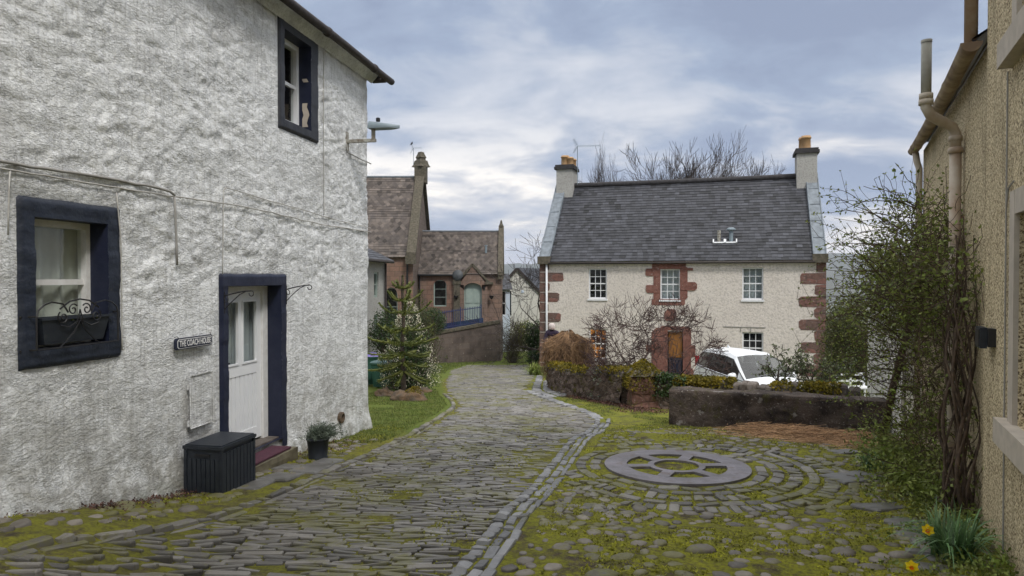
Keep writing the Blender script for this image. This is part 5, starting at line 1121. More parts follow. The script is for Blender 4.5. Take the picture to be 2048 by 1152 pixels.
# soil vent pipe
sv_ = thing('soil_vent_pipe', 'tall grey vent pipe rising above the gutter from a swan neck bend', 'pipe', tuple(q(6.8, .08, -1.2)))
P1_ = q(6.8, .075, 0); pc = at(1852, 210, 6.75); off = (pc-P1_); off.z = 0
m = MB(); m.tube([P1_+ZV*-1.3, P1_+ZV*(EYE+1.30)], .052, 14); m.build('lower_pipe', M['pipecream'], sv_, smooth=True)
m = MB(); m.tube([P1_+ZV*(EYE+1.28), P1_+ZV*(EYE+1.43), P1_+ZV*(EYE+1.50)+off*.12, P1_+off*.5+ZV*(EYE+1.55), P1_+off*.85+ZV*(EYE+1.60), P1_+off+ZV*(EYE+1.68), P1_+off+ZV*(EYE+1.78)], .05, 14); m.build('bend', M['pipecream'], sv_, smooth=True)
m = MB(); m.tube([P1_+off+ZV*(EYE+1.74), P1_+off+ZV*(EYE+2.33)], .046, 14); m.lathe(P1_+off+ZV*(EYE+2.31), [(.05, 0), (.05, .025), (.04, .025), (.04, -.1)], 14); m.build('upper_pipe', M['pipe'], sv_, smooth=True)
for c_, zz, r in ((P1_, EYE+1.24, .068), (P1_, EYE+1.36, .062), (P1_+off, EYE+1.70, .066), (P1_+off, EYE+1.76, .062)): m = MB(); m.lathe(c_+ZV*zz, [(.045, 0), (r, .0), (r, .05), (.045, .055)], 16); m.build('collar', M['pipecream'], sv_, smooth=True)
m = MB(); m.bar(q(6.8, .0, 2.2), q(6.8, .07, 2.2), .03); m.box(q(6.84, .06, 1.9), (.02, .02, 1.3)); m.build('rust_streak', M['rustp'], sv_)
m = MB(); c_ = q(5.72, .12, zg+.02); m.tube([c_, c_+ZV*3.5], .050, 14); m.build('rain_pipe', M['pipecream'], smooth=True, label='straight beige pipe standing above the near end of the stained gutter', cat='pipe')
# box by the shrub
bx = thing('wall_light', 'small dark grey box lamp fixed to the pebbledash next to the climber', 'wall light', tuple(RW(5.25, EYE-.45, .02))); m = MB()
m.fbox(RW(5.16, EYE-.53, .0), TR*.14, NR*.05, ZV*.14); m.build('body', M['cardark'], bx); m = MB(); m.fbox(RW(5.20, EYE-.545, .05), TR*.20, NR*.045, ZV*.16); m.build('panel', M['boxp'], bx); m = MB(); m.fbox(RW(5.22, EYE-.53, .0952), TR*.16, NR*.006, ZV*.13); m.build('cover', M['cardark'], bx)
# pale boarded outbuilding beyond the shrub
ob = thing('outbuilding', 'pale boarded lean-to seen through the tangled shrub stems', 'outbuilding', (7, 12, -1.4)); m = MB(); a, b_ = Vector((5.95, 10.3, 0)), Vector((6.92, 13.2, 0)); d = (b_-a).normalized(); nn = Vector((-d.y, d.x, 0)); Ld = (b_-a).length
for k in range(12): m.fbox(a+d*(Ld*k/12)+ZV*-1.7+nn*(.0 if k % 2 else .012), d*(Ld/12-.008), nn*.03, ZV*3.0)
m.quad(b_+ZV*-1.7, b_-nn*3+ZV*-1.7, b_-nn*3+ZV*1.3, b_+ZV*1.3); m.quad(a+ZV*-1.7-nn*.01, b_+ZV*-1.7-nn*.01, b_+ZV*1.3-nn*.01, a+ZV*1.3-nn*.01); m.build('wall', M['cottage'], ob); m = MB(); m.fbox(a+nn*.12+ZV*1.3-d*.1, d*(Ld+.3), -nn*2.5+ZV*.9, ZV*.06); m.build('roof', M['slate'], ob)

# ================================================================== GARDEN WALLS, PIER, LOW WALL
def moss_on(mb, pos, tot, hf, th, n, sz, s0=0, s1=None, side=.55, dens=None):
    for _ in range(n):
        s_ = U(s0, s1 if s1 else tot); c, d = pos(s_); 
        if nz(c.x*1.7, c.y*1.7, 5) < (-.05 if dens is None else dens): continue
        nn_ = Vector((d.y, -d.x, 0)); o = U(-.5, .5)*th*1.15; z = H(c.x, c.y)+hf(s_)+U(-.02, .07)*(1-abs(o)/th)
        if abs(o) > th*.45: z -= U(0, .16)*side
        p = c+nn_*o+Vector((0, 0, z)); mb.leaf(p, sz*U(.6, 1.4), rnd.random(), .7, droop=.2)
def copes(mb, pos, tot, hf, th, w=(.09, .17), h=(.13, .24), s0=0, s1=None):
    s_ = s0
    while s_ < (s1 or tot)-.08:
        ww = U(*w); c, d = pos(s_+ww/2); nn_ = Vector((d.y, -d.x, 0)); hh = U(*h); z = H(c.x, c.y)+hf(s_)-.03; T_ = th*U(.42, .52); tl = U(-.12, .12); pr = []
        for k in range(9): a = math.pi*k/8; pr.append((-T_*math.cos(a)*U(.93, 1.05), hh*(.35+.65*math.sin(a)**.6)*U(.93, 1.05) if 0 < k < 8 else 0))
        V = [];
        for sx, sh in ((-.5, .86), (-.32, 1), (.32, 1), (.5, .86)):
            for (x, zz) in pr: V.append(c+nn_*x*sh+d*(sx*ww*.92+tl*zz)+Vector((0, 0, z+zz*sh)))
        F = [(r_*9+k, r_*9+k+1, r_*9+10+k, r_*9+9+k) for r_ in range(3) for k in range(8)]+[tuple(range(9))[::-1], tuple(range(27, 36))]; mb.add(V, F, rnd.random()); s_ += ww
pier = Vector((3.0, 15.5, 0))
gw1 = thing('garden_wall', 'mossy rubble garden wall curving from the house corner to the stone pier', 'garden wall', (2.2, 18, -2.2))
pth = [(1.42, 22.3), (1.30, 20.6), (1.75, 18.6), (2.25, 17.2), (2.75, 16.0)]; hf = lambda s_: .66+.04*math.sin(s_*1.3)
m = MB(); pos, tot = rocky(m, pth, hf, .42, .07, .10, 3); m.build('stonework', M['rubble'], gw1, smooth=True)
m = MB(); copes(m, pos, tot, hf, .44, (.10, .2), (.10, .2)); m.build('coping', M['cope'], gw1); m = MB(); moss_on(m, pos, tot, lambda s_: hf(s_)+.13, .5, 6500, .055, .3, None, .7, .02); m.build('moss', M['mossy'], gw1)
m = MB()
for _ in range(260):
    s_ = U(3.2, 5.4); c, d = pos(s_); nn_ = Vector((d.y, -d.x, 0)); z = H(c.x, c.y)+hf(s_)+.12; q0 = c-nn_*U(-.1, .25)*1+ZV*z; sd = U(.15, .55); dirv = -nn_
    m.tube([q0, q0+dirv*.12+ZV*.03, q0+dirv*.2-ZV*sd*.4, q0+dirv*.22-ZV*sd+d*U(-.1, .1)], [.008, .007, .006, .003], 3, cap=False, t=rnd.random())
    for k in range(5): m.leaf(q0+dirv*U(.12, .25)-ZV*U(0, sd), .06, rnd.random(), .3, droop=1)
m.build('trailing_plant', M['silver'], gw1)
pi_ = thing('gate_pier', 'square red sandstone pier with a moss covered pyramid cap in the garden wall', 'gate pier', tuple(pier)); zb0 = H(3, 15.5); m = MB()
def pf(u, v):
    z = lerp(zb0-.4, zb0+.72, v); k = u*4; i = int(k) % 4; f = k-int(k); cs = [(-.31, -.31), (.31, -.31), (.31, .31), (-.31, .31)]; a, b_ = cs[i], cs[(i+1) % 4]; x, y = lerp(a[0], b_[0], f), lerp(a[1], b_[1], f)
    r = .018*nz(x*9, y*9, z*9)+(.02 if int((z-zb0+.4)/.24) % 2 else 0); return Vector((3.0+x*(1+r*2.5), 15.55+y*(1+r*2.5), z))
m.grid(pf, 40, 30); M['pier'] = stone('pier_sandstone', (.12, .065, .05), (.19, .10, .08), .55, 2.6, (1, 1, 1.5), (.08, .055, .04), .5); m.build('shaft', M['pier'], pi_); m = MB(); zt3 = zb0+.72
m.grid(lambda u, v: Vector((3.0+(u-.5)*.74*(1-.0*v), 15.55+(v-.5)*.74, zt3+max(.02, .34*(1-max(abs(u-.5), abs(v-.5))*2)**.7)+.03*nz(u*6, v*6, 2))), 16, 16); m.grid(lambda u, v: pf(u, 1)+ZV*(v*.05)+Vector((0, 0, 0)), 40, 1); m.build('cap', M['lichen'], pi_, smooth=True); m = MB()
for _ in range(4200):
    u, v = U(-.42, .42), U(-.42, .42); k = max(abs(u), abs(v))/.37
    if nz(u*5, v*5, 8) < -.25: continue
    z = zt3+(.36*(1-min(1, k))**.7 if k < 1 else -U(0, .3)); m.leaf((3.0+u, 15.55+v, z), U(.03, .06), rnd.random(), .7)
m.build('moss', M['mossy'], pi_)
gw2 = thing('garden_wall', 'rubble wall with upright cope stones and moss between the pier and the shrub', 'garden wall', (5, 14.5, -2)); pth = [(3.3, 15.45), (4.2, 14.9), (5.6, 13.95), (6.75, 13.3)]
def hf2(s_): return interp([(0, .60), (.3, .52), (2.2, .49), (4.2, .47)], s_)
m = MB(); pos, tot = rocky(m, pth, hf2, .42, .07, .09, 9); m.build('stonework', M['rubble'], gw2, smooth=True)
m = MB(); copes(m, pos, tot, hf2, .44, (.11, .22), (.13, .26), .25); m.build('coping', M['cope'], gw2)
m = MB(); moss_on(m, pos, tot, lambda s_: hf2(s_)+.15, .46, 3600, .06, .45, 1.7, .8, -.12); moss_on(m, pos, tot, lambda s_: hf2(s_)+.13, .46, 2900, .06, 3.1, 4.2, .8, -.1); moss_on(m, pos, tot, lambda s_: hf2(s_)+.13, .4, 1300, .05, 1.7, 3.1, .5, .2); m.build('moss', M['mossy'], gw2)
m = MB()                                                          # ivy beside the pier
for _ in range(2600):
    s_ = U(0, .75); c, d = pos(s_); nn_ = Vector((d.y, -d.x, 0)); z = H(c.x, c.y)+U(.25, .78)*(1-.2*s_)+.05; p = c+nn_*U(-.1, .3)+ZV*z; m.leaf(p, U(.035, .07), rnd.random(), .8)
m.build('ivy', M['leafd'], label='dark ivy clump growing over the wall just right of the pier', cat='ivy')
m = MB(); pth = [(2.93, 12.55), (4.4, 11.95), (6.15, 11.2)]; htop = EYE-2.04; pos, tot = rocky(m, pth, lambda s_: interp([(0, .66), (3.5, .56)], s_), .45, .06, .035, 5, stonesc=2.2); m.build('low_wall', M['darkwall'], smooth=True, label='low blackened rendered wall standing in front of the mossy garden wall', cat='low wall')

# ================================================================== CAR
car = thing('parked_car', 'white family car parked behind the mossy wall in front of the cream house', 'car', (7.30, 20.9, H(7.3, 20.9)))
cf = Vector((.17, -.985, 0)); cs_ = Vector((.985, .17, 0)); cz0 = EYE-3.97; CC = Vector((7.33, 20.95, cz0))
def CP(x, y, z): return CC+cf*x+cs_*y+ZV*z
#        x     sill  mid   belt(y,z)     gb(y,z)       gt(y,z)       rail(y,z)    centre z
ST = [(-2.24, .60, .72, (.62, .80), (.60, .86), (.56, .95), (.50, 1.0), 1.02), (-2.20, .76, .84, (.78, .95), (.74, 1.05), (.66, 1.25), (.58, 1.35), 1.38), (-2.02, .82, .89, (.85, 1.02), (.80, 1.12), (.66, 1.44), (.57, 1.54), 1.58),
      (-1.75, .85, .905, (.875, 1.03), (.84, 1.09), (.67, 1.50), (.58, 1.60), 1.65), (-1.20, .86, .91, (.885, 1.01), (.86, 1.05), (.69, 1.53), (.60, 1.63), 1.675), (-1.12, .86, .91, (.885, 1.01), (.86, 1.05), (.69, 1.53), (.60, 1.63), 1.68),
      (-.20, .86, .91, (.885, .98), (.86, 1.02), (.69, 1.53), (.60, 1.64), 1.69), (-.10, .86, .91, (.885, .98), (.86, 1.02), (.69, 1.53), (.60, 1.64), 1.69), (.30, .86, .91, (.885, .97), (.86, 1.01), (.70, 1.48), (.60, 1.58), 1.63),
      (.80, .86, .91, (.885, .96), (.86, 1.0), (.80, 1.20), (.72, 1.27), 1.33), (1.18, .86, .91, (.885, .95), (.85, .98), (.82, 1.01), (.78, 1.03), 1.09), (1.25, .86, .91, (.885, .95), (.85, .97), (.80, .99), (.74, 1.01), 1.06),
      (1.75, .84, .90, (.86, .90), (.80, .93), (.72, .95), (.6, .97), 1.0), (2.08, .76, .84, (.78, .78), (.72, .84), (.62, .87), (.5, .89), .91), (2.22, .62, .70, (.62, .64), (.58, .70), (.5, .74), (.4, .76), .78)]
def sect(st):
    x, ys_, ym, b1, g1, g2, r1, zc_ = st; h = [(0, .28), (ys_*.9, .28), (ys_, .38), (ym, .62), b1, g1, g2, r1, (r1[0]*.5, lerp(r1[1], zc_, .75)), (0, zc_)]
    return [CP(x, y, z) for y, z in h], [CP(x, -y, z) for y, z in h]
body, gls, gls2, wsh, rws, pil = MB(), MB(), MB(), MB(), MB(), MB(); SE = [sect(s_) for s_ in ST]
for i in range(len(ST)-1):
    for side in (0, 1):
        A_, B_ = SE[i][side], SE[i+1][side]
        for j in range(9):
            tgt = body
            if j == 5 and i in (2, 3, 5, 7, 8): tgt = (gls, gls2)[side]
            if j == 5 and i in (4, 6): tgt = pil
            if j in (7, 8) and i in (8, 9): tgt = wsh
            if j in (7, 8) and i == 1: tgt = rws
            tgt.quad(A_[j], B_[j], B_[j+1], A_[j+1])
for k in (0, -1): A_, B_ = SE[k]; body.add(A_+B_[::-1], [tuple(range(20))])
bo = body.build('body', M['car'], car, smooth=True); tag(pil.build('pillar_trim', M['cardark'], bo), kind='stuff')
gm = mk('car_glass', (.02, .025, .028), None, 3, .05, spec=.9); t = NT('tinted_glass'); tb = t.n('ShaderNodeBsdfTransparent'); tb.inputs[0].default_value = (.5, .53, .53, 1); gg = t.n('ShaderNodeBsdfGlossy'); gg.inputs['Roughness'].default_value = .03; mx = t.n('ShaderNodeMixShader'); fr = t.n('ShaderNodeLayerWeight'); fr.inputs[0].default_value = .5; t.l(t.math('ADD', t.math('MULTIPLY', t.math('POWER', fr.outputs['Facing'], 3.0), .8), .08), mx.inputs[0]); t.l(tb.outputs[0], mx.inputs[1]); t.l(gg.outputs[0], mx.inputs[2]); t.l(mx.outputs[0], t.o.inputs[0])
gls.build('side_window', t.m, car, smooth=True); gls2.build('side_window', t.m, car, smooth=True); wsh.build('windscreen', t.m, car, smooth=True); rws.build('rear_window', t.m, car, smooth=True)
m = MB(); m.fbox(CP(-2.0, -.78, .95), cf*3.0, cs_*1.56, ZV*.02)
for x in (-.1, -1.0):
    for y in (-.42, .42): m.fbox(CP(x, y-.24, .6), cf*.14, cs_*.48, ZV*.62); m.fbox(CP(x+.02, y-.12, 1.24), cf*.1, cs_*.24, ZV*.18)
m.fbox(CP(.75, -.7, .9), cf*.4, cs_*1.4, ZV*.14); m.tube([CP(.5, -.4+.19*math.cos(a), 1.0+.19*math.sin(a)) for a in [i*.52 for i in range(13)]], .015, 5); m.build('interior', M['cardark'], car)
for s_ in (-1, 1):
    m = MB(); m.lathe(CP(.72, s_*.98, 1.06), [(0, -.13), (.07, -.11), (.11, 0), (.09, .09), (0, .12)], 12, axis=cs_); o = m.build('wing_mirror', M['car'], car, smooth=True); m = MB(); m.bar(CP(.74, s_*.84, .99), CP(.72, s_*.95, 1.0), .06, .07); m.build('stalk', M['cardark'], o)
    m = MB(); m.tube([CP(1.17, s_*.84, .99), CP(.82, s_*.815, 1.22), CP(.3, s_*.71, 1.5), CP(-.1, s_*.70, 1.54), CP(-1.2, s_*.70, 1.54), CP(-1.75, s_*.68, 1.51), CP(-2.0, s_*.72, 1.3), CP(-1.95, s_*.86, 1.07), CP(-1.2, s_*.885, 1.02), CP(.3, s_*.885, .985), CP(1.17, s_*.87, .97)], .013, 5); m.build('window_trim', M['cardark'], car)
    m = MB(); m.fbox(CP(-2.21, s_*.74-.05, .98), cf*.10, cs_*.10, ZV*.36); m.build('tail_light', M['taill'], car); m = MB(); m.lathe(CP(1.98, s_*.68, .80), [(0, .2), (.12, .16), (.16, .05), (.16, 0)], 12, axis=cf+cs_*s_*.4); m.build('headlight', M['headl'], car)
    for x in (-1.32, 1.36):
        m = MB(); m.lathe(CP(x, s_*.82, .34), [(.2, -.11), (.33, -.11), (.35, -.06), (.35, .06), (.33, .11), (.2, .11)], 24, axis=cs_); o = m.build('wheel', M['tyre'], car, smooth=True); m = MB(); m.lathe(CP(x, s_*.82, .34), [(0, s_*.10), (.08, s_*.11), (.2, s_*.09), (.21, -.05)], 20, axis=cs_)
        for k in range(5): a = k*1.2566; m.bar(CP(x, s_*.935, .34), CP(x+.2*math.cos(a), s_*.925, .34+.2*math.sin(a)), .05, .02)
        m.build('rim', M['alloy'], o)
    m = MB(); m.bar(CP(1.17, s_*.3, 1.10), CP(1.02, s_*.3+.42, 1.145), .02, .02); m.build('wiper', M['cardark'], car)
    for x in (-.75, .25): m = MB(); m.bar(CP(x-.1, s_*.915, .88), CP(x+.1, s_*.918, .88), .03, .03); m.build('door_handle', M['car'], car)
m = MB(); m.add([CP(-1.5, 0, 1.66), CP(-1.28, .02, 1.67), CP(-1.28, -.02, 1.67), CP(-1.46, 0, 1.78)], [(0, 1, 3), (0, 3, 2), (1, 2, 3)]); m.build('aerial_fin', M['car'], car)
m = MB(); m.box(CP(.28, 0, 1.46), (.22, .04, .07)); m.build('rear_view_mirror', M['cardark'], car); m = MB(); m.fbox(CP(2.19, -.4, .45), cf*.05, cs_*.8, ZV*.22); m.build('grille', M['cardark'], car)

# ================================================================== PERSON behind the weeping bush
pp = Vector((1.34, 22.6, 0)); pz = EYE-1.50-1.72
def body_chain(name, verts, edges, radii, mat, parent=None, sub=2, **tg):
    me = bpy.data.meshes.new(name); W = WM[parent].inverted() if parent else Matrix.Translation(-Vector((pp.x, pp.y, pz)))
    me.from_pydata([tuple(W @ Vector(v)) for v in verts], edges, []); me.materials.append(mat); o = newobj(name, me, parent, (pp.x, pp.y, pz) if not parent else (0, 0, 0))
    md = o.modifiers.new('skin', 'SKIN'); md.use_smooth_shade = True; me.skin_vertices or None
    for i, r in enumerate(radii): sv = me.skin_vertices[0].data[i]; sv.radius = (r, r) if isinstance(r, float) else r; sv.use_root = (i == 0)
    o.modifiers.new('sub', 'SUBSURF').levels = sub; o.modifiers['sub'].render_levels = sub
    if tg: tag(o, **tg)
    return o
PB = lambda x, y, z: (pp.x+x, pp.y+y, pz+z)
V = [PB(0, 0, .92), PB(0, -.03, 1.12), PB(-.02, -.08, 1.32), PB(-.03, -.12, 1.44), PB(-.03, -.15, 1.48), PB(-.03, -.18, 1.57), PB(-.03, -.18, 1.64)]; E = [(i, i+1) for i in range(6)]; Rr_ = [(.15, .11), (.13, .10), (.16, .10), (.08, .07), (.055, .055), (.085, .095), (.07, .08)]
def limb(frm, pts, rs):
    global V, E, Rr_
    k = frm
    for p_, r_ in zip(pts, rs): V.append(PB(*p_)); E.append((k, len(V)-1)); k = len(V)-1; Rr_.append(r_)
    return k
for s_ in (-1, 1):
    limb(0, [(s_*.10, 0, .85), (s_*.11, -.02, .48), (s_*.11, .03, .09), (s_*.12, -.1, .04)], [.085, .06, .04, .035])
    w_ = limb(3, [(s_*.17, -.1, 1.40), (s_*.25, -.16, 1.15), (s_*.20, -.36, 1.05)], [.055, .042, .03]); h_ = limb(w_, [(s_*.18, -.43, 1.03)], [.03])
    for f_ in range(4): limb(h_, [(s_*(.155+.018*f_), -.48, 1.02), (s_*(.155+.018*f_), -.515+.006*abs(f_-1), 1.0)], [.009, .007])
    limb(w_, [(s_*.14, -.42, 1.05), (s_*.13, -.455, 1.04)], [.011, .009])
per = body_chain('person', V, E, Rr_, M['skin'], None, 2, label='white haired person in a dark plum jacket bending behind the brown weeping bush', cat='person')
V2 = [PB(0, .0, .86), PB(0, -.03, 1.12), PB(-.02, -.08, 1.30), PB(-.03, -.11, 1.42), PB(-.03, -.14, 1.49)]; E2 = [(0, 1), (1, 2), (2, 3), (3, 4)]; R2 = [(.175, .13), (.155, .12), (.19, .13), (.13, .11), (.085, .08)]
for s_ in (-1, 1): b_ = len(V2); V2 += [PB(s_*.17, -.1, 1.40), PB(s_*.27, -.16, 1.15), PB(s_*.21, -.35, 1.055)]; E2 += [(3, b_), (b_, b_+1), (b_+1, b_+2)]; R2 += [.078, .062, .048]
body_chain('jacket', V2, E2, R2, M['jacket'], per)
V3 = [PB(0, 0, .93), PB(.10, 0, .82), PB(.11, -.02, .48), PB(.11, .03, .10), PB(-.10, 0, .82), PB(-.11, -.02, .48), PB(-.11, .03, .10)]; body_chain('trousers', V3, [(0, 1), (1, 2), (2, 3), (0, 4), (4, 5), (5, 6)], [(.16, .125), .10, .075, .06, .10, .075, .06], M['trouser'], per)
m = MB(); hc = Vector(PB(-.03, -.168, 1.62)); m.lathe(hc, [(.100, -.10), (.112, -.05), (.115, 0), (.105, .05), (.075, .085), (.03, .102), (0, .105)], 18); hr = m.build('hair', M['hair'], per, smooth=True)
m = MB(); [m.lathe(Vector(PB(-.03+s_*.032, -.268, 1.605)), [(.011, 0), (.008, .006), (0, .008)], 8, axis=(0, -1, 0)) for s_ in (-1, 1)]; m.build('eyes', M['cardark'], per); m = MB(); m.lathe(Vector(PB(-.03, -.27, 1.575)), [(.016, 0), (.010, .02), (0, .024)], 8, axis=(0, -1, .2)); m.build('nose', M['skin'], per, smooth=True); m = MB(); m.bar(PB(-.05, -.27, 1.542), PB(-.01, -.27, 1.542), .008); m.build('mouth', M['taill'], per)

# ================================================================== PLANTS
def tree(name, lab, cat, base, h, r, P, lev, dirv=(0, 0, 1), bark='bark', leaf=None, group=None, stems=1, fit=None):
    rnd.seed(sum(map(ord, lab))+7); t_ = thing(name, lab, cat, tuple(base), group); m = MB(); lm = MB() if leaf else None
    for k in range(stems):
        d = Vector(dirv)+Vector((U(-1, 1), U(-1, 1), 0))*(.25 if stems > 1 else 0); branch(m, Vector(base)-ZV*.1, d, h, r, lev, dict(P, lev=lev-1), lm)
    if fit:
        zz = sorted(v[2] for v in m.v); zt = zz[int(len(zz)*.997)]-base[2]; xs = sorted(v[0] for v in m.v); k = fit[0]/zt; kx = fit[1]/(xs[int(len(xs)*.90)]-xs[int(len(xs)*.10)]); m.v = [(base[0]+(v[0]-base[0])*kx, base[1]+(v[1]-base[1])*kx, base[2]+(v[2]-base[2])*k) for v in m.v]
    m.build('branches', M[bark], t_, smooth=True)
    if lm: lm.build('foliage', M[leaf], t_)
    return t_
BT = dict(wob=.13, up=.16, rmin=.012, kids=[0, 4, 5, 5, 5, 6], spread=(.35, .8), lk=(.55, .78), seg=5)
for i, (px, Y, tp, lab, lk) in enumerate(((1222, 42, 305, 'bare spreading tree behind the roof beside the long aerial', .62), (1300, 46, 292, 'dense bare twiggy tree behind the middle left of the slate ridge', .6), (1345, 47, 298, 'bare twiggy tree behind the middle of the slate ridge', .6), (1408, 44, 283, 'tallest bare tree behind the slate roof ridge', .62), (1490, 46, 318, 'thin bare tree behind the ridge nearest the right chimney', .55))):
    p = Vector(((px-1024)/FPX*Y, Y, H(0, Y))); ht = EYE+(548-tp)/FPX*Y-p.z
    tree('bare_tree', lab, 'tree', p, ht*.40, .15, dict(BT, lk=(lk, lk+.16), rmin=.0125, rk=(.5, .7), up=.12, wob=.16, kids=[0, 5, 5, 5, 5, 6], spread=(.4, .95)), 5, (0, 0, 1), 'barkp', None, 'bare trees behind the cream house', fit=(ht, (2.0, 4.0, 4.0, 4.4, 3.0)[i]))
p = Vector((at(1120, 555, 36).x, 36, H(0, 36))); tree('bare_tree', 'slender bare tree whose twigs reach out left of the house gable', 'tree', p, 3.6, .1, dict(BT, lk=(.58, .75), rmin=.010, up=.03, spread=(.5, 1.2)), 4, (-.35, 0, 1), 'barkp', None, 'bare trees behind the cream house')
M['redbark'] = mk('reddish_bark', (.085, .05, .045), (.05, .03, .028), 12, .9, .5, 40)
ST_ = dict(rk=(.6, .8), wob=.2, up=.05, rmin=.0068, kids=[0, 4, 4, 4, 4, 5], spread=(.5, 1.1), lk=(.62, .85), seg=5, flat=.62, hi=4)
p = Vector((3.42, 17.9, H(3.42, 17.9))); tree('small_bare_tree', 'small spreading bare garden tree just left of the red door', 'tree', p, 1.25, .10, ST_, 5, (-.2, 0, 1), 'redbark', None, 'low bare garden trees in front of the cream house', fit=(EYE-.55-p.z, 1.75))
p = Vector((4.02, 17.6, H(4.0, 17.6))); tree('small_bare_tree', 'wide bare garden tree with a leaning trunk before the red door', 'tree', p, 1.35, .10, ST_, 5, (.1, 0, 1), 'redbark', None, 'low bare garden trees in front of the cream house', fit=(EYE-.55-p.z, 1.75))
# weeping bush
rnd.seed(5)
wb = thing('weeping_bush', 'rounded brown weeping bush of hanging bare twigs at the end of the garden wall', 'bush', (1.75, 21.2, H(1.75, 21.2))); m = MB(); c = Vector((1.72, 20.9, 0)); zt = EYE-1.57; m.tube([(1.75, 21.2, H(1.75, 21.2)), (1.75, 21.1, zt-.3)], [.06, .03], 6); m.build('trunk', M['bark'], wb); m = MB()
for _ in range(5200):
    a = U(0, 6.283); r = U(.1, 1)**.6*.66; sx, sy = math.cos(a)*r, math.sin(a)*r; z0 = zt-.04-.22*(r/.66)**2-(U(0, 1)**2)*.9+.10*nz(sx*4, sy*4); Lh = U(.15, .8); q0 = c+Vector((sx*.55, sy*.55, z0)); 
    m.tube([q0, c+Vector((sx*.95, sy*.95, z0-.12)), c+Vector((sx*1.12+U(-.16, .16), sy*1.12, z0-.5*Lh)), c+Vector((sx*1.16+U(-.25, .25), sy*1.16+U(-.1, .1), max(H(c.x, c.y)+.05, z0-Lh)))], [.0045, .0045, .004, .003], 3, cap=False, t=rnd.random())
m.build('hanging_twigs', M['wil'], wb)
# monkey puzzle
px0 = gp(806, 793); mpz = thing('monkey_puzzle_tree', 'young monkey puzzle tree with spiky curved branches in front of the white flowering shrub', 'tree', tuple(px0)); HT = 3.25; Yt = px0.y
m = MB(); trunk = [px0+ZV*HT*i/12+Vector((.02*math.sin(i), 0, 0)) for i in range(13)]; m.tube(trunk, [.075-.045*i/12 for i in range(13)], 7); m.build('trunk', M['bark'], mpz, smooth=True)
def spiky(mb, tipb, pts, r0, r1):
    Lt = sum((b_-a).length for a, b_ in zip(pts, pts[1:])); n = int(Lt/.012); mb.tube(pts, [lerp(r0, r1, i/(len(pts)-1))*.6 for i in range(len(pts))], 5)
    for k in range(n):
        f = U(0, 1)*(len(pts)-1); i = min(len(pts)-2, int(f)); a, b_ = pts[i], pts[i+1]; p_ = a.lerp(b_, f-i); d = (b_-a).normalized(); o = d.orthogonal().normalized(); o2 = d.cross(o); an = U(0, 6.28); rad = o*math.cos(an)+o2*math.sin(an); rr = lerp(r0, r1, f/(len(pts)-1))
        e = p_+rad*rr*1.5+d*rr*.75; w_ = d.cross(rad)*rr*.45; tb_ = p_+rad*rr*.4; (mb if f/(len(pts)-1) < .93 else tipb).quad(tb_-w_, tb_+w_, e+w_*.2, e-w_*.2, rnd.random())
m, tipm = MB(), MB(); spiky(m, m, [px0+ZV*HT*.25, px0+ZV*HT*.6, px0+ZV*HT*.85, px0+ZV*HT], .05, .035)
br = MB()
for wz, ln, n_, up_ in ((.90, .36, 4, .55), (.80, .52, 5, .55), (.70, .78, 5, .42), (.57, .90, 6, .12), (.44, .98, 6, -.1), (.36, .95, 7, -.3), (.29, .90, 7, -.5), (.22, .7, 6, -.75)):
    a0 = U(0, 6)
    for k in range(n_):
        a = a0+k*6.283/n_+U(-.25, .25); L_ = ln*U(.8, 1.15); hd = Vector((math.cos(a), math.sin(a), 0)); pts = []
        for i in range(7):
            f = i/6; zz = (-.10*math.sin(f*math.pi)+up_*f*f*.55+up_*f*.15)*L_*1.3 if up_ > 0 else (up_*f*.9+.25*f*f)*L_
            pts.append(px0+ZV*(HT*wz+U(-.02, .02)+zz)+hd*L_*f)
        b1 = MB(); spiky(b1, b1, pts, .048, .044); br.v, br.f, br.t  # collected below
        off_ = len(br.v); br.v += b1.v; br.f += [tuple(q+off_ for q in f_) for f_ in b1.f]; br.t += b1.t
off_ = len(br.v); br.v += m.v; br.f += [tuple(q+off_ for q in f_) for f_ in m.f]; br.t += m.t
br.build('branches', M['puzzle'], mpz)
# shrubs round it
def shrub(name, lab, cat, c, rad, n, size, mat, inner=.3, asp=.5, extra=None, droop=0, shape=None, twigs=True, group=None):
    t_ = thing(name, lab, cat, (c[0], c[1], H(c[0], c[1])), group); m = MB()
    if twigs:
        for _ in range(60 if size > .04 else 40):
            d = Vector((rnd.gauss(0, 1), rnd.gauss(0, 1), abs(rnd.gauss(.6, 1)))).normalized(); b0 = Vector((c[0], c[1], c[2]-rad[2])); e = Vector(c)+Vector((d.x*rad[0], d.y*rad[1], (d.z-.3)*rad[2]))*.9; m.tube([b0, b0.lerp(e, .5)+Vector((U(-.05, .05), U(-.05, .05), .05)), e], [.02, .012, .005], 4, cap=False)
        m.build('stems', M['bark'], t_)
    m = MB(); leafcloud(m, c, rad, n, size, inner, asp, shape, droop); m.build('foliage', M[mat], t_)
    if extra: m = MB(); leafcloud(m, c, (rad[0]*1.03, rad[1]*1.03, rad[2]*1.02), extra[0], extra[1], .8, .9, shape); tag(m.build('flowers', M[extra[2]], t_), kind='stuff')
    return t_
cone = lambda c, r, h0, h1: (lambda p: math.hypot(p.x-c[0], p.y-c[1]) < r*(1-(p.z-h0)/(h1-h0))**.8*(1+.8*nz(p.x*3.2, p.y*3.2, p.z*3.2)) if p.z < h1 else False)
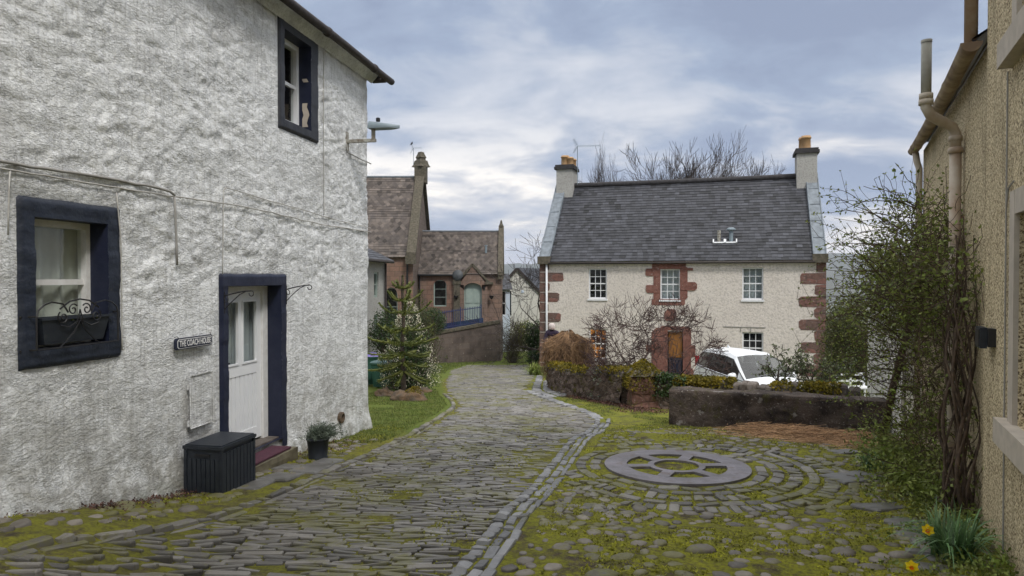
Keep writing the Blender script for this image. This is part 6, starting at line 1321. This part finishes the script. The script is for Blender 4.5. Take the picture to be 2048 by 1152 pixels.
c = (-3.05, 20.2); hb2 = H(*c); shrub('flowering_shrub', 'conical evergreen shrub covered in tiny white flowers behind the monkey puzzle', 'shrub', (c[0], c[1], hb2+1.15), (1.0, .8, 1.75), 26000, .055, 'leafd', 0, .6, None, 0, cone(c, 1.05, hb2, hb2+2.75))
t_ = sc.collection.objects['flowering_shrub']; m = MB()
for _ in range(5200):
    v = U(.06, .97); a = U(0, 6.28); r = 1.05*(1-v)**.8*(U(.85, 1.05)+.5*nz(math.cos(a)*2+9, math.sin(a)*2, v*5)); 
    if nz(math.cos(a)*3, math.sin(a)*3, v*6) < -.08: continue
    m.leaf((c[0]+r*math.cos(a), c[1]+r*.95*math.sin(a), hb2+v*2.75), U(.022, .04), rnd.random(), 1)
tag(m.build('flowers', M['flower'], t_), kind='stuff')
c = (-3.1, 22.5); hb2 = H(*c); shrub('conifer', 'golden green conical conifer rising behind the white flowering shrub', 'conifer', (c[0], c[1], hb2+1.6), (1.0, .9, 2.1), 16000, .07, 'hedge', 0, .35, None, 0, cone(c, 1.15, hb2, hb2+3.3))
c = (-4.05, 34.5); shrub('round_shrub', 'clipped dark green round shrub left of the chapel railing', 'shrub', (c[0], c[1], EYE-2.25), (.75, .75, .75), 8000, .07, 'leafd', .4)
shrub('dark_shrub', 'dark shrub behind the monkey puzzle against the pale cottage', 'shrub', (-4.55, 24.5, EYE-2.0), (.75, .7, .9), 5000, .07, 'leafd', .3)
p = gp(1026, 716); shrub('broom_bush', 'tall brown green wispy bush at the right end of the chapel wall', 'bush', (.08, 38.5, H(0, 38.5)+1.1), (.85, .7, 1.45), 9000, .11, 'brownbush', .1, .15, None, .4)
shrub('twiggy_shrub', 'yellow leaved shrub in front of the white cottage gable', 'shrub', (.75, 42.5, EYE-3.6), (.9, .8, 1.0), 5000, .09, 'leafy', .3)
shrub('rhododendron', 'dark glossy rhododendron with pale buds left of the cream house corner', 'shrub', (1.45, 39.0, EYE-3.6), (.85, .8, 1.15), 6000, .13, 'leafd', .3, .4, (260, .09, 'flower'))
shrub('low_shrub', 'low dark shrub at the foot of the rhododendron', 'shrub', (1.3, 36.5, H(1.3, 36.5)+.35), (.6, .5, .45), 2500, .1, 'leafd', .3)
def clump(name, lab, cat, c, n, L, w, mat, spread=.9, rad=.15, grp=None):
    m = MB(); 
    for _ in range(n):
        a = U(0, 6.28); b0 = Vector((c[0]+U(-rad, rad), c[1]+U(-rad, rad), H(c[0], c[1])-.01)); l_ = L*U(.6, 1.15); k = U(.15, spread); d = Vector((math.cos(a), math.sin(a), 0)); wv = Vector((-d.y, d.x, 0))*w*U(.7, 1.2); pr = None; t = rnd.random(); V = []; n_ = 6
        for i in range(n_+1):
            f = i/n_; q = b0+d*(l_*k*f**1.4)+ZV*(l_*(f-.62*k*f*f*f*(1.2 if rnd.random() < .99 else 1))); ww = wv*(1-f**3)*.5+wv*.04; V += [q-ww, q+ww]
        m.add(V, [(2*i, 2*i+1, 2*i+3, 2*i+2) for i in range(n_)], t)
    return m.build(name, M[mat], label=lab, cat=cat, **({'group': grp} if grp else {}))
clump('grass_clump', 'arching clump of strappy leaves at the left foot of the cream house', 'plant', (.95, 28.0), 320, .62, .03, 'leaf', 1.2, .22)
# rocks
def rock(lab, px, py, r, mat='rock', sq=.7, Y=None, grp=None, name='rock', moss=False):
    p_ = gp(px, py); m = MB(); sd = U(0, 99)
    def f(u, v):
        a = u*2*math.pi; b_ = v*math.pi*.62-.12; d = Vector((math.cos(a)*math.sin(b_+.12), math.sin(a)*math.sin(b_+.12), math.cos(b_+.12))); k = r*(1+.38*nz(d.x*1.6+sd, d.y*1.6, d.z*1.6)+.12*nz(d.x*5, d.y*5+sd, d.z*5)); return p_+Vector((d.x*k, d.y*k, d.z*k*sq+r*.12))
    m.grid(f, 22, 12)
    o = m.build(name, M[mat], smooth=True, label=lab, cat='rock', **({'group': grp} if grp else {}))
    if moss:
        m = MB(); [m.leaf(f(U(0, 1), U(0, .42)), U(.02, .04), rnd.random(), .7) for _ in range(1400)]; WM[o] = Matrix.Translation(o.location); m.build('moss', M['mossy'], o)
    return o
g_ = 'rocks edging the bed round the monkey puzzle'
rock('large orange brown rock topped with bright moss right of the monkey puzzle trunk', 828, 800, .30, grp=g_, moss=True, sq=.8); rock('rusty brown boulder directly below the monkey puzzle trunk', 803, 800, .27, grp=g_)
rock('rounded grey brown rock nearest the green bins', 768, 792, .24, grp=g_); rock('small pale edging rock between two brown boulders', 786, 794, .15, grp=g_); rock('flat dark slab rock behind the mossy boulder', 846, 785, .24, sq=.5, grp=g_)
rock('low mossy rock piled beneath the shrub left of the trunk', 786, 778, .26, sq=.45, grp=g_, moss=True); rock('dark flat rock piled beneath the shrub right of the trunk', 824, 774, .28, sq=.5, grp=g_)
rock('pale low stone in the grass by the wispy bush', 1022, 718, .35, 'lichen', .4); rock('small white stone in the grass below the retaining wall', 957, 722, .14, 'flag'); rock('tiny white stone in the grass left of the path', 924, 723, .10, 'flag'); rock('small dark stone against the retaining wall foot', 962, 716, .18, 'lichen', .7)

# bins
def bin_(lab, px, py, rz, body, lid, kk=1.0):
    p_ = gp(px, py); t_ = thing('wheelie_bin', lab, 'bin', tuple(p_), 'wheelie bins behind the white corner'); Mx = Matrix.Translation(p_) @ Matrix.Rotation(rz, 4, 'Z'); T = lambda x, y, z: Mx @ Vector((x*kk, y*kk, z*kk)); m = MB()
    lo_, hi_ = [(-.22, -.26), (.22, -.26), (.22, .22), (-.22, .22)], [(-.28, -.34), (.28, -.34), (.28, .30), (-.28, .30)]
    V = [T(x, y, .08) for x, y in lo_]+[T(x, y, .92) for x, y in hi_]+[T(x*1.08, y*1.08, .93) for x, y in hi_]+[T(x*1.08, y*1.08, .98) for x, y in hi_]; m.add(V, [(3, 2, 1, 0)]+[(r_*4+i, r_*4+(i+1) % 4, r_*4+4+(i+1) % 4, r_*4+4+i) for r_ in range(3) for i in range(4)]); m.box(None, (.3*kk, .03*kk, .5*kk), M=Mx @ Matrix.Translation((0, -.305*kk, .5*kk))); m.build('body', M[body], t_)
    m = MB(); V = [T(x*1.1, y*1.1, .985) for x, y in hi_]+[T(x*1.05, y*1.02, 1.03) for x, y in hi_]+[T(x*.8, y*.8, 1.06) for x, y in hi_]; m.add(V, [(3, 2, 1, 0), (8, 9, 10, 11)]+[(r_*4+i, r_*4+(i+1) % 4, r_*4+4+(i+1) % 4, r_*4+4+i) for r_ in range(2) for i in range(4)]); m.build('lid', M[lid], t_)
    m = MB(); m.tube([T(-.25, .38, 1.0), T(.25, .38, 1.0)], .018, 6); m.build('handle', M['cardark'], t_)
    for s_ in (-1, 1): m = MB(); m.lathe(T(s_*.27, .24, .1), [(0, -.03), (.1, -.03), (.1, .03), (0, .03)], 14, axis=(Mx.to_3x3() @ Vector((1, 0, 0)))); m.build('wheel', M['tyre'], t_)
bin_('green wheelie bin with a purple lid nearest the white wall corner', 736, 772, .25, 'bin', 'purple'); bin_('squat green wheelie bin with a pale teal lid beside the rocks', 764, 776, -.3, 'bin', 'binlid', .82)
# hedge, railing, bench on the right of the house
shrub('conifer_hedge', 'olive green conifer between the cream house and the pale lean-to', 'conifer', (10.1, 20.5, EYE-2.3), (.85, .7, 1.75), 20000, .075, 'hedge', .35, .35)
shrub('dark_shrub', 'dark bush under the conifer beside the white garden bench', 'shrub', (9.0, 19.0, EYE-3.3), (.9, .6, .6), 6000, .06, 'leaf', .3)
rl = thing('garden_railing', 'black iron garden railing at the right corner of the cream house', 'railing', (10.2, 21.8, EYE-4)); m = MB()
for k in range(7): x = 9.98+.11*k; m.bar((x, 21.6, EYE-4), (x, 21.6, EYE-1.9+.02*(k % 2)), .022)
m.build('bars', M['black'], rl); m = MB(); [m.bar((9.9, 21.6, z), (10.8, 21.6, z), .03) for z in (EYE-3.8, EYE-2.05)]; m.build('rails', M['black'], rl)
bn = thing('garden_bench', 'white garden bench partly hidden under the conifer', 'bench', (9.4, 19, EYE-4)); by = 18.6; bxx = 9.05; m = MB(); zs_ = EYE-3.05
m.fbox((bxx, by, zs_), (.8, 0, 0), (0, .4, 0), (0, 0, .04)); m.build('seat', M['whitegloss'], bn); m = MB(); m.fbox((bxx, by+.4, zs_+.32), (.8, 0, 0), (0, .04, 0), (0, 0, .07)); m.fbox((bxx, by+.4, zs_+.14), (.8, 0, 0), (0, .04, 0), (0, 0, .05)); [m.fbox((bxx+x, by+.4, zs_), (.05, 0, 0), (0, .045, 0), (0, 0, .39)) for x in (0, .375, .75)]; m.build('backrest', M['whitegloss'], bn)
for x in (0, .75):
    for y in (0, .35): m = MB(); m.fbox((bxx+x, by+y, EYE-4), (.05, 0, 0), (0, .05, 0), (0, 0, zs_-EYE+4)); m.build('leg', M['whitegloss'], bn)
# leafy rhododendron by the car
rt = thing('leafy_shrub', 'open branched rhododendron leaning over the wall in front of the white car', 'shrub', (5.85, 14.9, H(5.85, 15))); m = MB(); lm = MB(); RP = dict(wob=.16, up=.05, rmin=.006, kids=[0, 4, 4, 4], spread=(.4, .9), lk=(.55, .8), seg=4, leaflev=1, nleaf=5, leafsize=.07, lev=2, flat=.7)
for (x, dx, h_) in ((5.78, -.05, 1.05), (5.85, .45, 1.0), (6.45, .25, 1.0), (6.5, .75, .9), (6.8, .5, .9)): branch(m, Vector((x, 14.85, H(x, 14.9)+.35)), Vector((dx, 0, 1)), h_*.50, .03, 3, RP, lm)
m.build('branches', M['bark'], rt, smooth=True); lm.build('foliage', M['rhod'], rt)
m = MB(); lm = MB()
for k in range(9): x = U(2.6, 2.95)-k*.07; branch(m, Vector((x+.25, 17.6-k*.1, H(x+.3, 17.6))), Vector((U(-.3, .3), 0, 1)), .62, .012, 2, dict(RP, nleaf=6, leafsize=.05, lev=1), lm)
t_ = thing('grey_shrub', 'thin grey leaved shrub behind the wall left of the pier', 'shrub', (2.6, 17.6, H(2.6, 17.6))); m.build('stems', M['bark'], t_); lm.build('foliage', M['silver'], t_)

# ------------------------------------------------------------------ climbing shrub on the right
cs = thing('climbing_shrub', 'tangled climbing shrub with small fresh green leaves against the tan wing', 'shrub', (4.3, 7.5, H(4.3, 7.5))); vine = MB(); lm = MB(); tw = MB()
def VW(Y, z, n): return RW(Y, z, n, .03)
for k in range(17):                                               # vertical vines by the corner
    Y0 = U(5.72, 6.15); n0 = U(.03, .22); sk_ = U(.5, 1.4); ht = U(1.6, 2.6); pts = []
    for i in range(14): f = i/13; pts.append(VW(Y0+.09*math.sin(f*7+k)+.05*f, H(3.9, 5.9)+ht*1.0*f+.0, n0+.06*math.sin(f*9+k*2)))
    vine.tube(pts, [lerp(.015, .006, i/13)*sk_*U(.8, 1.25) for i in range(14)], 6, t=rnd.random())
q0 = Vector((5.35, 9.6, H(5.3, 9.6))); e0 = at(1838, 590, 8.3); vine.tube([at(1768, 860, 9.4), at(1785, 780, 9.2), at(1805, 700, 8.9), at(1828, 620, 8.6), at(1850, 540, 8.3), at(1880, 470, 8.0)], [.055, .05, .045, .04, .03, .02], 8)
vine.build('stems', M['barkv'], cs, smooth=True)
def inshape(p_):
    n = (p_.x-(.977+.488*p_.y))*-.8987; u = (p_.x/p_.y)*FPX+1024; v = 555-(p_.z-EYE)/p_.y*FPX; return n, u, v
def dens(p_):                                                     # size of the mass above the ground at this distance off the wall
    n = ((1.147+.03+.488*p_.y)-p_.x)*.8987; h = p_.z-H(p_.x, p_.y); Y = p_.y
    lim = interp([(0, .25), (.5, .42), (1.2, .55), (2.0, .85), (2.7, .75), (3.1, .45), (3.5, .12)], h)*interp([(5.6, .3), (6.2, .8), (7.5, 1.15), (9.5, 1.0)], Y)
    top = interp([(5.6, 2.1), (6.2, 2.6), (7.2, 3.0), (8.2, 3.1), (9.5, 2.8)], Y)
    return n > .0 and n < .85*lim*(1+.7*nz(p_.x*2.5, p_.y*2.5, p_.z*2.5)) and h < top*(1+.12*nz(p_.x*3, p_.y*3, 7))
tries = 0; made = 0
while made < 1500 and tries < 40000:
    tries += 1; Y = 5.75+4.0*rnd.random(); p_ = VW(Y, 0, U(0, 1.1)); p_.z = H(p_.x, p_.y)+U(.0, 3.3)
    if not dens(p_): continue
    hgt = p_.z-H(p_.x, p_.y)
    if .55 < hgt < 1.5 and rnd.random() < .35: continue
    made += 1; d = Vector((U(-1, 1), U(-1, 1), U(-.7, 1.1))).normalized(); pts = [p_.copy()]; n = rnd.randint(4, 8); st_ = U(.06, .12)
    for i in range(n): d = (d+Vector((U(-1, 1), U(-1, 1), U(-1, 1)))*.38).normalized(); nn_ = pts[-1]+d*st_; wl2 = VW(nn_.y, nn_.z, .03); nn_.x = min(nn_.x, wl2.x); pts.append(nn_)
    tw.tube(pts, [U(.0018, .0045)]*len(pts), 3, cap=False, t=rnd.random())
    lv = 16 if (hgt > 1.9 or hgt < .9) else 7
    for k in range(rnd.randint(1, lv)): q_ = rnd.choice(pts); lm.leaf(q_+Vector((U(-1, 1), U(-1, 1), U(-1, 1)))*.02, U(.028, .062), rnd.random(), .55)
for k in range(64):                                               # long sprays arching out to the left
    Y = U(6.6, 9.0); z = U(.5, 2.9); p_ = VW(Y, H(4, Y)+z+.1, U(.35, .7)); d = Vector((-1, U(-.5, .2), U(.1, 1.1))).normalized(); pts = [p_]; L_ = U(.5, 1.15); n = 9
    for i in range(n): d = (d+Vector((U(-.2, .1), U(-.15, .15), U(-.28, .14)))).normalized(); pts.append(pts[-1]+d*L_/n)
    tw.tube(pts, [lerp(.007, .002, i/n) for i in range(n+1)], 4, cap=False, t=rnd.random())
    for i in range(2, n+1):
        for _ in range(rnd.randint(1, 7)): lm.leaf(pts[i]+Vector((U(-1, 1), U(-1, 1), U(-1, 1)))*.012, U(.022, .042), rnd.random(), .55)
        if rnd.random() < .4:
            e = pts[i]+Vector((U(-1, .3), U(-.5, .5), U(-.2, 1))).normalized()*U(.08, .25); tw.tube([pts[i], e], [.003, .0015], 3, cap=False, t=rnd.random()); [lm.leaf(e, U(.02, .04), rnd.random(), .55) for _ in range(4)]
for (cy, off2, rz_, n_) in ((6.7, .50, .34, 800), (7.4, .55, .40, 1100), (8.3, .6, .40, 1000), (6.2, .35, .3, 500)):
    c_ = RW(cy, 0, off2, .03); c_.z = H(c_.x, c_.y)+rz_*.7; leafcloud(lm, c_, (.45, .5, rz_), n_, .05, .1, .5)
for (cy, off2, hh4, n_) in ((7.2, .45, 2.35, 800), (8.2, .5, 2.45, 800), (6.6, .35, 1.9, 500), (7.8, .6, 1.8, 500)):
    c_ = RW(cy, 0, off2, .03); c_.z = H(c_.x, c_.y)+hh4; leafcloud(lm, c_, (.42, .5, .45), n_, .05, .1, .5)
tw.build('twigs', M['barkv'], cs); lm.build('foliage', M['leaf'], cs)
# low growth by the right wall and the daffodils
def daff(lab, px, py, n, L, flowers, grp='daffodil clumps on the right edge of the cobbles'):
    p_ = gp(px, py); o = clump('daffodil_clump', lab, 'daffodils', (p_.x, p_.y), n, L, .016, 'dafl', 1.05, .10, grp); WM[o] = Matrix.Translation(o.location)
    for fx_, fy_, Y in flowers:
        c_ = at(fx_, fy_, Y); b0 = Vector((p_.x, p_.y, H(p_.x, p_.y))); m = MB(); m.tube([b0, b0.lerp(c_, .6)+ZV*.06, c_+Vector((.02, .01, .02)), c_], .0035, 4); m.build('flower_stem', M['dafl'], o); m = MB(); ax = Vector((-.55, -.75, -.1)).normalized(); o1_ = ax.orthogonal().normalized(); o2_ = ax.cross(o1_)
        for k in range(6): a = k*1.047; r_ = o1_*math.cos(a)+o2_*math.sin(a); s2 = ax.cross(r_); m.add([c_, c_+r_*.028+s2*.017, c_+r_*.044-ax*.005, c_+r_*.028-s2*.017], [(0, 1, 2, 3)], rnd.random())
        fo = m.build('flower', M['dafy'], o); m = MB(); m.lathe(c_, [(.007, 0), (.009, .014), (.014, .022)], 10, axis=ax); m.build('trumpet', M['dafo'], fo)
daff('large daffodil clump with two yellow flowers at the bottom right by the pebbledash', 1905, 1120, 190, .45, [(1856, 1060, 4.75), (1824, 1133, 4.5)])
daff('bushy daffodil clump without flowers between the slabs and the climber', 1745, 938, 90, .30, [])
lw = MB()
for _ in range(9000):
    Y = U(4.2, 8.6); n = abs(rnd.gauss(0, .38)); p_ = RW(Y, 0, n+.02, .0); h0 = H(p_.x, p_.y); 
    if nz(p_.x*3, p_.y*3, 1) < -.2+n*.35: continue
    lw.leaf((p_.x, p_.y, h0+U(0, .16)*max(0, 1-n)), U(.02, .045), rnd.random(), .6)
lw.build('ground_cover', M['leaf'], kind='stuff')

# ------------------------------------------------------------------ stuff: grass, moss tufts, dead leaves, straw
g = MB()
def blade(x, y, h, w):
    z = H(x, y)+micro(x, y)-.005; a = U(0, 6.28); l = U(.2, .7)*h; g.add([(x-w*math.cos(a), y-w*math.sin(a), z), (x+w*math.cos(a), y+w*math.sin(a), z), (x+math.cos(a+1.5)*l, y+math.sin(a+1.5)*l, z+h)], [(0, 1, 2)], rnd.random())
for _ in range(60000):
    y = U(9.3, 20); x = U(-5.5, -1.0)
    if x > el(y)-.25 or x < wallx(y)+.03 and y < 12.1 or nz(x*.8, y*.8, 6) < -.42-.0*y+(.5*ss(10.6, 9.3, y)): continue
    blade(x, y, U(.02, .05), .006)
for _ in range(24000):
    y = U(29, 40); x = U(-7, 3)
    if el(y)-.1 < x < er(y)+.1: continue
    blade(x, y, U(.04, .10), .014)
for _ in range(26000):
    y = U(11.2, 20); x = U(1.0, 3.2)
    if x < er(y)+.2 or x > interp([(11, 5), (12.5, 3.2), (15.5, 2.9), (17, 2.1), (18.6, 1.6), (20.6, 1.1)], y) or nz(x*1.2, y*1.2, 6) < -.1: continue
    blade(x, y, U(.012, .035), .006)
g.build('grass', M['grass'], kind='stuff')
g = MB()
for _ in range(90000):
    y = 3.4+8.8*rnd.random()**1.3; x = U(-4.3, 5.6)
    l, r = el(y), er(y)
    if x < wallx(y)+.02: continue
    if l-.35 < x < r+.42:
        if nz(x*1.1, y*1.1, 11) < .22 or rnd.random() < .5: continue
        hh = .004
    else:
        if math.hypot(x-PC[0], y-PC[1]) < .26 or .35 < math.hypot(x-PC[0], y-PC[1]) < 1.0: 
            if .6 < math.hypot(x-PC[0], y-PC[1]) < 1.2: continue
        if nz(x*1.6, y*1.6, 14)+.35*nz(x*6, y*6, 3) < -.08: continue
        hh = .0
    z = H(x, y)+micro(x, y)+hh; a = U(0, 6.28); s_ = U(.006, .015); g.add([(x+s_*math.cos(a), y+s_*math.sin(a), z), (x+s_*math.cos(a+2.1), y+s_*math.sin(a+2.1), z), (x+s_*math.cos(a+4.2), y+s_*math.sin(a+4.2), z+U(.008, .022))], [(0, 1, 2)], rnd.random())
g.build('moss_tufts', M['mossl'], kind='stuff')
g = MB()
def litter(n, f, size=(.02, .045)):
    for _ in range(n):
        x, y = f(); g.leaf((x, y, H(x, y)+micro(x, y)+U(.005, .03)), U(*size), rnd.random(), .7, nrm=Vector((U(-.4, .4), U(-.4, .4), 1)))
litter(2600, lambda: (lambda s_: (3.0-1.3*s_+rnd.gauss(-.25, .13), 15.2+3.2*s_+rnd.gauss(-.15, .1)))(rnd.random()**1.5), (.025, .05)); litter(900, lambda: (rnd.gauss(2.85, .3), rnd.gauss(14.7, .3)), (.025, .05))
litter(900, lambda: (lambda Y: (wallx(Y)+abs(rnd.gauss(.12, .14)), Y))(U(5.6, 7.0)), (.015, .035)); litter(700, lambda: (lambda Y: (wallx(Y)+abs(rnd.gauss(.25, .2)), Y))(U(8.9, 10.4)), (.015, .03)); litter(300, lambda: (lambda Y: (wallx(Y)+abs(rnd.gauss(.05, .06)), Y))(U(4, 6)), (.015, .03))
g.build('dead_leaves', M['litter'], kind='stuff')
g = MB()
for _ in range(3200):
    u = rnd.random(); cx2 = lerp(3.9, 5.35, u); cy2 = lerp(11.5, 10.15, u)
    x, y = cx2+rnd.gauss(0, .26), cy2+rnd.gauss(0, .30)-.05; hmax = .17*math.exp(-((x-cx2)**2+(y-cy2)**2)/.14); z = H(x, y)+U(0, hmax)+.01; a = rnd.gauss(.0, .8); L_ = U(.12, .42); d = Vector((math.cos(a), math.sin(a)*.6-.2, U(-.12, .16))); d2 = d+Vector((U(-.3, .3), U(-.3, .3), U(-.25, .1)))
    p0 = Vector((x, y, z)); p1 = p0+d*L_*.5; p2 = p1+d2*L_*.5; p1.z = max(p1.z, H(p1.x, p1.y)+.01); p2.z = max(p2.z, H(p2.x, p2.y)+.005); g.tube([p0, p1, p2], [.0035, .003, .002], 3, cap=False, t=rnd.random())
g.build('cut_stems', M['straw'], kind='stuff')

# ================================================================== FAR COUNTRY
def hillz(px, Y, base):                                           # skyline of the far hills
    return base
def ridge(name, Y, dep, prof, seed, bump_=1.0):
    m = MB(); x0, x1 = -1.1*Y, 1.1*Y; nu, nv = 220, 14
    def f(u, v):
        x = lerp(x0, x1, u); px = 1024+FPX*x/Y; h = interp(prof, px)*Y/FPX; h *= 1+.06*nz(x/280, seed); k = math.sin(min(1, v*1.0)*math.pi/2)
        return Vector((x, Y-dep+dep*v, -79+(h+79+EYE)*k*(1+.12*nz(x/360, v*4, seed)*(1-v))))
    m.grid(f, nu, nv); m.grid(lambda u, v: f(u, 1)+Vector((0, dep*v, -(f(u, 1).z+80)*v)), nu, 2); m.build(name, M['hill'], smooth=True, kind='structure')
ridge('hills', 3300, 900, [(-400, 20), (700, 24), (1000, 26), (1040, 29), (1055, 25), (1080, 30), (1200, 35), (1600, 48), (1660, 50), (1700, 46), (1760, 40), (1900, 30), (2500, 30)], 3)
ridge('foothills', 2300, 600, [(-400, -5), (1000, 2), (1040, 4), (1100, 2), (1600, 6), (1700, 9), (2400, 4)], 8)
m = MB(); wdn = MB()
for _ in range(16000):
    y = U(75, 200); x = y*U(.40, .56); z = H(x, y); m.leaf((x, y, z+U(0, 7)), U(.3, .9), rnd.random(), .4)
m.build('far_woodland', M['brownbush'], kind='stuff')
hz_ = MB(); hz_.box((0, 1700, 40), (8400, 4200, 246)); t = NT('haze'); t.t.nodes.remove(t.b); pv = t.n('ShaderNodeVolumePrincipled'); pv.inputs['Density'].default_value = .00016; pv.inputs['Color'].default_value = (.80, .88, 1.0, 1); t.l(pv.outputs[0], t.o.inputs['Volume']); t.m.node_tree
hz_.build('haze', t.m, kind='stuff')
